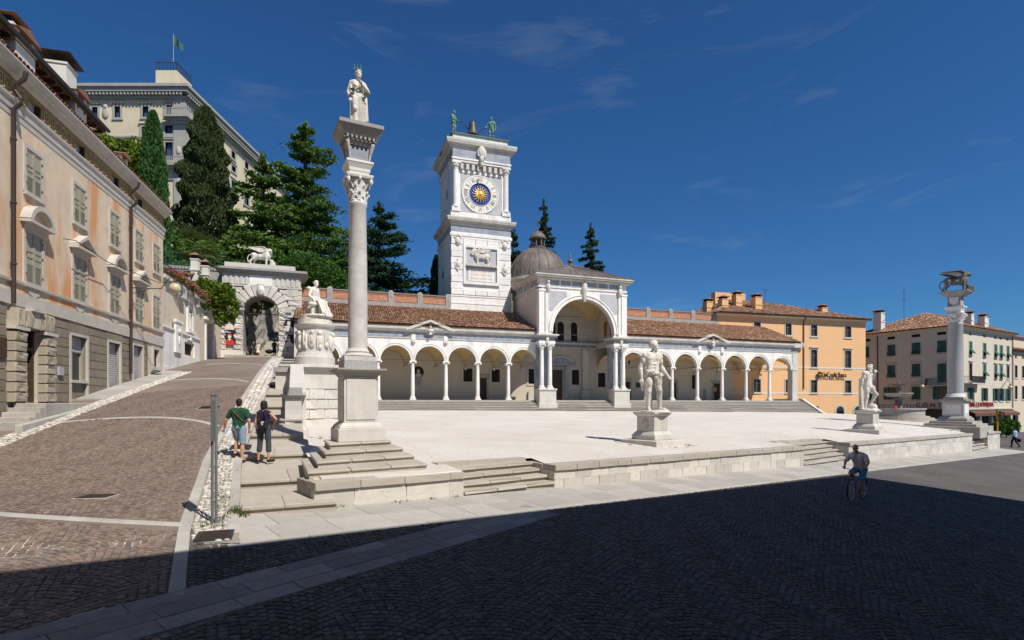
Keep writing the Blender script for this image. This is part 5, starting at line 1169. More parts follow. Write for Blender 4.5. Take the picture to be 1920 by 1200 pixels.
bx('grille', M['dark'], mw, 5.2, 7.6, .15, .2, 3.6, 4.5); MB().ell((6.4,-.16,4.78),(.22,.1,.2)).ell((6.0,-.13,4.75),(.26,.06,.1)).ell((6.8,-.13,4.75),(.26,.06,.1)).build('carving', M['statue'], mw, True)
bx('niche', M['dark'], mw, 6.2, 7.3, .3, .35, 5.6, 7.2); MB().box(5.9,6.2,-.1,.0,5.5,7.3).box(7.3,7.6,-.1,.0,5.5,7.3).box(5.8,7.7,-.2,.0,5.3,5.5).ring(6.75,7.2,.5,.85,-.12,0,12).build('niche_frame', M['marble'], mw)
MB().lathe([(.22,5.62),(.2,6.0),(.16,6.5),(.2,6.75),(.1,6.9)], 10, (6.75,.1,0)).ell((6.75,.08,7.05),(.12,.12,.16)).build('niche_statue', M['statue'], mw, True)
bx('door', M['roller'], mw, 11.3, 13.5, .3, .36, 3.2, 6.9); MB().box(11.0,11.3,-.1,.0,3.2,7.0).box(13.5,13.8,-.1,.0,3.2,7.0).box(10.7,14.1,-.22,.0,7.0,7.25).build('door_frame', M['marble'], mw)
bx('coping', M['stone'], mw, .3, 17.0, -.3, .7, 8.2, 8.45); MB().box(3.6,4.6,-.4,0,7.5,8.2).box(.3,1,-.1,.0,5.2,8.2).build('console', M['stone'], mw)
for q in range(5): MB().box(5.6+q*2.6,5.9+q*2.6,-.25,0,7.6,8.2).build('console', M['stone'], mw)
rl = thing('garden_railing', 'thin green iron railing along the top of the shrine wall', 'railing', (-22.9, 35.6, 0), MR)
b = MB()
for q in range(52): x = 1+q*.3; b.box(x-.012, x+.012, -.02, .02, 8.45, 9.3)
b.build('bars', M['green'], rl); MB().box(.9,16.6,-.025,.025,9.3,9.35).box(.9,16.6,-.02,.02,8.55,8.58).build('rails', M['green'], rl)
f2 = thing('terrace_railing', 'green iron railing on the upper terrace above the gate', 'railing', (-29.6, 53.5, 0), R(16)); b = MB()
for q in range(18): x = -3.6+q*.28; b.box(x-.015, x+.015, -.02, .02, 13.25, 14.4)
b.build('bars', M['green'], f2); MB().box(-3.7,1.3,-.03,.03,14.4,14.47).box(-3.7,1.3,-.03,.03,13.3,13.34).build('rails', M['green'], f2)
tw2 = thing('terrace_retaining_wall', 'grey retaining wall under the green terrace railing', 'wall', (-29.6, 53.8, 0), R(16)); bx('face', M['greyst'], tw2, -9, 1.2, 0, .6, 6, 13.25)
hs = thing('garden_house', 'low house with red tiled eaves hidden behind the shrine wall', 'house', (-30.4, 46.5, 0), R(12)); bx('wall', M['ochre'], hs, -4, 2.6, 0, 5, 4, 10.6); roof_face(hs, [(-4.5,-.7,10.75),(3.2,-.7,10.75),(2.2,3,11.9),(-4.5,3,11.9)], .12, M['pipe']); tiles('roof_tiles', hs, (-4.5,-.75,10.75), (1,0,0), (0,3.7,1.15), 7.6, 3.7, .24, .42)
chimney(hs, 2.9, 1.2, 10.5, 12.6, .6); chimney(hs, 3.9, .6, 10.2, 11.9, .5)

# ------------------------------------------------------------------ apricot bank
bk = thing('apricot_bank', 'apricot plastered bank with stone framed windows and hipped tiled roof', 'building', (36.16, 76, 0), R(15.3))
cols_ = [(-3.2,-2.1),(2.0,3.0),(6.32,7.4),(12.3,13.4)]
hol = [(a, c, 9.45, 11.0) for a, c in cols_]+[(a, c, 5.05, 7.5) for a, c in cols_[2:]]+[(a, c, 1.45, 3.2) for a, c in cols_]+[(6.5,7.7,-1.35,-.5),(10.75,12.1,-4,-1.2),(14.0,15.3,-4,-1.2)]
b = MB(); wall_holes(b, -9, 16.05, -4.5, 12, 0, .4, hol)
b.build('wall', M['orange'], bk); bx('side_wall', M['orange'], bk, 15.65, 16.05, .4, 17, -4.5, 12); bx('core', M['dark'], bk, -9, 15.6, .45, .5, -4, 11.9)
for q, (a, c_, z0, z1) in enumerate(hol[:10]): window(bk, a, c_, z0, z1, 0, .15, .05, .22, hood=(4 <= q < 6), mull=M['timber'])
for a, c_, z0, z1 in hol[10:11]: bx('cellar_pane', M['glass'], bk, a, c_, .2, .25, z0, z1)
for a, c_, z0, z1 in hol[11:]:
    xm = (a+c_)/2; dr = bpy.data.objects.new('arched_door', None); col.objects.link(dr); dr.parent = bk
    MB().ring(xm, -1.2, .675, .95, -.05, .3, 14).box(xm-.95, xm-.675, -.05, .3, -4, -1.2).box(xm+.675, xm+.95, -.05, .3, -4, -1.2).build('surround', M['trim'], dr); MB().box(a, c_, .2, .25, -4, -1.2).build('leaf', M['glass'], dr)
    MB().pxz([(xm+.675*math.cos(R(q*15)), -1.2+.675*math.sin(R(q*15))) for q in range(13)], -.012, -.004).build('fanlight', M['glass'], dr)
for z in (4.85, 1.22): bx('string_course', M['whitepl'], bk, -9, 16.07, -.03, 0, z, z+.2)
bx('base_course', M['trim'], bk, 9.4, 16.07, -.06, 0, -4.3, -1.7)
corn(-9.2, 16.2, 0, [(.02,11.75),(.3,11.85),(.5,11.9),(.55,12.0)]).build('eaves', M['whitepl'], bk); MB().tube([(-9.4,-.66,12.02),(16.4,-.66,12.02)], .11, 8).build('gutter', M['pipe'], bk); MB().tube([(5.0,-.6,11.95),(5.0,-.12,11.5),(5.0,-.12,1.9)], .07, 8).build('downpipe', M['pipe'], bk)
E4 = [(-9.5,-.7),(16.6,-.7),(16.6,17.5),(-9.5,17.5)]; RD = [(-1.5,8,15.6),(4.0,8,15.6)]
roof_face(bk, [(*E4[0],12.05),(*E4[1],12.05),RD[1],RD[0]], .1); roof_face(bk, [(*E4[1],12.05),(*E4[2],12.05),RD[1]], .1); roof_face(bk, [(*E4[3],12.05),(*E4[0],12.05),RD[0]], .1)
SLb = math.hypot(8.7, 3.55); tiles('roof_tiles', bk, (-9.5,-.75,12.08), (1,0,0), (0,8.7,3.55), 26.1, SLb, .3, .5, lambda a, c: a > 8*c/SLb and a < 26.1-12.6*c/SLb)
SLs = math.hypot(12.6, 3.55); tiles('roof_tiles', bk, (16.6,-.7,12.08), (0,1,0), (-12.6,0,3.55), 18.2, SLs, .3, .5, lambda a, c: a > 8.7*c/SLs and a < 18.2-9.5*c/SLs)
SLl = math.hypot(8, 3.55); tiles('roof_tiles', bk, (-9.5,-.7,12.08), (0,1,0), (8,0,3.55), 18.2, SLl, .3, .5, lambda a, c: a > 8.7*c/SLl and a < 18.2-9.5*c/SLl)
for x, y, z0, z1, w_ in ((-3.2,3.5,13,15.4,1.0),(-1.0,2.2,12.6,14.9,1.1),(10.8,2.5,12.3,14.0,.95),(-6.3,2.4,12.6,14.4,1.0),(-7.9,3.6,12.4,14.2,1.0)):
    chimney(bk, x, y, z0, z1, w_, 0, M['orange'])
bx('roof_parapet', M['orange'], bk, -3.2, 2.2, 8.5, 9.5, 14.5, 16.8)
MB().tube([(4.5,7,15.4),(4.5,7,17.4)], .03, 5).box(3.9,5.1,6.97,7.03,17.2,17.25).build('aerial', M['iron'], bk)
text('UniCredit Banca', .98, M['signgold'], bk, (10.1,-.28,3.95), 0, .05, sx=.66); MB().lathe([(.42,0),(.4,.1)], 18).xf(Matrix.Translation((7.55,-.25,3.95)) @ Matrix.Rotation(R(90),4,'X') @ Matrix.Diagonal((.85,1.15,1,1))).build('sign_roundel', M['signgold'], bk)
MB().box(7.4,7.7,-.4,-.36,3.9,4.0).xf(Matrix.Identity(4)).build('roundel_stroke', M['orange'], bk)
MB().ell((4.55,-.4,8.0),(.3,.12,.4)).build('alarm_dish', M['roller'], bk, True); MB().box(16.0,16.06,-.05,.0,0,.01)

# ------------------------------------------------------------------ cream corner house
wh = thing('cream_corner_house', 'cream corner house with green shutters, café awnings and a hipped tiled roof', 'building', (64.47, 80, 0), R(30.2))
RHx, LDp, ZT, ZB = 20.6, 14.0, 11.2, -4.6
b = MB()
rr1 = [(4.7,5.7),(9.5,10.6),(13.6,14.7),(15.7,16.8),(18.4,19.4)]
Rh = [(a, c, 7.25, 9.2) for a, c in rr1]+[(a, c, 4.0 if q else 3.3, 5.95) for q, (a, c) in enumerate(rr1)]+[(a, c, .3, 2.25) for a, c in rr1]+[(a, a+.9, 10.1, 10.55) for a in (4.7,9.6,13.6,15.6,18.2)]
wall_holes(b, 0, RHx, -.9, ZT, 0, .35, Rh); b.build('right_wall', M['ivory'], wh)
lc = [(-8.95,-7.8),(-5.5,-4.35),(-2.15,-1.0),(-12.6,-11.7)]
Lh = [(a, c, 7.45, 9.2) for a, c in lc]+[(a, c, 4.0, 5.95) for a, c in lc[:2]]+[(-2.15,-1.0,2.95,5.8),(-12.6,-11.7,3.9,5.8)]+[(a, c, .5, 2.45) for a, c in lc]+[(a-.05, a+1.1, 10.05, 10.5) for a, c in lc]
b = MB(); wall_holes(b, -LDp, 0, -.9, ZT, 0, .35, Lh); o = b.build('left_wall', M['ivory'], wh); o.rotation_euler = (0, 0, R(-90))
bx('core', M['dark'], wh, .4, RHx-.2, .4, LDp, ZB, ZT-.1)
for q, (a, c_, z0, z1) in enumerate(Rh):
    if q < 15:
        w_ = window(wh, a, c_, z0, z1, 0, .12, .04, .25, hood=(5 <= q < 10), mull=M['timber'])
        if q >= 10:
            for x0, x1 in ((a-.55, a-.02), (c_+.02, c_+.55)): bx('shutter', M['green'], w_, x0, x1, -.09, -.045, z0, z1)
        elif q in (0, 1, 2, 3, 4, 6, 7, 8):
            zz = z0+(z1-z0)*.45
            for x0, x1 in ((a, (a+c_)/2-.02), ((a+c_)/2+.02, c_)):
                bx('shutter', M['green'], w_, x0, x1, -.02, .03, zz, z1); b = MB().add([(x0,-.5,z0+.12),(x1,-.5,z0+.12),(x1,.0,zz),(x0,.0,zz),(x0,-.5,z0+.17),(x1,-.5,z0+.17),(x1,.0,zz+.05),(x0,.0,zz+.05)], [(0,3,2,1),(4,5,6,7),(0,1,5,4),(1,2,6,5),(2,3,7,6),(3,0,4,7)]); b.build('shutter_flap', M['green'], w_)
    else: bx('attic_opening', M['dark'], wh, a, c_, .2, .25, z0, z1)
for q, (a, c_, z0, z1) in enumerate(Lh):
    if z0 > 10: o = bx('attic_opening', M['dark'], wh, a, c_, .2, .25, z0, z1); o.rotation_euler = (0, 0, R(-90)); continue
    w_ = window(wh, a, c_, z0, z1, 0, .12, .04, .25, hood=(q >= 4), mull=M['timber']); w_.rotation_euler = (0, 0, R(-90))
    zz = z0+(z1-z0)*.36
    if z0 > .6:
        for x0, x1 in ((a, (a+c_)/2-.02), ((a+c_)/2+.02, c_)):
            bx('shutter', M['green'], w_, x0, x1, -.02, .03, zz if z0 > 3.2 else z0, z1)
            if z0 > 3.2: b = MB().add([(x0,-.32,z0+.1),(x1,-.32,z0+.1),(x1,.0,zz),(x0,.0,zz),(x0,-.32,z0+.15),(x1,-.32,z0+.15),(x1,.0,zz+.05),(x0,.0,zz+.05)], [(0,3,2,1),(4,5,6,7),(0,1,5,4),(1,2,6,5),(2,3,7,6),(3,0,4,7)]); b.build('shutter_flap', M['green'], w_)
    else:
        for x0, x1 in (((a-.55, a-.02), (c_+.02, c_+.55)) if q != 9 else ((a, (a+c_)/2-.01), ((a+c_)/2+.01, c_))): bx('shutter', M['green'], w_, x0, x1, -.09, -.045, z0, z1)
b = MB()
for x in (0.3, 4.2, 8.6, 12.9, 17.0, 20.0): b.box(x-.3, x+.3, 0, .5, ZB, -.9)
b.build('piers', M['trim'], wh); bx('shop_dark', M['dark'], wh, .3, RHx, .52, .6, ZB, -.9); bx('shop_fascia', M['trim'], wh, -.06, RHx, -.25, 0, -1.05, -.85)
o = bx('shop_dark', M['wood'], wh, -LDp, 0, .3, .5, ZB, -.9); o.rotation_euler = (0, 0, R(-90)); o = bx('shop_fascia', M['greyst'], wh, -LDp, 0, -.25, 0, -.95, -.8); o.rotation_euler = (0, 0, R(-90))
for x0, x1 in ((3.8, 9.0), (9.2, 13.4), (14.2, 20.3)): MB().add([(x0,-.02,-1.1),(x1,-.02,-1.1),(x1,-1.1,-1.6),(x0,-1.1,-1.6),(x1,-1.1,-2.0),(x0,-1.1,-2.0)], [(0,1,2,3),(3,2,4,5)]).build('awning', M['awning'], wh, fixn=False)
text('CAFFÈ CONTARENA', 1.0, M['signred'], wh, (8.3,-.12,-.32), 0, .05, sx=1.02); o = text('C O N T A R E N A', .9, M['signred'], wh, (-.1,1.2,-.38), R(-90), .05); o.location = (-.12, 1.2, -.38)
corn(-.3, RHx+.3, 0, [(.02,ZT-.45),(.1,ZT-.4),(.35,ZT-.15),(.6,ZT)]).build('eaves', M['ivory'], wh); o = corn(-LDp, .3, 0, [(.02,ZT-.45),(.1,ZT-.4),(.35,ZT-.15),(.6,ZT)]).build('eaves', M['ivory'], wh); o.rotation_euler = (0, 0, R(-90))
A4 = [(-.7,-.7,ZT+.03),(RHx+.5,-.7,ZT+.03),(RHx+.5,LDp,ZT+.03),(-.7,LDp,ZT+.03)]; B2 = [(6.5,6.5,14.4),(15,6.5,14.4)]
roof_face(wh, [A4[0],A4[1],B2[1],B2[0]]); roof_face(wh, [A4[3],A4[0],B2[0]]); roof_face(wh, [A4[1],A4[2],B2[1]])
s1 = math.hypot(7.2, 3.35); tiles('roof_tiles', wh, A4[0], (1,0,0), (0,7.2,3.35), 21.8, s1, .3, .5, lambda a, c: a > 7.2*c/s1 and a < 21.8-6.1*c/s1); tiles('roof_tiles', wh, A4[0], (0,1,0), (7.2,0,3.35), 14.7, s1, .3, .5, lambda a, c: a > 7.2*c/s1 and a < 14.7-7.5*c/s1)
for x, y in ((7.2,.9),(12.2,1.0),(14.5,1.6)): chimney(wh, x, y, 11.5, 13.6, .9)
chimney(wh, .6, 10.5, 11.5, 14.6, 1.2); MB().tube([(2,7.5,12),(2,7.5,18.2)], .03, 5).box(1.2,2.8,7.47,7.53,16.4,16.45).box(1.5,2.5,7.47,7.53,17.4,17.45).build('aerial', M['iron'], wh)
def balcony(rot, x0, x1, z):
    c = bpy.data.objects.new('balcony', None); col.objects.link(c); c.parent = wh; c.rotation_euler = (0, 0, rot)
    MB().box(x0, x1, -1.0, -.01, z-.16, z).build('slab', M['stone'], c); b = MB(); n = int((x1-x0)/.16)
    for q in range(n+1): x = lerp(x0+.04, x1-.04, q/n); b.box(x-.02, x+.02, -.97, -.93, z, z+.95)
    b.box(x0, x1, -.99, -.91, z+.95, z+1.0); b.box(x0, x0+.05, -.95, -.02, z+.95, z+1.0); b.box(x1-.05, x1, -.95, -.02, z+.95, z+1.0)
    for q in range(6): b.box(x0+.0, x0+.04, -.9+q*.16, -.87+q*.16, z, z+.95); b.box(x1-.04, x1, -.9+q*.16, -.87+q*.16, z, z+.95)
    b.build('railing', M['iron'], c)
balcony(0, 3.0, 7.6, 2.95); balcony(R(-90), -3.4, -.2, 2.6)
MB().tube([(-.12,10.4,11.0),(-.12,10.4,-1)], .07, 6).build('downpipe', M['pipe'], wh); MB().tube([(RHx-.1,-.12,11.0),(RHx-.1,-.12,-4)], .07, 6).build('downpipe', M['pipe'], wh)
fr_ = thing('far_arcaded_house', 'yellowish house with an arched ground floor at the right edge', 'building', (64.47, 80, 0), R(30.2))
b = MB(); wall_holes(b, 20.8, 34, -1.1, 8.6, .2, .6, [(22.3,23.3,4.2,6.2),(25.3,26.3,4.2,6.2),(22.3,23.3,.6,2.8),(25.3,26.3,.6,2.8),(28.3,29.3,4.2,6.2),(22.3,23.2,7.4,8.2),(25.3,26.2,7.4,8.2)]); b.arch(20.8, 24.6, 22.6, 1.25, -2.6, -1.1, .2, .6).box(20.8,21.35,.2,.6,-5,-2.6).box(23.85,24.6,.2,.6,-5,-2.6).box(24.6,34,.2,.6,-5,-1.1); b.build('wall', M['cream'], fr_)
for a, z0, z1 in ((22.3,4.2,6.2),(25.3,4.2,6.2),(22.3,.6,2.8),(25.3,.6,2.8),(28.3,4.2,6.2)): window(fr_, a, a+1, z0, z1, .2, .12, .04, .22)
bx('core', M['dark'], fr_, 20.9, 34, 1.5, 1.6, -5, 8.5); roof_face(fr_, [(20.6,-.4,8.7),(34,-.4,8.7),(34,6,10.8),(20.6,6,10.8)]); tiles('roof_tiles', fr_, (20.6,-.45,8.73), (1,0,0), (0,6.4,2.1), 13.4, 6.7, .3, .5)
bx('dormer_storey', M['cream'], fr_, 21.5, 34, 2.2, 8, 9, 11.6); roof_face(fr_, [(21.2,1.8,11.6),(34,1.8,11.6),(34,6,13),(23,6,13)], .12, M['tile'])

# ------------------------------------------------------------------ castle on the hill
ca = thing('hill_castle', 'great yellow and grey castle on the hill with a flag turret', 'castle', (-56.7, 95, 0), 0)
Fh = [(-15.9,-14.9,49.3,51.1),(-12.0,-11.0,49.3,51.2),(-7.15,-6.1,49.4,51.2),(-3.1,-2.05,49.6,51.4),(-7.3,-6.0,46.4,47.7),(-3.25,-1.9,46.5,47.9),(-3.25,-1.9,41.9,45.0),(-7.3,-6.0,41.9,45.0),(-12.2,-10.9,41.9,45)]
b = MB(); wall_holes(b, -26, 0, 10, 54, 0, .6, Fh); b.build('front_wall', M['castle'], ca)
Sh = [(15.9,17.4,49.6,51.0),(21.5,23.0,49.9,51.3),(16.0,17.6,47.0,48.1),(15.9,18.0,42.2,45.1),(21.2,23.2,42.2,45.1),(27,29,42.2,45.1),(8,9.6,49.6,51),(27,28.4,49.8,51.2),(4.5,6,49.6,51),(16,17.8,35,38),(22,23.8,35,38)]
b = MB(); wall_holes(b, 0, 44, 10, 54, 0, .6, Sh); o = b.build('side_wall', M['castle'], ca); o.rotation_euler = (0, 0, R(90))
bx('core', M['dark'], ca, -26, -.7, .7, 44, 10, 53.9)
for h in Fh: window(ca, *h, 0, .35, .12, .4, M['castlestone'], M['blueglass'], hood=True)
for h in Sh: w_ = window(ca, *h, 0, .3, .12, .4, M['castlestone'], M['blueglass'], hood=True); w_.rotation_euler = (0, 0, R(90))
MB().box(-1.7,.25,-.25,1.7,10,52.5).build('corner_quoin', M['castlestone'], ca)
for z in (48.9, 40.6):
    MB().box(-3.0,1.3,-1.3,2.6,z,z+.28).box(-2.4,.9,-.9,2.0,z-.4,z).box(-2.1,.6,-.6,1.9,z-.9,z-.4).build('balcony', M['castlestone'], ca); b = MB()
    for q in range(15): b.box(-2.95+q*.29,-2.85+q*.29,-1.25,-1.17,z+.28,z+1.4)
    for q in range(13): b.box(1.15,1.23,-1.2+q*.3,-1.1+q*.3,z+.28,z+1.4)
    tag(b.box(-3,1.28,-1.28,-1.14,z+1.4,z+1.52).box(1.12,1.27,-1.14,2.6,z+1.4,z+1.52).build('balcony_railing', M['castlestone'], ca), kind='stuff')
for z in (45.8, 38.5): bx('string_course', M['castlestone'], ca, -26, -1.7, -.2, 0, z, z+.3)
b = MB().box(-26.2,.5,-.5,44,52.4,52.8).box(-26.8,1.1,-1.1,44.6,53.3,54.0).box(-27,1.4,-1.4,44.8,54.0,54.5); b.build('cornice', M['castlestone'], ca)
b = MB()
for q in range(44): x = -26+q*.6; b.box(x, x+.3, -1.0, -.5, 52.8, 53.3)
for q in range(72): y = -.3+q*.6; b.box(.5, 1.0, y, y+.3, 52.8, 53.3)
tag(b.build('dentils', M['castlestone'], ca), kind='stuff')
for x, z in ((-13.5,50.2),): MB().ell((x,-.1,z),(.6,.2,1.1)).ell((x,-.2,z+.9),(.4,.2,.4)).build('coat_of_arms', M['trim'], ca, True)
MB().ell((-.8,-.28,43.5),(.4,.15,.7)).build('coat_of_arms', M['trim'], ca, True); MB().ell((-.8,-.28,38),(.4,.15,.7)).build('coat_of_arms', M['trim'], ca, True)
tu = bpy.data.objects.new('turret', None); col.objects.link(tu); tu.parent = ca
MB().box(-5.9,-2.2,1.5,6.0,54.5,58.4).build('walls', M['castle'], tu); bx('slit', M['dark'], tu, -3.6, -3.2, 1.45, 1.52, 55.0, 55.8); bx('slit', M['dark'], tu, -2.6, -2.2, 1.45, 1.52, 54.9, 55.7)
b = MB()
for x in np.linspace(-5.8, -2.3, 8): b.box(x-.04, x+.04, 1.5, 1.58, 58.4, 59.8)
for y in np.linspace(1.6, 5.9, 9): b.box(-2.3, -2.22, y-.04, y+.04, 58.4, 59.8)
b.box(-5.9,-2.2,1.48,1.6,59.75,59.85).box(-2.3,-2.2,1.5,6.0,59.75,59.85); b.build('railing', M['iron'], tu)
fl = bpy.data.objects.new('flag', None); col.objects.link(fl); fl.parent = ca
MB().lathe([(.06,58.4),(.04,65.8)], 8, (-3.7,3,0)).build('pole', M['roller'], fl); 
b = MB()
for i_ in range(9):
    for j in range(2): b.v.append((-3.65+i_*.2, 3+.25*math.sin(i_*.9), 65.6-i_*.22-j*(1.5-.05*i_)))
for i_ in range(8): b.f.append((2*i_, 2*i_+1, 2*i_+3, 2*i_+2))
b.build('cloth', M['green'], fl, fixn=False)

# hill under the castle and the gardens
def cut_(x, y):
    p = Vector((x, y))-LO; t_, q_ = p.dot(LU), p.dot(LB); return 16*sstep(11, 7.5, q_)*sstep(-9, -6, t_)+14*(-13.6 < t_ < -7.0 and q_ < 30)
def hz_(x, y): return 6.5-14*sstep(12, 32, x)+12*sstep(-14, -50, x)*sstep(60, 92, y)+2.5*sstep(60, 75, y)*sstep(20, -10, x)+5*sstep(95, 150, y)*sstep(10, -30, x)
tag(grid('hill', [float(v) for v in np.arange(-140, 61, 2)], [float(v) for v in np.arange(66, 190, 2)], lambda x, y: hz_(x, y)-cut_(x, y)+.5*math.sin(x*.4)*math.sin(y*.3), M['hill']), kind='structure')
tag(grid('garden_slope', [float(v) for v in np.arange(-70, -15, .8)], [float(v) for v in np.arange(56.5, 72, .8)], lambda x, y: lerp(6, hz_(x, y), (y-56.5)/13)+3.0*sstep(-22, -34, x)-cut_(x, y), M['hill']), kind='structure')

# ------------------------------------------------------------------ the public loggia at the photographer's back (it throws the shade)
EZ = 9.75; fc = Vector((21.8, 15.95)); fd = Vector((-.814, -.581)); fr2 = Vector((.79, -.61)); nb_ = Vector((.616, -.788))
ll = thing('public_loggia', 'tall striped public loggia behind the viewer shading the foreground cobbles', 'building', (fc.x, fc.y, 0), math.atan2(fd.y, fd.x))
cr = lambda v: (v.dot(fd), v.dot(Vector((-fd.y, fd.x))))
sd_ = fr2*16; q1, q2 = cr(sd_); 
E_ = MB().poly([(0,0),(60,0),(60,q2),(q1,q2)][::(1 if q2 > 0 else -1)], EZ-.4, EZ); E_.build('eaves', M['stone'], ll)
sg = 1 if q2 > 0 else -1
MB().poly([(.9,.7*sg),(60,.7*sg),(60,q2),(q1+.9,q2)][::sg], EZ-4.2, EZ-.4).build('upper_wall', M['marble'], ll); MB().poly([(1.2,4*sg),(60,4*sg),(60,q2),(q1+1.2,q2)][::sg], -4, EZ-4.2).build('back_wall', M['stone'], ll)
for q in range(15): x = 1.4+q*4.0; MB().box(x-.4, x+.4, min(.8*sg,1.6*sg), max(.8*sg,1.6*sg), -3.5, EZ-4.2).build('pier', M['marble'], ll)
MB().poly([(1,.6*sg),(60,.6*sg),(60,q2),(q1+1,q2)][::sg], -4.5, -1.75).build('podium', M['stone'], ll)
MB().poly([(.5,.5*sg),(60,.5*sg),(60,q2),(q1+1,q2)][::sg], EZ, EZ+.5).build('roof_edge', M['tile'], ll)
MB().add([(.8,.8*sg,EZ+.5),(60,.8*sg,EZ+.5),(60,q2,EZ+.5),(q1+1.3,q2,EZ+.5),(12,abs(q2)*.5*sg,EZ+7.5),(55,abs(q2)*.5*sg,EZ+7.5)], [(0,1,5,4),(1,2,5),(2,3,4,5),(3,0,4)]).build('roof', M['tile'], ll)
# ------------------------------------------------------------------ figures: one continuous skin each
def remesh(mb, name, m, parent, voxel, smooth=4):
    me = bpy.data.meshes.new('tmp'); me.from_pydata(mb.v, [], mb.f); o = bpy.data.objects.new('tmp', me); col.objects.link(o)
    rm = o.modifiers.new('r', 'REMESH'); rm.mode = 'VOXEL'; rm.voxel_size = voxel; rm.use_smooth_shade = True
    sm = o.modifiers.new('s', 'SMOOTH'); sm.factor = .5; sm.iterations = smooth
    bpy.context.view_layer.update(); dg = bpy.context.evaluated_depsgraph_get()
    m2 = bpy.data.meshes.new_from_object(o.evaluated_get(dg)); m2.name = name; bpy.data.objects.remove(o); bpy.data.meshes.remove(me)
    m2.materials.clear(); m2.materials.append(m); m2.polygons.foreach_set('use_smooth', [True]*len(m2.polygons))
    ob = bpy.data.objects.new(name, m2); col.objects.link(ob); ob.parent = parent; return ob
V3 = lambda *a: Vector(a)
def pose(**kw):                                                           # standing, facing -y, figure's left is +x; 1.75 m
    j = dict(head=(0,-.02,1.63), neck=(0,.01,1.47), pel=(0,0,.95), shl=(.185,.01,1.41), ell=(.25,.03,1.13), wrl=(.26,-.05,.88), shr=(-.185,.01,1.41), elr=(-.25,.03,1.13), wrr=(-.26,-.05,.88),
             hpl=(.095,0,.92), knl=(.11,-.03,.50), anl=(.11,.03,.085), tol=(.14,-.15,.03), hpr=(-.095,0,.92), knr=(-.11,-.03,.50), anr=(-.11,.03,.085), tor=(-.14,-.15,.03), look=(0,-1,0))
    j.update(kw); return {k: Vector(v) for k, v in j.items()}
def hand(b, w, d, side, curl=.35, k=1.0):                                 # palm, four bent fingers of different length, thumb at the side
    d = d.normalized(); up = V3(0, 0, 1) if abs(d.z) < .9 else V3(0, -1, 0); e = d.cross(up).normalized()*side; n = e.cross(d).normalized()
    p = w+d*.05*k; b.cap(w+d*.01*k, w+d*.07*k, .028*k, .032*k, 8); b.cap(p-e*.016*k, p+e*.016*k, .024*k, .024*k, 8)
    for q, (o, ln) in enumerate(((-.03, .072), (-.01, .084), (.01, .078), (.028, .06))):
        a = w+d*.085*k+e*o*k; m_ = a+(d*(1-curl)+n*curl).normalized()*ln*.5*k; t_ = m_+(d*(1-2*curl)+n*2*curl).normalized()*ln*.5*k; b.cap(a, m_, .0095*k, .009*k, 6); b.cap(m_, t_, .009*k, .0075*k, 6)
    a = w+d*.03*k-e*.025*k; m_ = a+(d*.6-e*.8).normalized()*.04*k; b.cap(a, m_, .012*k, .011*k, 6); b.cap(m_, m_+(d*.9+n*.3).normalized()*.035*k, .011*k, .009*k, 6)
def headmesh(b, j, k=1.0, hair=None):
    c = j['head']; f = j['look'].normalized(); s = f.cross(V3(0,0,1)).normalized(); u = s.cross(f)
    Mx = Matrix((s, -f, u)).transposed()
    b.ell(c+u*.03*k, (.074*k,.092*k,.088*k), 14, 10, Mx); b.ell(c-u*.045*k+f*.022*k, (.056*k,.066*k,.07*k), 12, 8, Mx); b.ell(c-u*.092*k+f*.06*k, (.026*k,.024*k,.022*k), 8, 6, Mx)
    b.cap(c+f*.088*k+u*.012*k, c+f*.108*k-u*.03*k, .011*k, .017*k, 6)                      # nose
    b.ell(c+f*.082*k-u*.062*k, (.026*k,.014*k,.009*k), 8, 5, Mx)                            # lips
    b.ell(c+f*.076*k+u*.03*k, (.05*k,.02*k,.012*k), 8, 5, Mx)                               # brow
    for e in (-1, 1):
        b.ell(c+s*e*.078*k-u*.005*k, (.012*k,.022*k,.032*k), 6, 6, Mx); b.ell(c+f*.075*k+s*e*.03*k+u*.008*k, (.012*k,.01*k,.008*k), 6, 5, Mx); b.ell(c+f*.06*k+s*e*.038*k-u*.03*k, (.024*k,.024*k,.024*k), 6, 5, Mx)
    b.cap(j['neck']-V3(0,0,.02), c-u*.05*k, .058*k, .052*k, 10)
def torso(b, j, g=0, m=1.0, lo=1.0):
    for s in 'lr':
        a = j['neck'].lerp(j['sh'+s], .56)-V3(0,0,.04); h = j['pel'].lerp(j['hp'+s], .62)+V3(0,0,.02); mid = a.lerp(h, .52)
        mid = mid.lerp(a.lerp(h, .52)*.0+(j['neck'].lerp(j['pel'], .56)), .28)
        b.cap(a, mid, (.105+g)*m, (.092+g)*m); b.cap(mid, h.lerp(mid, 1-lo), (.092+g)*m, (.105+g)*m)
        b.cap(j['neck'].lerp(j['sh'+s], .2), j['sh'+s], (.055+g)*m, (.058+g)*m)
    c = j['neck'].lerp(j['pel'], .3); b.ell(c, ((.15+g)*m, (.1+g)*m, .17))
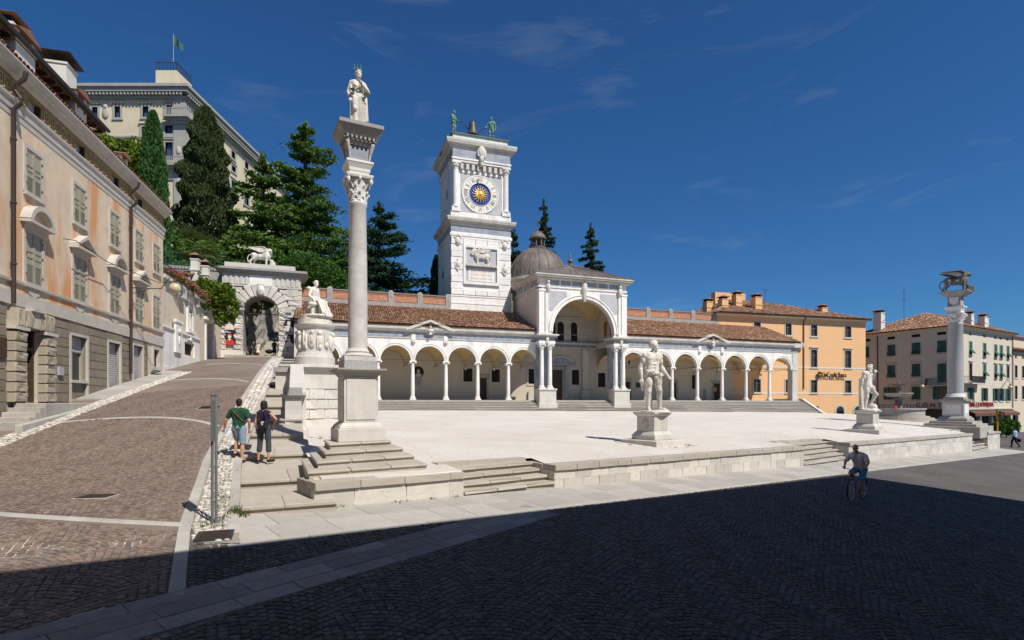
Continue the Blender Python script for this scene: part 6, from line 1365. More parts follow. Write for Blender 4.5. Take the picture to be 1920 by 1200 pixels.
def limbs(b, j, g=0, m=1.0, arms=1.0, legs=1.0, fore=True, calf=True, feet=True):
    for s in 'lr':
        e = j['sh'+s].lerp(j['el'+s], arms); 
        if arms > 0: b.cap(j['sh'+s], e, (.056+g)*m, (.046+g)*m)
        if fore and arms >= 1: q = j['el'+s].lerp(j['wr'+s], .35); b.cap(j['el'+s], q, (.042+g)*m, (.044+g)*m); b.cap(q, j['wr'+s], (.044+g)*m, (.028+g)*m)
        if legs > 0:
            k_ = j['hp'+s].lerp(j['kn'+s], min(1, legs)); b.cap(j['hp'+s], k_, (.088+g)*m, (.088+g-(.03-g*.3)*min(1, legs))*m)
        if calf and legs >= 1:
            q = j['kn'+s].lerp(j['an'+s], .32)+V3(0,.015,0); b.cap(j['kn'+s], q, (.056+g)*m, (.058+g)*m); b.cap(q, j['an'+s], (.058+g)*m, (.036+g)*m)
        if feet and legs >= 1:
            d = (j['to'+s]-j['an'+s]); hl = j['an'+s]-V3(0,0,.04)-d.normalized()*.03; b.cap(hl, j['an'+s]*.4+j['to'+s]*.6, .036*m, .038*m, 8); b.cap(j['an'+s]*.4+j['to'+s]*.6, j['to'+s], .038*m, .028*m, 8)
def hands_(b, j, curl=.35, k=1.0):
    for s, q in (('l', 1), ('r', -1)): hand(b, j['wr'+s], j['wr'+s]-j['el'+s], q, curl, k)
def muscles(b, j, m=1.0):
    for s, q in (('l', 1), ('r', -1)):
        a = j['neck'].lerp(j['sh'+s], .5)+V3(0,-.075,-.1); b.ell(a, (.095*m,.05*m,.07*m)); b.ell(j['sh'+s]+V3(q*.005,0,-.02), (.075*m,.075*m,.085*m)); b.ell(j['sh'+s].lerp(j['el'+s], .45)+V3(0,-.02,0), (.055*m,.06*m,.09*m))
        b.ell(j['el'+s].lerp(j['wr'+s], .28), (.055*m,.055*m,.08*m)); b.ell(j['hp'+s].lerp(j['kn'+s], .4)+V3(q*.01,-.02,0), (.098*m,.098*m,.17*m)); b.ell(j['kn'+s]+V3(0,-.03,.01), (.05*m,.045*m,.055*m)); b.ell(j['kn'+s].lerp(j['an'+s], .3)+V3(0,.03,0), (.062*m,.062*m,.12*m))
        b.ell(j['hp'+s]+V3(q*.01,.075,-.01), (.09*m,.07*m,.1*m)); b.ell(j['neck'].lerp(j['sh'+s], .45)+V3(0,.06,-.15), (.09*m,.05*m,.13*m))
        for z in (.0, .075, .15): b.ell(V3(q*.036,-.095,1.04+z)*1.0, (.036*m,.028*m,.034*m), 8, 6)
def curls(b, j, k=1.0, n=46, beard=False, seed=3, r=.026):
    rr = random.Random(seed); c = j['head']; f = j['look'].normalized(); s = f.cross(V3(0,0,1)).normalized(); u = s.cross(f)
    for _ in range(n):
        a = rr.uniform(0, 6.28); e = rr.uniform(-.35, 1.0); d = s*math.cos(a)*math.sqrt(1-e*e)+f*math.sin(a)*math.sqrt(1-e*e)+u*e
        if d.dot(f) > .45 and e < .62: continue
        b.ell(c+u*.03*k+Vector((d.x*.08, d.y*.08, 0))*k*1.05+u*(d.dot(u)*.085*k), r*k*rr.uniform(.8,1.25), 7, 5)
    if beard:
        for _ in range(26):
            a = rr.uniform(-1.2, 1.2); b.ell(c+(f*math.cos(a)*.085+s*math.sin(a)*.07)*k-u*rr.uniform(.055,.135)*k, .02*k*rr.uniform(.8,1.3), 7, 5)

# ------------------------------------------------------------------ lions
def lion(parent, m, L=2.4, turn=0, book=True, voxel=.03):                 # walks toward +x, one paw raised on a book; head turned by `turn`
    b = MB(); k = L/2.4
    P = lambda x, y, z: V3(x*k, y*k, z*k)
    b.ell(P(.45,0,.95), (.44*k,.32*k,.42*k)); b.ell(P(-.05,0,.9), (.55*k,.28*k,.32*k)); b.ell(P(-.5,0,.94), (.36*k,.28*k,.34*k))
    for y, fx, hx in ((-.17, .0, -.12), (.17, .12, .14)):
        b.cap(P(-.58,y,.92), P(-.52+hx*.6,y,.62), .2*k, .13*k); b.cap(P(-.52+hx*.6,y,.62), P(-.78+hx,y,.36), .12*k, .075*k); b.cap(P(-.78+hx,y,.36), P(-.7+hx,y,.1), .075*k, .07*k); b.cap(P(-.7+hx,y,.08), P(-.54+hx,y,.06), .08*k, .075*k)
        if y < 0 or not book:
            b.cap(P(.5+fx,y,.85), P(.5+fx,y,.46), .16*k, .1*k); b.cap(P(.5+fx,y,.46), P(.48+fx,y,.12), .1*k, .075*k); b.cap(P(.48+fx,y,.08), P(.62+fx,y,.06), .085*k, .075*k)
        else:
            b.cap(P(.55,y,.85), P(.85,y,.6), .15*k, .1*k); b.cap(P(.85,y,.6), P(1.0,y,.62), .09*k, .085*k)
    if book: b.add([tuple(P(*q)) for q in ((.72,-.1,.0),(1.3,-.1,.0),(1.3,.34,.0),(.72,.34,.0),(.86,-.1,.56),(1.24,-.1,.44),(1.24,.34,.44),(.86,.34,.56))], [(0,3,2,1),(4,5,6,7),(0,1,5,4),(1,2,6,5),(2,3,7,6),(3,0,4,7)])
    c = P(.76,0,1.45); f = V3(math.cos(turn), math.sin(turn), 0); s = V3(-f.y, f.x, 0)
    b.ell(c, .2*k); b.cap(c+f*.12*k-V3(0,0,.04*k), c+f*.27*k-V3(0,0,.07*k), .12*k, .09*k); b.ell(c+f*.2*k-V3(0,0,.16*k), (.08*k,.08*k,.06*k)); b.ell(c+f*.3*k-V3(0,0,.02*k), (.05*k,.05*k,.04*k))
    for e in (-1, 1): b.ell(c+s*e*.15*k+V3(0,0,.15*k), .06*k); b.ell(c+f*.17*k+s*e*.07*k+V3(0,0,.05*k), .035*k)
    rr = random.Random(5)
    for _ in range(70):
        a = rr.uniform(0, 6.28); t_ = rr.random(); ctr = c-f*(.05+.25*t_)*k-V3(0,0,.3*t_*k); rad = (.24+.08*t_)*k; b.ell(ctr+s*math.cos(a)*rad+V3(0,0,math.sin(a)*rad), .075*k*rr.uniform(.8,1.3), 7, 5)
    b.cap(P(.35,0,1.1), c-f*.1*k, .3*k, .24*k)
    tail = [P(-.8,0,1.05), P(-1.02,0,.9), P(-1.12,0,.62), P(-1.05,0,.34), P(-.9,0,.2)]
    for p, q in zip(tail, tail[1:]): b.cap(p, q, .05*k, .045*k)
    b.ell(tail[-1], .08*k)
    return remesh(b, 'body', m, parent, voxel*k, 3)
def wing(parent, m, k=1.0, y=-.22, drop=.0):
    w_ = MB()
    for q in range(9):                                                     # layered feathers
        t_ = q/8; a = V3(.46-.2*t_, y-.01*q, 1.66-.34*t_)*k; e = V3(-1.08+.9*t_, y-.1-.008*q, 1.62-.36*t_-drop)*k; d = (e-a).normalized(); n = V3(0,-1,0); s = d.cross(n)
        pts = [a-s*.06*k, a+s*.06*k, a.lerp(e,.6)+s*.07*k, e+s*.02*k, e-s*.025*k, a.lerp(e,.6)-s*.06*k]
        w_.add([tuple(p) for p in pts]+[tuple(p+V3(0,.03*k,0)) for p in pts], [tuple(range(6)), tuple(range(11,5,-1))]+[(i_, 6+i_, 6+(i_+1)%6, (i_+1)%6) for i_ in range(6)])
    w_.cap(V3(.35,y*.8,1.05)*k, V3(.5,y-.02,1.6)*k, .12*k, .09*k); w_.cap(V3(.5,y-.02,1.6)*k, V3(.25,y-.05,1.76)*k, .085*k, .05*k); w_.cap(V3(.25,y-.05,1.76)*k, V3(-1.05,y-.1,1.64-drop)*k, .05*k, .015*k)
    return w_.build('wing', m, parent, True)

# lion over the gate
p = LP(-10.85, 4.1); gl = thing('gate_lion', 'white winged lion statue striding on top of the rusticated gate', 'statue', (*p, 13.3), LA); gl.scale = (.92,)*3
MB().box(-1.45,1.55,-.5,.55,0,.14).build('base', M['statue'], gl); o = lion(gl, M['statue'], 2.75, R(-55)); o.location = (0,0,.1); w_ = wing(gl, M['statue'], 1.12); w_.location = (0,0,.1)
# lion on the tower (carved in the panel)
p = LP(12.2, 6.02); tl = thing('tower_lion', 'white carved winged lion in the panel below the clock dial', 'relief', (*p, 15.8), LA)
o = lion(tl, M['statue'], 2.7, R(-130), False); o.scale = (-.92, .5, 1.0); w_ = wing(tl, M['statue'], 1.05, -.3); w_.scale = (-.95, .6, 1.0); w_.location = (0,.05,.05)

# ------------------------------------------------------------------ Justice column
jx, jy = -4.45, 15.85
st_ = thing('justice_column_steps', 'four grey stone steps under the Justice column', 'steps')
FLs = [((-4.54,12.2),(-2.12,13.9),3.3,-1.545),((-4.57,12.85),(-2.55,14.5),2.75,-1.39),((-4.62,13.55),(-2.95,15.0),2.25,-1.235),((-4.78,14.35),(-3.4,15.55),1.75,-1.08)]
for k, (a, c_, ln, z) in enumerate(FLs):
    a, c_ = Vector(a), Vector(c_); v = V0*ln; nb = 3 if k < 2 else 2; e1 = (c_-a).normalized()*.035; e2 = V0*.045
    MB().poly([tuple(a+e1+e2), tuple(c_-e1+e2), tuple(c_-e1+v-e2), tuple(a+e1+v-e2)], z-.35, z-.061).build('riser', M['step'], st_)
    for q in range(nb):
        p0, p1 = a.lerp(c_, q/nb), a.lerp(c_, (q+1)/nb-.004)
        MB().poly([tuple(p0), tuple(p1), tuple(p1+v), tuple(p0+v)], z-.06, z).build('step_stone', M['step'], st_, bevel=.018)
MB().poly([tuple(A0+Vector((.02,.05))), F(3.7,.05), tuple(Vector(F(3.7,.05))+V0*2.2), tuple(A0+V0*4.6)], -2.6, -1.7).build('base_block', M['stone_blk'], st_, bevel=.02)
jc = thing('justice_column', 'tall grey marble column with carved white capital on a square plinth', 'column', (jx, jy, 0), R(27))
hw = lambda b, w0, z0, w1, z1: b.frustum((0,0), w0/2, w0/2, z0, w1/2, w1/2, z1)
b = MB(); hw(b,1.3,-1.08,1.3,-.72); hw(b,1.24,-.72,1.2,-.66); hw(b,1.2,-.66,.98,-.55); b.build('plinth_base', M['oldmarble'], jc, bevel=.012)
b = MB(); hw(b,.94,-.55,.94,.74); b.build('die', M['colgrey'], jc, bevel=.01)
for q in range(4): MB().box(-.4,.4,-.495,-.472,-.48,.66).xf(Matrix.Rotation(q*math.pi/2,4,'Z')).build('panel', M['oldmarble'], jc, bevel=.008)
b = MB(); hw(b,.96,.74,1.12,.84); hw(b,1.16,.84,1.34,.9); hw(b,1.36,.9,1.36,.955); b.build('plinth_cap', M['greyst'], jc, bevel=.008)
b = MB(); hw(b,.92,.955,.92,1.2); b.build('grey_block', M['granite'], jc, bevel=.01); b = MB(); hw(b,.9,1.2,.9,1.3); b.lathe([(.42,1.3),(.44,1.34),(.4,1.4),(.32,1.42),(.34,1.46),(.3,1.5),(.275,1.56)], 28); b.build('column_base', M['oldmarble'], jc, True)
MB().lathe([(.27,1.56),(.272,2.5),(.262,3.9),(.238,5.62),(.262,5.66),(.262,5.72)], 32).build('shaft', M['colgrey'], jc, True)
def corinthian(z0, z1, r, w_, par, m):
    h = z1-z0; b = MB().lathe([(r*1.04,z0),(r*.93,z0+h*.08),(r*.98,z0+h*.5),(r*1.3,z0+h*.85)], 24)
    for row, (zb, rad, hh) in enumerate(((z0+h*.06, r*.98, h*.36), (z0+h*.2, r*1.02, h*.48))):
        for q in range(8):
            a = q*math.pi/4+row*math.pi/8; Rz = Matrix.Rotation(a, 3, 'Z')
            for i_, (f_, o_, ww) in enumerate(((.12,.02,.26),(.35,.03,.3),(.58,.06,.26),(.78,.13,.2),(.92,.24,.15))):
                for sd in (-1, 0, 1): b.ell(Rz @ V3(rad+r*o_*1.3-r*.04*abs(sd), sd*r*ww*.55, zb+hh*f_-hh*.05*abs(sd)), (r*.07, r*ww*.42, hh*.15), 6, 5, Rz)
    for sx_ in (-1, 1):
        for sy_ in (-1, 1):
            a = math.atan2(sy_, sx_); Rz = Matrix.Rotation(a, 4, 'Z'); c_ = V3(sx_*w_*.44, sy_*w_*.44, z0+h*.76)
            for o_ in (-1, 1): b.add([tuple(c_+(Rz @ V3(r*.22*math.cos(t_*.5)*(1-.07*t_), o_*r*.1, r*.3*math.sin(t_*.5)*(1-.07*t_)))) for t_ in range(12)]+[tuple(c_+(Rz @ V3(0, o_*r*.16, 0)))], [(i_, (i_+1) % 12, 12) for i_ in range(12)])
            b.ell(c_, (r*.2,r*.2,h*.12), 8, 6); b.tube([V3(c_.x*.55, c_.y*.55, z0+h*.5), V3(c_.x*.8, c_.y*.8, z0+h*.82), c_+V3(0,0,h*.1)], [r*.1,r*.1,r*.08], 6)
    for q in range(4): a = q*math.pi/2; b.ell((w_*.47*math.cos(a), w_*.47*math.sin(a), z0+h*.86), (r*.18,r*.18,h*.1), 8, 6)
    hw(b, w_*.98, z1-h*.12, w_*1.03, z1-h*.05); hw(b, w_*1.03, z1-h*.05, w_*1.03, z1); b.build('capital', m, par, True)
corinthian(5.72, 6.48, .25, .72, jc, M['marble'])
b = MB(); hw(b,.5,6.48,.56,6.58); hw(b,.58,6.58,.6,6.66); hw(b,.6,6.66,.74,6.8); hw(b,.75,6.8,.75,6.86); b.build('entablature', M['marble'], jc); b = MB(); hw(b,.52,6.86,.52,7.3); b.build('frieze_block', M['bluegrey'], jc)
for sx_ in (-1,1):
    for sy_ in (-1,1): MB().cap((sx_*.27,sy_*.27,6.93),(sx_*.3,sy_*.3,7.1),.03,.035).cap((sx_*.3,sy_*.3,7.1),(sx_*.35,sy_*.35,7.33),.04,.06).build('corner_scroll', M['stone'], jc, True)
b = MB(); hw(b,.6,7.3,.7,7.4); hw(b,.74,7.4,.76,7.5); hw(b,.86,7.5,1.2,7.74); hw(b,1.22,7.74,1.22,7.84); b.build('top_cornice', M['greyst'], jc)
b = MB()
for q in range(4):
    for i_ in range(7): x = -.36+i_*.12; b.add(MB().box(x-.03,x+.03,-.45,-.36,7.43,7.5).xf(Matrix.Rotation(q*math.pi/2,4,'Z')).v, MB().box(0,1,0,1,0,1).f)
tag(b.build('dentils', M['greyst'], jc), kind='stuff')
js = thing('justice_statue', 'white crowned Justice statue in draped robe holding scales on the tall column', 'statue', (jx, jy, 7.84), R(22)); js.scale = (.97,.97,.97)
j = pose(head=(.01,-.05,1.62), look=(.45,-.85,-.25), ell=(.3,-.04,1.18), wrl=(.1,-.2,1.28), elr=(-.27,.05,1.14), wrr=(-.22,-.1,.88), knr=(-.09,-.16,.55), anr=(-.1,-.02,.1), knl=(.1,-.02,.5))
b = MB(); torso(b, j, .012, .95); limbs(b, j, .01, .95, 1, 1); headmesh(b, j, 1.05); curls(b, j, 1.05, 40); hands_(b, j, .5, 1.1)
for s in (-1, 1): b.ell((s*.075,-.1,1.29),(.065,.055,.065))
n = 26; pr = []
for z, rx, ry in ((1.06,.17,.135),(.9,.215,.175),(.6,.225,.19),(.3,.235,.2),(.08,.26,.22),(0,.27,.23)):
    pr.append((z, rx, ry))
vv = []; ff = []
for k, (z, rx, ry) in enumerate(pr):
    for q in range(n): a = 2*math.pi*q/n; fo = 1+.085*math.sin(a*9+z*2.5)*min(1, (1.2-z)); vv.append((rx*fo*math.cos(a)+.0, ry*fo*math.sin(a)-.01, z))
for k in range(len(pr)-1):
    for q in range(n): ff.append((k*n+q, (k+1)*n+q, (k+1)*n+(q+1)%n, k*n+(q+1)%n))
ff += [tuple(range(n)), tuple(range((len(pr)-1)*n+n-1, (len(pr)-1)*n-1, -1))]; b.add(vv, ff)
b.ell((-.1,-.15,.7),(.085,.085,.25)); b.ell((-.1,-.2,.56),(.07,.06,.09))
for q in range(5): b.cap((-.17+.01*q,-.12-.01*q,1.0-.03*q),(.2,-.16+.03*q,.92-.12*q),.03,.025)
b.cap((-.2,.02,1.4),(-.19,-.1,.95),.05,.035); b.cap((.1,-.1,1.35),(-.14,-.1,1.12),.035,.03); b.cap((.22,.05,1.2),(.27,.03,.35),.06,.05)
b.lathe([(.3,-.05),(.3,.03),(.02,.035)], 16)
remesh(b, 'figure', M['statue'], js, .013, 2)
b = MB().lathe([(.088,1.71),(.092,1.78)], 14)
for q in range(7): a = q*2*math.pi/7; b.tube([(.09*math.cos(a),.09*math.sin(a)-.03,1.76),(.115*math.cos(a),.115*math.sin(a)-.03,1.87)],.01,5).ell((.115*math.cos(a),.115*math.sin(a)-.03,1.89),.022,6,5)
b.v = [(x, y-(.03 if z < 1.79 else 0), z) for x, y, z in b.v]; b.ell((0,-.03,1.78),(.075,.085,.05)); b.build('crown', M['bronze'], js)
for x, z, y in ((-.16,1.1,-.2),(.22,1.02,-.22)): MB().lathe([(.01,-.03),(.06,-.02),(.085,.0)], 14, (x,y,z)).tube([(x-.06,y,z),(.06,y,1.3)],.004,4).tube([(x+.06,y,z),(.06,y,1.3)],.004,4).build('scale_pan', M['bronze'], js)
MB().tube([(-.22,-.12,.9),(-.24,-.22,.55),(-.25,-.3,.2)],.012,6).build('sword_hilt', M['bronze'], js)

# ------------------------------------------------------------------ lion column at the far end
lx, ly = 37.3, 46.2
ls_ = thing('lion_column_steps', 'grey stone steps at the foot of the lion column', 'steps', (lx, ly, 0), WANG)
for k, (h_, z) in enumerate(((2.05,-1.93),(1.75,-1.73),(1.45,-1.53))): 
    for q in range(3): bx('step_stone', M['step'], ls_, lerp(-h_,h_,q/3), lerp(-h_,h_,(q+1)/3)-.01, -h_, h_, z-.9, z, .02)
lc_ = thing('lion_column', 'speckled granite column carrying the winged lion at the right', 'column', (lx, ly, 0), WANG); lc_.scale = (1.05,)*3
b = MB(); hw(b,1.95,-1.46,1.95,-1.25); hw(b,1.92,-1.25,1.5,-1.05); b.build('plinth_base', M['greyst'], lc_, bevel=.03)
b = MB(); hw(b,1.38,-1.05,1.38,.0); b.build('die', M['colgrey'], lc_)
for q in range(4): MB().box(-.52,.52,-.715,-.691,-.88,-.15).xf(Matrix.Rotation(q*math.pi/2,4,'Z')).build('panel', M['marble'], lc_, bevel=.01)
b = MB(); hw(b,1.42,.0,1.68,.14); hw(b,1.74,.14,1.74,.26); hw(b,1.3,.26,1.3,.42); b.build('plinth_cap', M['greyst'], lc_); MB().lathe([(.66,.42),(.68,.5),(.58,.57),(.6,.64),(.54,.72)], 28).build('column_base', M['marble'], lc_, True)
MB().lathe([(.53,.72),(.53,3),(.47,6.15),(.5,6.2),(.5,6.3)], 32).build('shaft', M['granite'], lc_, True)
corinthian(6.3, 7.1, .46, 1.2, lc_, M['marble'])
b = MB(); hw(b,.88,7.1,.92,7.35); hw(b,.95,7.35,1.2,7.58); hw(b,1.24,7.58,1.24,7.66); b.build('entablature', M['marble'], lc_); b = MB(); hw(b,.84,7.66,.84,8.45); b.build('frieze_block', M['greyst'], lc_)
MB().pxz([(-.3,8.4),(.3,8.4),(.29,7.98),(0,7.74),(-.29,7.98)][::-1], -.5, -.42).xf(Matrix.Rotation(R(-90),4,'Z')).build('coat_of_arms', M['marble'], lc_)
b = MB(); hw(b,1.0,8.45,1.45,8.65); hw(b,1.5,8.65,1.85,8.78); hw(b,1.9,8.78,1.9,8.84); b.build('top_cornice', M['greyst'], lc_)
ln_ = thing('column_lion', 'dark weathered winged lion standing on the granite column', 'statue', (lx, ly, 9.28), R(-20)); o = lion(ln_, M['statueold'], 2.4, R(-20)); w_ = wing(ln_, M['statueold'], 1.0, -.25, -.05); w2 = wing(ln_, M['statueold'], 1.0, -.25, -.05); w2.scale = (1,-1,1)

# ------------------------------------------------------------------ the two giants
def pedestal(x, y, s, lab, zb, sh):
    t = thing('statue_pedestal', lab, 'pedestal', (x, y, zb), WANG)
    bx('slab', M['stone'], t, -1.5*sh, 1.5*sh, -1.5*sh, 1.5*sh, -.3, .2*s, .02)
    b = MB(); hw(b,1.95*sh,.2*s,1.95*sh,.42*s); hw(b,1.93*sh,.42*s,1.5*sh,.62*s); b.build('base_moulding', M['stone'], t, bevel=.02); b = MB(); hw(b,1.45*sh,.62*s,1.45*sh,1.32*s); b.build('die', M['stone'], t, bevel=.015)
    b = MB(); hw(b,1.5*sh,1.32*s,1.78*sh,1.44*s); hw(b,1.82*sh,1.44*s,1.82*sh,1.53*s); b.build('cap', M['stone'], t, bevel=.01); return t, zb+1.53*s
g1 = (5.85, 22.9); z1 = gz(*g1); p1, zt1 = pedestal(*g1, .86, 'stone pedestal with carved side under the nearer nude statue', z1, .62)
b = MB()
for q in range(9): a = R(q*40); b.cap((-.45,0,.8), (-.47, .17*math.cos(a), .83+.22*math.sin(a)), .04, .02)
b.build('carving', M['stone'], p1, True)
s1_ = thing('giant_statue', 'nude curly haired giant statue with open hand, nearer of the two on the plaza', 'statue', (*g1, zt1), R(14)); s1_.scale = (1.66,)*3
j = pose(head=(.03,-.03,1.63), look=(.85,-.5,.05), shr=(-.2,.0,1.42), elr=(-.31,.05,1.12), wrr=(-.29,.0,.84), shl=(.2,0,1.40), ell=(.27,.05,1.12), wrl=(.36,-.12,.90), hpr=(-.1,0,.92), knr=(-.12,-.03,.5), anr=(-.1,.03,.09), tor=(-.15,-.16,.04), hpl=(.09,0,.91), knl=(.13,-.13,.52), anl=(.16,-.08,.1), tol=(.28,-.22,.04))
b = MB(); torso(b, j, .012, 1.05); limbs(b, j, .006, 1.1); muscles(b, j, 1.08); headmesh(b, j, 1.08); curls(b, j, 1.15, 80, False, 4, .033); hands_(b, j, .28, 1.2)
for q in range(8): u_ = q/7; b.cap((-.2+.38*u_,-.11-.06*math.sin(3.14*u_),1.03-.08*u_),(-.17+.38*u_,-.13-.06*math.sin(3.14*u_),.99-.1*u_+.02*(q % 3)),.028,.034)
b.cap((.1,-.16,.93),(.16,-.15,.8),.04,.025); b.cap((.04,-.17,.93),(.06,-.16,.82),.035,.02)
b.ell((.02,-.15,.85),(.05,.045,.07)); b.cap((-.27,.04,.82),(-.22,.08,.55),.05,.03); b.cap((-.02,.12,.0),(-.02,.1,.85),.075,.06); b.lathe([(.36,-.02),(.35,.035),(.05,.04)], 14, (.06,-.05,0))
remesh(b, 'figure', M['statue'], s1_, .012, 2)
g2 = (23.3, 36.0); z2 = gz(*g2)+.05; p2, zt2 = pedestal(*g2, .93, 'stone pedestal under the farther bearded statue', z2, .68)
MB().box(-.52,-.49,-.3,.3,.95,1.1).build('tablet', M['stone'], p2)
s2_ = thing('giant_statue', 'nude bearded giant statue leaning with raised fist, farther of the two on the plaza', 'statue', (*g2, zt2), R(30)); s2_.scale = (1.7,)*3
j = pose(head=(.02,-.06,1.62), look=(.2,-.95,-.15), ell=(.33,-.02,1.2), wrl=(.2,-.16,1.42), elr=(-.28,.06,1.12), wrr=(-.25,.1,.85), hpl=(.1,0,.92), knl=(.24,-.2,.6), anl=(.12,-.05,.26), tol=(.2,-.2,.2), hpr=(-.1,0,.92), knr=(-.11,-.03,.5))
b = MB(); torso(b, j, .02, 1.1); limbs(b, j, .006, 1.12); muscles(b, j, 1.05); headmesh(b, j, 1.08); curls(b, j, 1.1, 60, True, 6, .03); hands_(b, j, .75, 1.2)
b.cap((-.26,.12,.9),(-.2,.12,.05),.07,.09); b.cap((-.28,.12,1.2),(-.26,.12,.9),.05,.07); b.ell((.14,-.1,.12),(.16,.18,.13)); b.ell((.1,-.1,1.36),(.06,.06,.05)); b.lathe([(.36,-.02),(.34,.05),(.05,.06)], 14, (.02,-.04,0)); b.ell((0,-.13,.86),(.05,.045,.065))
remesh(b, 'figure', M['statue'], s2_, .012, 2)

# ------------------------------------------------------------------ seated monument by the ramp
mx_, my_ = -11.0, 30.0; mz = -1.35
mo = thing('peace_monument', 'white drum monument with carved arms on a tall stepped block plinth', 'monument', (mx_, my_, 0), LA)
hb = MB(); 
def courses(par, x0, x1, y0, y1, z0, z1, n, m):
    for k in range(n):
        za, zb = lerp(z0, z1, k/n), lerp(z0, z1, (k+1)/n); nb = 3 if k % 2 else 4
        for q in range(nb): a, c_ = lerp(x0, x1, q/nb), lerp(x0, x1, (q+1)/nb); block('stone_block', m, par, ((a+c_)/2, (y0+y1)/2, (za+zb)/2), (c_-a-.004, y1-y0, zb-za-.004), bev=.008)
courses(mo, -.75, 1.45, -1.1, 1.3, mz, .72, 4, M['oldmarble']); bx('plinth_die', M['oldmarble'], mo, -.72, 1.42, -1.05, 1.25, .73, 1.75, .02); MB().box(-.85,1.5,-1.2,1.3,1.75,1.85).box(-1.0,1.62,-1.32,1.4,1.85,2.0).build('plinth_cap', M['oldmarble'], mo, bevel=.015)
MB().lathe([(1.05,2.0),(1.05,2.45),(.98,2.5),(.92,2.72)], 40, (.22,0,0)).build('drum_base', M['oldmarble'], mo, True); MB().lathe([(.9,2.72),(.9,3.95),(.94,4.0),(1.02,4.08),(1.06,4.2),(.9,4.24)], 40, (.22,0,0)).build('drum', M['oldmarble'], mo, True); MB().lathe([(.9,4.24),(.9,4.48),(.78,4.5),(.78,4.68)], 40, (.22,0,0)).build('drum_top', M['statue'], mo, True)
for q in range(14):
    a = R(-170+q*24); Rz = Matrix.Rotation(a, 3, 'Z'); c0 = V3(.22,0,0)+Rz @ V3(.91,0,0); b = MB(); sc_ = lambda dy, z, r_: b.ell(V3(.22,0,z)+Rz @ V3(.92,dy,0), r_, 10, 7, Rz)
    if q % 3 == 0: sc_(0,3.3,(.1,.2,.42)); sc_(0,3.3,(.15,.11,.26)); sc_(0,3.74,(.12,.1,.12))
    elif q % 3 == 1: sc_(0,3.35,(.11,.16,.3)); sc_(0,3.72,(.14,.13,.15)); sc_(.02,2.98,(.1,.1,.16)); sc_(-.12,3.2,(.07,.05,.4))
    else: sc_(-.07,3.4,(.09,.06,.48)); sc_(.08,3.25,(.09,.06,.45)); sc_(0,3.1,(.13,.14,.18))
    b.build('carved_trophy', M['statue'], mo, True)
bx('annexe', M['oldmarble'], mo, -1.7, -.86, -.9, .9, mz, 1.6); MB().box(-1.8,-.86,-1.05,1.0,1.6,1.85).build('annexe_cap', M['greyst'], mo)
ps = thing('seated_statue', 'white seated draped woman statue on the round drum monument', 'statue', (mx_+.2, my_+.05, 4.68), R(70)); ps.scale = (1.42,)*3
j = pose(head=(0,-.06,1.27), neck=(0,-.01,1.1), pel=(0,.05,.55), shl=(.18,0,1.04), ell=(.26,.02,.76), wrl=(.2,-.2,.66), shr=(-.18,0,1.04), elr=(-.3,.0,.78), wrr=(-.3,-.2,.62), hpl=(.1,.02,.54), knl=(.13,-.42,.55), anl=(.12,-.46,.12), tol=(.13,-.62,.03), hpr=(-.1,.02,.54), knr=(-.14,-.4,.52), anr=(-.12,-.36,.12), tor=(-.14,-.52,.03), look=(.1,-1,-.1))
b = MB(); torso(b, j, .015, 1); limbs(b, j, .012, 1); headmesh(b, j, 1.05); curls(b, j, 1.05, 44); hands_(b, j, .5, 1.1)
rq = random.Random(8)
for q in range(9): x = -.2+.05*q; b.cap((x*.9,-.08,.62),(x,-.42+.05*abs(q-4)*.4,.58),.055,.05); b.cap((x,-.43+.05*abs(q-4)*.4,.56),(x*1.2+rq.uniform(-.03,.03),-.5-.1*rq.random()-.05*(q % 2),.1+.1*rq.random()),.035+.02*(q % 2),.04); b.cap((x*1.1,-.42,.35),(x*1.3,-.6-.08*(q % 2),.04),.03+.015*(q % 2),.03)
b.ell((0,.05,.3),(.28,.26,.32)); b.cap((-.2,.1,1.08),(.1,.14,1.0),.08,.08); b.cap((.2,.05,1.05),(.16,.12,.4),.09,.1); b.ell((-.38,-.22,.42),(.17,.17,.1)); b.cap((-.38,-.22,.4),(-.38,-.22,.02),.07,.06); b.lathe([(.55,-.02),(.52,.05),(.1,.06)], 16, (0,-.16,0))
remesh(b, 'figure', M['statue'], ps, .013, 2)
sp = thing('stair_pedestal', 'small grey pedestal with moulded cap at the foot of the balustrade slab', 'pedestal', (-8.35, 21.0, 0), LA)
b = MB(); hw(b,1.02,-1.75,1.02,-1.0); b.build('base', M['oldmarble'], sp, bevel=.02); b = MB(); hw(b,.95,-1.0,.62,-.8); b.build('base_moulding', M['oldmarble'], sp); b = MB(); hw(b,.58,-.8,.58,.15); b.build('die', M['colgrey'], sp, bevel=.01); b = MB(); hw(b,.62,.15,.86,.26); hw(b,.88,.26,.88,.32); hw(b,.6,.32,.6,.58); b.build('cap', M['greyst'], sp, bevel=.01)
bs = tag(MB().add([(-8.65,21.3,-1.4),(-8.05,21.5,-1.4),(-11.1,29.2,-1.4),(-11.7,29.0,-1.4),(-8.65,21.3,.45),(-8.05,21.5,.45),(-11.1,29.2,2.0),(-11.7,29.0,2.0)], [(0,3,2,1),(4,5,6,7),(0,1,5,4),(1,2,6,5),(2,3,7,6),(3,0,4,7)]).build('balustrade_slab', M['oldmarble'], None, bevel=.02), 'sloping white marble balustrade slab rising to the drum monument', 'balustrade')
cw = thing('stair_side_wall', 'pale block wall along the stair beneath the balustrade', 'wall', (-8.5, 21.9, 0), math.atan2(7.9, -3.05))
courses(cw, 0, 8.2, -.25, .25, -1.6, .1, 3, M['oldmarble'])

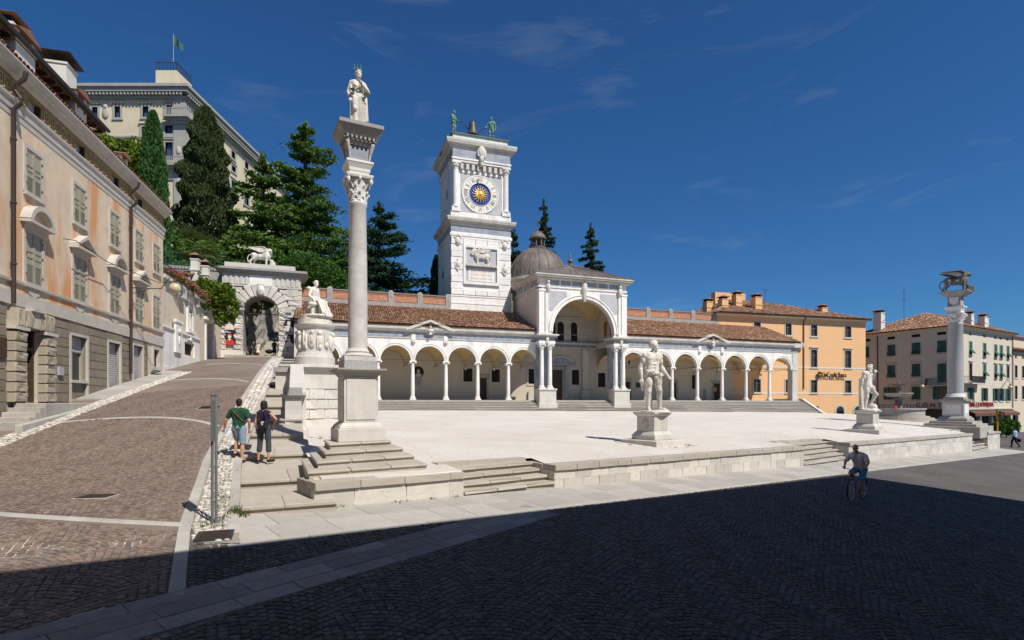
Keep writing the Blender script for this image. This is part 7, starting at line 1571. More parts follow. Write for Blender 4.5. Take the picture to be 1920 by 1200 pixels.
# ------------------------------------------------------------------ bell strikers
for (t_, d_), rz, lab, k in (((9.35, 8.0), R(62), 'green bronze bell striker at the left, seen from the side', 0), ((13.95, 8.0), R(-8), 'green bronze bell striker at the right, facing the square', 1)):
    p = LP(t_, d_); mo_ = thing('bell_striker', lab, 'statue', (*p, 30.82), rz, 'bronze figures striking the bell'); mo_.scale = (1.85,)*3
    if k == 0: j = pose(look=(0,-1,-.1), ell=(.25,-.08,1.14), wrl=(.1,-.32,1.02), elr=(-.25,-.08,1.14), wrr=(-.1,-.34,1.02))
    else: j = pose(look=(-.3,-1,-.2), elr=(-.3,-.02,1.16), wrr=(-.34,-.2,1.02), ell=(.27,.04,1.14), wrl=(.26,-.08,.88))
    b = MB(); torso(b, j, .0, 1.0); limbs(b, j, 0, 1.0); headmesh(b, j, 1.1); hands_(b, j, .8, 1.15); muscles(b, j, .92); curls(b, j, 1.05, 24, False, 2, .02); b.lathe([(.22,-.04),(.22,.02),(.05,.03)], 12)
    remesh(b, 'figure', M['bronze'], mo_, .014, 2)
    w_ = j['wrr']; e = V3(.1,-.95,.5) if k == 0 else V3(-.95,-.1,.6); a_ = w_+(w_-j['elr']).normalized()*.08
    MB().tube([a_, a_.lerp(e, .35)+V3(0,0,.1), a_.lerp(e, .7)+V3(0,0,.1), e], .02, 6).ell(e, (.07,.07,.05), 8, 6).build('hammer', M['iron'], mo_)

# ------------------------------------------------------------------ fountain
fx, fy = 41.5, 59.0; fz = -1.9
fo = thing('fountain', 'round tiered fountain with wide pale basin behind the farther statue', 'fountain', (fx, fy, fz), 0); fo.scale = (.62,.62,.73)
for k, r in enumerate((5.6, 5.0, 4.4)): MB().lathe([(r,-.3),(r,.22*(k+1)),(r-.9,.22*(k+1)+.005)], 40).build('step', M['step'], fo)
MB().lathe([(3.75,.66),(3.7,1.55),(3.95,1.6),(3.95,1.78),(3.6,1.8)], 40).build('basin', M['greyst'], fo, True); MB().lathe([(.75,1.7),(.6,2.2),(.5,2.9),(.7,3.2),(1.1,3.3)], 24).build('stem', M['statueold'], fo, True)
MB().lathe([(.8,3.4),(1.5,3.48),(1.95,3.66),(2.0,3.8),(2.15,3.9),(2.15,4.02),(1.9,4.0)], 36).build('wide_bowl', M['greyst'], fo, True); MB().lathe([(.35,4.0),(.3,4.3),(.5,4.5),(.3,4.75),(.25,4.95),(.7,5.1),(1.15,5.25),(1.32,5.38),(1.1,5.39),(.2,5.35)], 24).build('upper_bowl', M['statueold'], fo, True); MB().lathe([(.15,5.3),(.2,5.5),(.08,5.75),(.02,5.85)], 10).build('finial', M['statueold'], fo, True)
for q in range(44):
    a = 2*math.pi*q/44; MB().cap((3.55*math.cos(a),3.55*math.sin(a),1.8),(3.62*math.cos(a),3.62*math.sin(a),2.25),.06,.05,6).build('baluster', M['iron'], fo, True)
MB().lathe([(3.66,2.27),(3.72,2.27),(3.72,2.33),(3.66,2.33),(3.66,2.27)], 40, cap=False).build('rail', M['iron'], fo)
MB().box(-2.7,-2.2,-2.95,-2.7,1.8,2.2).xf(Matrix.Identity(4)).build('red_flowers', M['redpaint'], fo)

# ------------------------------------------------------------------ pole, traffic light, railing bits
px_, py_ = -5.42, 10.0; pz = rampz(kerbx(py_), py_)-.03
sp_ = thing('sign_pole', 'tall grey twin steel sign pole standing in the river stone verge', 'pole', (px_, py_, pz), R(15))
for x in (-.022, .022): MB().lathe([(.026,0),(.026,2.3),(.022,2.31)], 14, (x,x*1.6,0)).build('tube', M['steel'], sp_, True)
MB().box(-.012,.012,-.2,.2,1.5,2.25).build('sign_plate', M['steel'], sp_); MB().lathe([(.02,2.31),(.038,2.33),(.03,2.36)], 10, (-.022,-.035,0)).lathe([(.02,2.31),(.03,2.33),(.024,2.36)], 10, (.022,.035,0)).build('pole_caps', M['steel'], sp_)
tr = thing('traffic_light', 'yellow traffic light with dark hoods by the café', 'traffic light', (53.9, 61.0, -4.2), R(35)); tr.scale = (.8,.8,.85); MB().lathe([(.09,0),(.09,2.8)], 10).build('post', M['amber'], tr); MB().box(-.18,.18,-.14,.14,2.8,3.9).build('housing', M['amber'], tr)
for q in range(3): MB().lathe([(.13,0),(.15,.28)], 12).xf(Matrix.Translation((.0,-.14,3.0+q*.34)) @ Matrix.Rotation(R(90),4,'X')).build('hood', M['iron'], tr); MB().lathe([(.13,0),(.15,.28)], 12).xf(Matrix.Translation((.18,0,3.0+q*.34)) @ Matrix.Rotation(R(90),4,'Y')).build('hood', M['iron'], tr)
# ------------------------------------------------------------------ people
def stairz(x, y): 
    for k in range(len(RY)-1):
        if RY[k] <= y-.35 < RY[k+1]: return lerp(prof(RY[k]) if k else plane(-5, 10.8)+.17, prof(RY[k+1])-.17, (y-.35-RY[k])/(RY[k+1]-RY[k]))
    return prof(y)
def strapline(b, pts, r=.014): b.tube(pts, r, 6)
# man in green
x, y = -7.68, 15.45; z = -1.655
pm = thing('person', 'man in dark green shirt and pale denim shorts walking up the stair with a bottle', 'person', (x, y, z), R(180+8), 'people on the stair')
j = pose(head=(0,-.04,1.64), look=(0,-1,-.12), shl=(.2,0,1.41), shr=(-.2,0,1.41), elr=(-.29,.06,1.14), wrr=(-.27,-.02,.9), ell=(.33,.02,1.16), wrl=(.41,-.06,.93), hpl=(.095,0,.93), knl=(.1,-.16,.62), anl=(.12,-.06,.27), tol=(.13,-.24,.21), knr=(-.1,.0,.5), anr=(-.1,.06,.085), tor=(-.13,-.13,.03))
b = MB(); torso(b, j, -.012, .95); limbs(b, j, -.002, 1.0); headmesh(b, j, 1.0); hands_(b, j, .35); remesh(b, 'body', M['skin'], pm, .009, 2)
b = MB(); torso(b, j, .016, 1.0, .94); limbs(b, j, .022, 1.0, .62, 0); remesh(b, 'shirt', M['tgreen'], pm, .012, 3)
b = MB(); limbs(b, j, .02, 1.02, 0, .92, False, False, False); b.cap(j['hpl']+V3(-.02,0,.05), j['hpr']+V3(.02,0,.05), .118, .118); remesh(b, 'shorts', M['denim'], pm, .012, 3)
b = MB().ell(j['head']+V3(0,.022,.05), (.083,.098,.088), 14, 10).ell(j['head']+V3(0,.06,-.02), (.07,.05,.07)); remesh(b, 'hair', M['hair'], pm, .01, 2)
b = MB(); strapline(b, [(.17,.02,1.5),(.12,.12,1.42),(0,.135,1.3),(-.14,.11,1.14),(-.19,.0,1.08)], .016); b.build('bag_strap', M['strap'], pm)
for s in 'lr': MB().cap(j['an'+s]+V3(0,.03,-.065), j['to'+s]+V3(0,-.02,-.012), .036, .034).build('sandal', M['shoe'], pm, True)
w_ = j['wrl']+V3(.0,-.06,-.06); MB().lathe([(.035,-.1),(.036,.06),(.014,.1),(.014,.13)], 12, tuple(w_)).build('bottle', M['bottle'], pm, True)
# companion in navy vest
x, y = -6.95, 15.4; z = -1.66
pw = thing('person', 'person in navy sleeveless top with black shoulder bag, hand on hip, on the stair', 'person', (x, y, z), R(180-4), 'people on the stair')
j = pose(head=(.01,-.03,1.58), neck=(0,.01,1.43), look=(.1,-1,-.05), shl=(.165,0,1.37), ell=(.23,.04,1.1), wrl=(.24,-.05,.86), shr=(-.165,0,1.37), elr=(-.4,.1,1.2), wrr=(-.25,-.02,1.0), knl=(.13,-.02,.5), anl=(.15,.03,.085), knr=(-.12,-.02,.5), anr=(-.15,.03,.085), tol=(.2,-.13,.03), tor=(-.2,-.13,.03))
b = MB(); torso(b, j, -.018, .9); limbs(b, j, -.006, .95); headmesh(b, j, .96); hands_(b, j, .4, .95); remesh(b, 'body', M['skin'], pw, .009, 2)
b = MB(); torso(b, j, .004, .92, .95); remesh(b, 'vest', M['navy'], pw, .012, 3)
b = MB(); limbs(b, j, .012, 1.0, 0, 1.0, False, False, False); b.cap(j['hpl']+V3(-.02,0,.04), j['hpr']+V3(.02,0,.04), .112, .112)
for s in 'lr': b.cap(j['kn'+s], j['kn'+s].lerp(j['an'+s], .42), .076, .076)
remesh(b, 'cropped_jeans', M['greyjean'], pw, .012, 3)
b = MB().ell(j['head']+V3(0,.02,.045), (.092,.106,.1), 14, 10).ell(j['head']+V3(0,.07,-.04), (.075,.05,.09)).ell(j['head']+V3(.06,.02,.0),(.04,.06,.08)).ell(j['head']+V3(-.06,.02,.0),(.04,.06,.08)); remesh(b, 'hair', M['hair'], pw, .01, 2)
MB().box(-.19,.06,.13,.22,.92,1.16).build('shoulder_bag', M['bag'], pw, bevel=.03); MB().ell((-.05,.225,1.1),(.03,.008,.03),8,6).ell((-.09,.225,1.12),(.025,.008,.025),8,6).ell((-.06,.225,1.055),(.02,.008,.025),8,6).build('bag_patch', M['white'], pw)
b = MB(); strapline(b, [(.13,-.02,1.46),(.13,.1,1.38),(.06,.14,1.2),(.0,.16,1.12)], .014); strapline(b, [(-.03,.1,1.43),(-.1,.13,1.3),(-.15,.14,1.15)], .012); b.build('bag_strap', M['bag'], pw)
for s in 'lr': MB().cap(j['an'+s]+V3(0,.02,-.045), j['to'+s]+V3(0,-.01,.005), .05, .042).build('shoe', M['shoe'], pw, True)
MB().lathe([(.034,-.015),(.036,0),(.034,.015)], 12, tuple(j['wrl']+V3(0,0,.01))).build('watch', M['black'], pw); MB().box(.06,.13,.1,.125,.95,.975).build('waist_tag', M['redpaint'], pw)

# cyclist
cx_, cy_ = 11.0, 17.5; cz_ = plane(cx_, cy_)+.014; crz = R(-50)
bi = thing('bicycle', 'dark city bicycle with silver handlebar ridden through the shade', 'bicycle', (cx_, cy_, cz_), crz)      # faces -y
for yy_, nm in ((-.52, 'front_wheel'), (.52, 'rear_wheel')):
    wl = bpy.data.objects.new(nm, None); col.objects.link(wl); wl.parent = bi; wl.location = (0, yy_, .345)
    n = 28; b = MB(); b.tube([(0,.33*math.cos(2*math.pi*q/n),.33*math.sin(2*math.pi*q/n)) for q in range(n+1)], .019, 8); b.build('tyre', M['rubber'], wl, True)
    b = MB(); b.tube([(0,.308*math.cos(2*math.pi*q/n),.308*math.sin(2*math.pi*q/n)) for q in range(n+1)], .009, 6); b.build('rim', M['chrome'], wl, True)
    b = MB()
    for q in range(16): a = 2*math.pi*q/16; b.tube([(.02*(-1)**q,.02*math.cos(a),.02*math.sin(a)),(0,.3*math.cos(a+.2),.3*math.sin(a+.2))],.0022,4)
    b.cap((-.05,0,0),(.05,0,0),.018,.018,8); b.build('spokes', M['chrome'], wl)
bb, sd2, hd = V3(0,.1,.3), V3(0,.24,.86), V3(0,-.36,.8)
MB().tube([bb,sd2],.017,8).tube([bb,V3(0,-.38,.68)],.019,8).tube([V3(0,.2,.7),hd],.016,8).tube([V3(0,-.38,.64),V3(0,-.34,.92)],.02,8).tube([bb+V3(.05,0,0),V3(.06,.52,.345)],.011,6).tube([bb-V3(.05,0,0),V3(-.06,.52,.345)],.011,6).tube([V3(.02,.22,.76),V3(.06,.52,.345)],.009,6).tube([V3(-.02,.22,.76),V3(-.06,.52,.345)],.009,6).build('frame', M['bikepaint'], bi, True)
MB().tube([V3(0,-.38,.66),V3(.05,-.42,.6),V3(.055,-.52,.345)],.012,6).tube([V3(0,-.38,.66),V3(-.05,-.42,.6),V3(-.055,-.52,.345)],.012,6).build('fork', M['bikepaint'], bi)
MB().tube([V3(.31,-.2,1.02),V3(.22,-.3,1.0),V3(.1,-.37,.98),V3(0,-.36,.97),V3(-.1,-.37,.98),V3(-.22,-.3,1.0),V3(-.31,-.2,1.02)],.011,8).tube([V3(0,-.34,.9),V3(0,-.36,.97)],.014,8).build('handlebar', M['chrome'], bi, True)
for s in (-1,1): MB().cap((s*.31,-.2,1.02),(s*.28,-.23,1.015),.017,.017).build('grip', M['rubber'], bi, True)
MB().ell((0,.3,.91),(.09,.12,.03)).ell((0,.18,.905),(.04,.1,.022)).build('saddle', M['black'], bi, True); MB().lathe([(.06,0),(.055,.06)],14).xf(Matrix.Translation((0,-.42,.8)) @ Matrix.Rotation(R(90),4,'X')).build('headlight', M['iron'], bi)
MB().tube([(.07,.1,.3),(.07,.12,.14)],.009,6).tube([(-.07,.1,.3),(-.07,.08,.46)],.009,6).box(.07,.16,.08,.16,.125,.145).box(-.16,-.07,.04,.12,.455,.475).build('pedals', M['iron'], bi)
for yy_ in (-.52,.52): b = MB(); b.tube([(0,yy_+.37*math.cos(R(a)),.345+.37*math.sin(R(a))) for a in (range(30,151,12) if yy_ < 0 else range(20,171,12))],.016,6); b.build('mudguard', M['iron'], bi)
MB().box(-.05,.05,.42,.75,.72,.735).build('rack', M['iron'], bi)
cyc = thing('person', 'bald cyclist in white T-shirt and blue shorts riding in the shade', 'person', (cx_, cy_, cz_), crz)
j = pose(head=(-.02,-.1,1.64), neck=(0,.05,1.47), pel=(0,.28,.98), look=(-.05,-1,-.1), shl=(.2,.04,1.4), shr=(-.2,.04,1.4), ell=(.31,-.02,1.2), wrl=(.3,-.14,1.07), elr=(-.33,-.02,1.2), wrr=(-.31,-.15,1.07), hpl=(.1,.27,.95), knl=(.14,-.08,.62), anl=(.13,.06,.24), tol=(.14,-.1,.17), hpr=(-.1,.27,.95), knr=(-.14,-.14,.84), anr=(-.13,.0,.53), tor=(-.14,-.15,.48))
b = MB(); torso(b, j, -.012, 1.0); limbs(b, j, -.002, 1.0); headmesh(b, j, 1.05); hands_(b, j, .75); remesh(b, 'body', M['skin'], cyc, .009, 2)
b = MB(); torso(b, j, .02, 1.04, .95); limbs(b, j, .026, 1.0, .75, 0); remesh(b, 'shirt', M['white'], cyc, .012, 3)
b = MB(); limbs(b, j, .024, 1.0, 0, .9, False, False, False); b.cap(j['hpl'], j['hpr'], .125, .125); remesh(b, 'shorts', M['bluecloth'], cyc, .012, 3)
for s in 'lr': MB().cap(j['an'+s]+V3(0,.03,-.055), j['to'+s]+V3(0,-.01,-.005), .042, .038).build('shoe', M['strap'], cyc, True)
# walker at the far right
x, y = 45.6, 49.8; z = plane(x, y)+.01
pr_ = thing('person', 'walker in pale blue shirt and black trousers carrying a dark bag at the right edge', 'person', (x, y, z), R(200))
j = pose(knl=(.1,-.2,.52), anl=(.1,-.2,.1), tol=(.12,-.38,.04), knr=(-.1,.04,.5), anr=(-.1,.3,.16), tor=(-.12,.18,.05), wrl=(.26,-.14,.9), wrr=(-.27,.06,.88))
b = MB(); torso(b, j, -.012, 1.0); limbs(b, j, -.002, 1.0); headmesh(b, j, 1.05); hands_(b, j, .6); remesh(b, 'body', M['skin'], pr_, .014, 2)
b = MB(); torso(b, j, .02, 1.05, .95); limbs(b, j, .02, 1.0, .98, 0); remesh(b, 'shirt', M['paleblue'], pr_, .016, 3); b = MB(); limbs(b, j, .02, 1.0, 0, 1.0, False, True, False); b.cap(j['hpl'], j['hpr'], .12, .12); remesh(b, 'trousers', M['black'], pr_, .016, 3)
MB().ell(j['head']+V3(0,.02,.05),(.086,.1,.088)).build('hair', M['hair'], pr_, True); MB().box(-.34,-.2,-.1,.3,.5,.78).tube([(-.27,.0,.78),(-.27,.06,.86),(-.27,.16,.78)],.012,5).build('bag', M['bag'], pr_, bevel=.03)
for s in 'lr': MB().cap(j['an'+s]+V3(0,.03,-.05), j['to'+s], .045, .04).build('shoe', M['shoe'], pr_, True)
# small group in the gate
def small(t_, d_, rz, h, top, low, lab, skirt=False):
    x, y = LP(t_, d_); p = thing('person', lab, 'person', (x, y, GZ+.11), rz, 'people in the gate passage'); p.scale = (h/1.75,)*3; j = pose(knl=(.1,-.1,.5), wrl=(.22,-.2,.98), elr=(-.25,-.02,1.13), wrr=(-.2,-.22,1.0))
    b = MB(); torso(b, j, 0, .95); limbs(b, j, 0, .95); headmesh(b, j, 1.0); remesh(b, 'body', M['skin'], p, .022, 1)
    b = MB(); torso(b, j, .02, 1.0); limbs(b, j, .02, 1, .5, 0); remesh(b, 'shirt', M[top], p, .022, 2)
    if skirt: MB().lathe([(.15,1.05),(.24,.6),(.25,.55)], 14).build('skirt', M[low], p, True)
    else: b = MB(); limbs(b, j, .02, 1, 0, .9, False, False, False); remesh(b, 'shorts', M[low], p, .022, 2)
    MB().ell(j['head']+V3(0,.03,.05),(.09,.1,.09)).build('hair', M['hair'], p, True); return p
small(-9.65, 4.6, R(170), 1.78, 'tgreen', 'greyjean', 'adult in dark green pushing a pram in the gate passage'); small(-9.2, 4.4, R(150), 1.6, 'white', 'greyjean', 'person in pale top beside the pram in the gate passage', True); small(-11.1, 4.3, R(0), 1.45, 'grass' if False else 'paper', 'paper', 'child in pale dress standing in the gate passage', True); small(-11.6, 5.0, R(60), 1.6, 'black', 'greyjean', 'person in black leaning at the left of the gate passage')
pt = thing('pram', 'dark pram pushed through the gate passage', 'pram', (*LP(-10.1, 4.4), GZ+.11), R(100))
MB().ell((0,0,.6),(.24,.4,.22)).build('body', M['black'], pt, True); MB().tube([(0,.35,.6),(0,.6,1.0)],.02,6).tube([(-.2,-.3,.15),(.2,.3,.5)],.015,6).tube([(.2,-.3,.15),(-.2,.3,.5)],.015,6).build('frame', M['steel'], pt)
for sx_ in (-1,1):
    for sy_ in (-1,1): MB().lathe([(.12,-.02),(.13,0),(.12,.02)],14).xf(Matrix.Translation((sx_*.22,sy_*.3,.13)) @ Matrix.Rotation(R(90),4,'Y')).build('wheel', M['rubber'], pt)

# ------------------------------------------------------------------ trees and plants
def leafquads(C, D, ln, wd, jit=.35):                                     # centres, long directions -> crossed leaf quads
    n = len(C); D = D+rng.normal(size=(n,3))*jit; D /= np.linalg.norm(D, axis=1, keepdims=True)
    S = np.cross(D, rng.normal(size=(n,3))); S /= np.linalg.norm(S, axis=1, keepdims=True)+1e-9
    L2 = (ln*(.6+.8*rng.random(n)))[:, None]*D*.5; W2 = (wd*(.6+.8*rng.random(n)))[:, None]*S*.5
    V = np.stack([C-L2-W2*.5, C-L2*.1+W2, C+L2, C-L2*.2-W2], 1).reshape(-1, 3); return V, np.arange(4*n).reshape(-1, 4)
def tree_thing(name, lab, x, y, z, grp='trees on the castle hill'): return thing(name, lab, 'tree', (x, y, z), rng.random()*6.28, grp)
def crown(parent, C, D, ln, wd, m, jit=.35): V, Q = leafquads(np.array(C), np.array(D), ln, wd, jit); return fastmesh('crown', V, Q, m, parent)
def trunk(parent, h, r, m=None, lean=0, limbs_=None):
    b = MB().tube([(0,0,-1.5),(lean*.2,0,h*.25),(lean*.5,0,h*.55),(lean,0,h)], [r*1.15, r, r*.7, r*.15], 9)
    for p, q, rr in (limbs_ or []): b.tube([p, ((p[0]+q[0])/2, (p[1]+q[1])/2, (p[2]+q[2])/2+.15), q], [rr, rr*.7, rr*.25], 5)
    return b.build('trunk', m or M['bark'], parent, True)
def cedar(lab, x, y, z, h, w_, m, n_tier=13, dens=1.0, flat=True, h0=.12):
    t = tree_thing('cedar_tree', lab, x, y, z); C = []; D = []; lm = []
    for k in range(n_tier):
        u_ = h0+(1-h0)*(k+.3*rng.random())/n_tier; zz = h*u_; reach = w_/2*((1-u_**2.3)*.92+.05)*(.62+.5*rng.random())
        for q in range(rng.integers(5, 8)):
            a = rng.random()*6.28; ln = reach*(.5+.7*rng.random()); rise = .12*ln-(.0 if u_ > .6 else .12*ln); e = (ln*math.cos(a), ln*math.sin(a), zz+rise); lm.append(((0,0,zz-.3),e,.09+.1*(1-u_)))
            nn = int(ln*92*dens)
            s = rng.random(nn)**.65; side = rng.normal(size=nn)*(.30+.30*s)*ln*.36; dz = rng.normal(size=nn)*.13-.10*np.abs(side)-.15*s
            cx_ = ln*s*math.cos(a)-side*math.sin(a); cy2 = ln*s*math.sin(a)+side*math.cos(a); cz2 = zz-.3+(rise+.3)*s+dz
            C += list(np.stack([cx_,cy2,cz2],1)); D += list(np.stack([np.full(nn,math.cos(a)),np.full(nn,math.sin(a)),np.full(nn,.05)-.2*rng.random(nn)],1))
    nn = int(140*dens); zz = h*(.9+.1*rng.random(nn)); C += list(np.stack([rng.normal(size=nn)*.25,rng.normal(size=nn)*.25,zz],1)); D += list(np.tile([0,0,1.],(nn,1)))
    crown(t, C, D, .5, .24, m, .4); trunk(t, h*.97, .2+h*.016, None, 0, lm); return t
def flame(lab, x, y, z, h, w_, m, n=9000, rag=.12, name='cypress_tree'):
    t = tree_thing(name, lab, x, y, z); u_ = rng.random(n)**.85; a = rng.random(n)*6.28
    lob = 1+rag*(np.sin(a*3+u_*22)+.7*np.sin(a*5-u_*37+1)+.6*np.sin(u_*60+a*2)); prof_ = np.clip(np.minimum(u_*5, 1), 0, 1)*np.sqrt(np.clip(1-u_**1.7, 0, 1)); r = w_/2*prof_*lob*(1-.32*rng.random(n)**2)
    C = np.stack([r*np.cos(a), r*np.sin(a), h*u_], 1); D = np.stack([np.cos(a)*.35, np.sin(a)*.35, np.ones(n)], 1); crown(t, C, D, .5, .26, m, .3); trunk(t, h*.9, .3); return t
def spruce(lab, x, y, z, h, w_, m, n_tier=22, dens=1.0):
    t = tree_thing('spruce_tree', lab, x, y, z); C = []; D = []; lm = []
    for k in range(n_tier):
        reach0 = 0
        for q in range(6):
            u_ = min(.97, .08+.9*(k+rng.random())/n_tier); zz = h*u_; reach = w_/2*(1-u_)**.8+.25; a = rng.random()*6.28; ln = reach*(.35+.85*rng.random()); e = (ln*math.cos(a), ln*math.sin(a), zz-.22*ln); lm.append(((0,0,zz),e,.06)); nn = int(ln*60*dens); s = rng.random(nn)**.7; side = rng.normal(size=nn)*.2*ln*.45
            C += list(np.stack([ln*s*math.cos(a)-side*math.sin(a), ln*s*math.sin(a)+side*math.cos(a), zz-.22*ln*s+.3*s*s*ln*.4-np.abs(rng.normal(size=nn))*.22],1)); D += list(np.stack([np.full(nn,math.cos(a)*.6),np.full(nn,math.sin(a)*.6),np.full(nn,-.6)],1))
    nn = 60; C += list(np.stack([rng.normal(size=nn)*.12,rng.normal(size=nn)*.12,h*(.93+.08*rng.random(nn))],1)); D += list(np.tile([0,0,1.],(nn,1)))
    crown(t, C, D, .46, .17, m, .35); trunk(t, h*.98, .28, None, 0, lm); return t
def leafy(name, lab, x, y, z, blobs, m, n=5000, ln=.28, wd=.2, cat='tree', grp=None, trunkh=0):
    t = thing(name, lab, cat, (x, y, z), 0, grp); tot = sum(b[3]*b[4]*b[5] for b in blobs); C = []; D = []
    for bx_, by, bz, rx, ry, rz in blobs:
        k = int(n*rx*ry*rz/tot); d = rng.normal(size=(k,3)); d /= np.linalg.norm(d, axis=1, keepdims=True); rr = (.62+.42*rng.random(k)**.6)*(1+.16*np.sin(d[:,0]*7+bx_)*np.sin(d[:,2]*6+by)); C += list(np.array([bx_,by,bz])+d*rr[:,None]*np.array([rx,ry,rz])); D += list(d+np.array([0,0,.3]))
    o = crown(t, C, D, ln, wd, m, .7); o.name = 'foliage' if cat != 'tree' else 'crown'
    if trunkh: trunk(t, trunkh, .25, None, 0, [((0,0,trunkh*.5),(b[0]*.8,b[1]*.8,b[2]),.1) for b in blobs])
    else: MB().tube([(0,0,-.5),(0,0,.4),(.05,0,max(.5, blobs[0][2]))],[.05,.04,.02],5).build('stem', M['bark'], t)
    return t
cedar('tall bright green cedar left of the Justice column', -28.6, 76, 13, 25.8, 17, M['cedar'], 18, .9)
cedar('second cedar with spreading boughs close to the castle wall', -35.4, 78, 15, 20.5, 15, M['cedar'], 14, .8)
cedar('dark blue green cedar right of the Justice column', -19.3, 80, 9, 20.2, 19, M['bluecedar'], 15, .8)
cedar('low cedar bough mass just behind the loggia parapet', -22.8, 71, 10, 12.0, 11, M['cedar'], 9, .9)
flame('broad ragged dark cypress before the castle corner', -43.2, 77.5, 14.5, 27.2, 8.0, M['cypress'], 34000, .15)
flame('slender bright cypress left of the broad one', -37.9, 58, 10.5, 20.2, 3.5, M['cypress2'], 15000, .05)
flame('small cypress beside the clock tower', -10.6, 77, 9, 11.6, 2.3, M['cypress'], 3500, .1)
spruce('lone drooping spruce right of the dome', 13.6, 95, 9, 21.8, 10, M['spruce'], 24, 1.1)
spruce('spruce rising behind the dome lantern', 5.6, 97, 9, 26.8, 12, M['spruce'], 24, 1.1)
cedar('dark cedar between the clock tower and the dome', .2, 92, 9, 20.0, 9, M['bluecedar'], 13, .8)
leafy('linden_tree', 'bright yellow green leafy tree behind the palace roof', -44.6, 62.5, 16, [(-1.8,0,12.2,3.4,3,2.0),(1.6,0,11.2,2.4,3,2.4),(-.5,0,8.2,3.6,3,3)], M['lime'], 11000, .42, .3, 'tree', 'trees on the castle hill', 9)
leafy('holm_oak', 'dark evergreen mass below the broad cypress', -36.5, 62, 10, [(-3,0,6.5,3.6,2.5,3.4),(1.5,0,5.2,3.2,2.5,2.6),(-5.5,0,9.5,2.2,2,2.6)], M['bush'], 9000, .36, .26, 'tree', 'trees on the castle hill', 5)
leafy('hedge', 'dense green hedge behind the gate lion', -24.6, 62.5, 9.5, [(-2.5,0,5.6,2.4,1.5,2.3),(.8,0,5.4,2.4,1.5,2.3),(4.0,0,4.2,2.2,1.5,2.1),(-5,0,4.4,2.2,1.4,2.2)], M['bush'], 12000, .3, .2, 'hedge')
leafy('hedge', 'rounded bushes behind the left end of the brick parapet', -18.3, 62.5, 9.5, [(-2,0,2.6,1.7,1.2,1.8),(.9,0,2.2,1.6,1.2,1.4),(3.6,0,2.0,1.6,1.2,1.2),(7,0,1.6,1.8,1.1,1.0)], M['bush'], 7000, .26, .18, 'hedge')
leafy('climbing_shrub', 'bright yellow green climber spilling over the shrine wall', -25.2, 47.6, 8.2, [(-1.0,-.6,1.4,1.3,.9,1.0),(.4,-1.0,.9,1.3,.9,1.1),(.9,-.6,-.1,.9,.7,1.2),(-2.3,-.5,1.3,1.2,.8,.7),(.4,-.8,-.9,.6,.5,.8)], M['lime'], 6500, .26, .19, 'shrub')
leafy('flower_boxes', 'pink flowering planters along the shrine wall top', -23.9, 41.2, 8.5, [(.55,-3.2,.3,.5,1.3,.35),(-.2,-.6,.25,.5,1.5,.35),(-1.05,2.2,.2,.5,1.4,.35),(-1.6,4.6,.1,.45,1.2,.45)], M['flower'], 1500, .13, .11, 'flowers')
leafy('planter_greenery', 'green leaves of the flowering planters on the shrine wall', -23.9, 41.2, 8.5, [(.45,-3.2,.25,.55,1.4,.35),(-.3,-.6,.2,.55,1.6,.35),(-1.15,2.2,.15,.55,1.5,.35),(-1.7,4.6,-.1,.5,1.3,.55)], M['bush'], 2600, .17, .12, 'shrub')
leafy('creeper', 'green creeper hanging in the gate arch', *LP(-11.0, 6.6), 9.6, [(0,0,.4,1.2,.6,.5),(-.9,.3,.0,.6,.5,.7),(.8,0,.6,.6,.4,.4)], M['lime'], 1500, .2, .15, 'shrub')
leafy('cafe_shrub', 'leafy green potted shrubs before the café', 60.3, 67.0, -4.0, [(-2.4,-1.6,1.0,.7,.6,.8),(0,0,1.1,.8,.7,1.0),(1.6,.9,1.0,.7,.7,.8)], M['bush'], 2200, .3, .2, 'shrub')
leafy('oleander', 'pinkish flowering shrubs behind the terrace railing', -32.5, 57.5, 12.0, [(-2.2,0,1.6,1.6,1,1.1),(1.2,0,1.2,1.6,1,.9),(4.2,0,1.0,1.5,1,.8)], M['bush'], 4200, .22, .15, 'shrub')
# palm
px0 = (-28.3, 49.8, 10.0); pl = thing('palm_tree', 'fan palm with shaggy trunk behind the garden house', 'tree', px0, 0)
MB().lathe([(.2,-4),(.22,1),(.26,3.2),(.2,3.9)], 10).build('trunk', M['palmbark'], pl, True); V = []; Q = []; k = 0
for f_ in range(46):
    a = rng.random()*6.28; el = -.5+1.6*rng.random(); d = np.array([math.cos(a)*math.cos(el), math.sin(a)*math.cos(el), math.sin(el)]); c_ = np.array([0,0,3.9])+d*(.8+.5*rng.random()); s = np.cross(d,[0,0,1.]); s /= np.linalg.norm(s)+1e-6; n_ = np.cross(s,d)
    for q in range(13):
        th = -1.25+2.5*q/12; e = (d*math.cos(th)+s*math.sin(th)); tip = c_+e*(.95+.1*rng.random())-np.array([0,0,.25*abs(math.sin(th))+.12]); w_ = np.cross(e, n_)*.045; mid = c_+e*.55
        V += [c_, mid+w_, tip, mid-w_]; Q.append((k,k+1,k+2,k+3)); k += 4
fastmesh('crown', V, Q, M['palm'], pl)
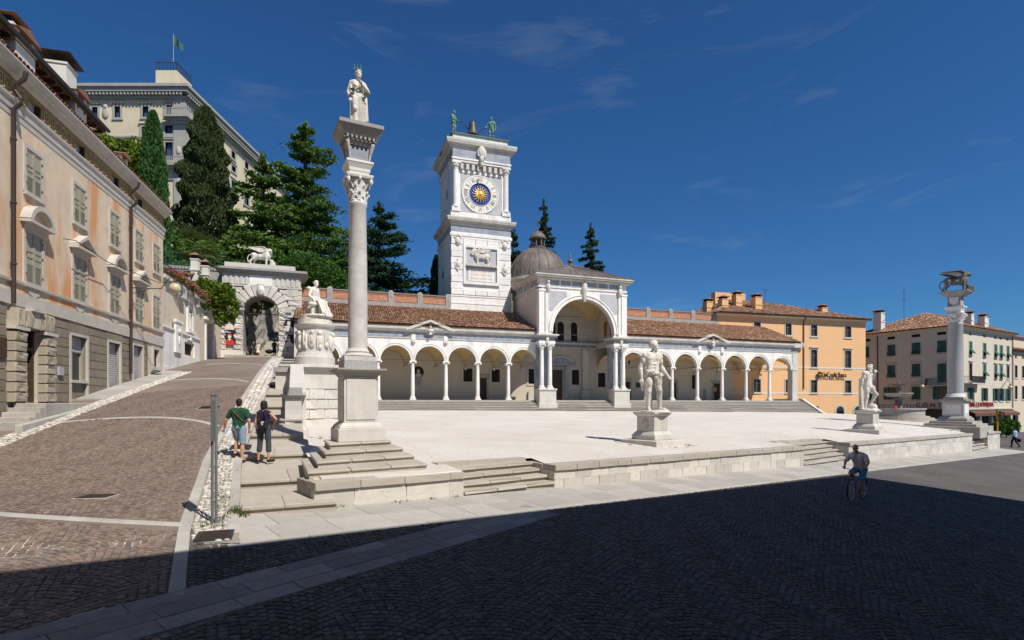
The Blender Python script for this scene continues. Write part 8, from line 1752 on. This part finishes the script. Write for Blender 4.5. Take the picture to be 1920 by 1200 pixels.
for (x, y, rz), lab in (((61.6, 82.5, R(120.2)), 'small globe lamp on a bracket on the shaded café front'), ((78.9, 87.0, R(30.2)), 'small globe lamp on a bracket on the sunlit café front')):
    t = thing('wall_lamp', lab, 'lamp', (x, y, 2.1), rz); MB().ell((0,0,.3),(.32,.32,.34),14,10).build('globe', M['globe'], t, True); MB().lathe([(.1,.6),(.16,.7),(.04,.9)],10).build('cap', M['iron'], t); MB().tube([(0,0,.9),(0,.1,1.25),(0,.5,1.3),(0,.75,.9),(0,1.15,.1)],.04,6).build('bracket', M['iron'], t)
# weeds along the stones
def weeds(pts, lab, n=12, h=.045):
    V = []; Q = []; k = 0
    for (x, y, z) in pts:
        for _ in range(n):
            bx_, by = x+rng.normal()*.09, y+rng.normal()*.07; a = rng.random()*6.28; hh = h*(.4+rng.random()); dx, dy = math.cos(a)*.012, math.sin(a)*.012; tx, ty = rng.normal()*.03, rng.normal()*.03
            V += [(bx_-dx,by-dy,z),(bx_+dx,by+dy,z),(bx_+tx+dx*.2,by+ty+dy*.2,z+hh),(bx_+tx-dx*.2,by+ty-dy*.2,z+hh)]; Q.append((k,k+1,k+2,k+3)); k += 4
    o = fastmesh('weeds', V, Q, M['grass'], None); tag(o, lab, 'weeds'); o['kind'] = 'stuff'; return o
P = []
for _ in range(26): y = 9.8+rng.random()*6; x = kerbx(y)+.2+rng.random()*.6; P.append((x, y, rampz(kerbx(y), y)+.0))
for _ in range(8): P.append((-5.4+rng.normal()*.2, 9.75+rng.random()*.2, rampz(-5.7, 9.8)+.0))
for _ in range(10): s = rng.random()*3.7; P.append((*F(s,-.04), plane(*F(s,-.04))+.01))
for _ in range(16): a = rng.random()*6.28; x, y = g1[0]+1.5*math.cos(a), g1[1]+1.5*math.sin(a); P.append((x, y, gz(x, y)))
for _ in range(14): x = -6.8-rng.random()*1.5; y = 19+rng.random()*3; P.append((x, y, gz(x, y)))
for _ in range(7): P.append((-15.1+rng.normal()*.25, 20.3+rng.normal()*.25, rampz(-15.1,20.3)+.02))
weeds(P, 'scattered weeds and dry grass between the stones')
tag(weeds([(-5.32+rng.normal()*.06, 10.62+rng.normal()*.04, plane(-5.3,10.6)) for _ in range(6)], 'fresh green weed at the corner of the lowest stair tread', 30, .16), kind='stuff')
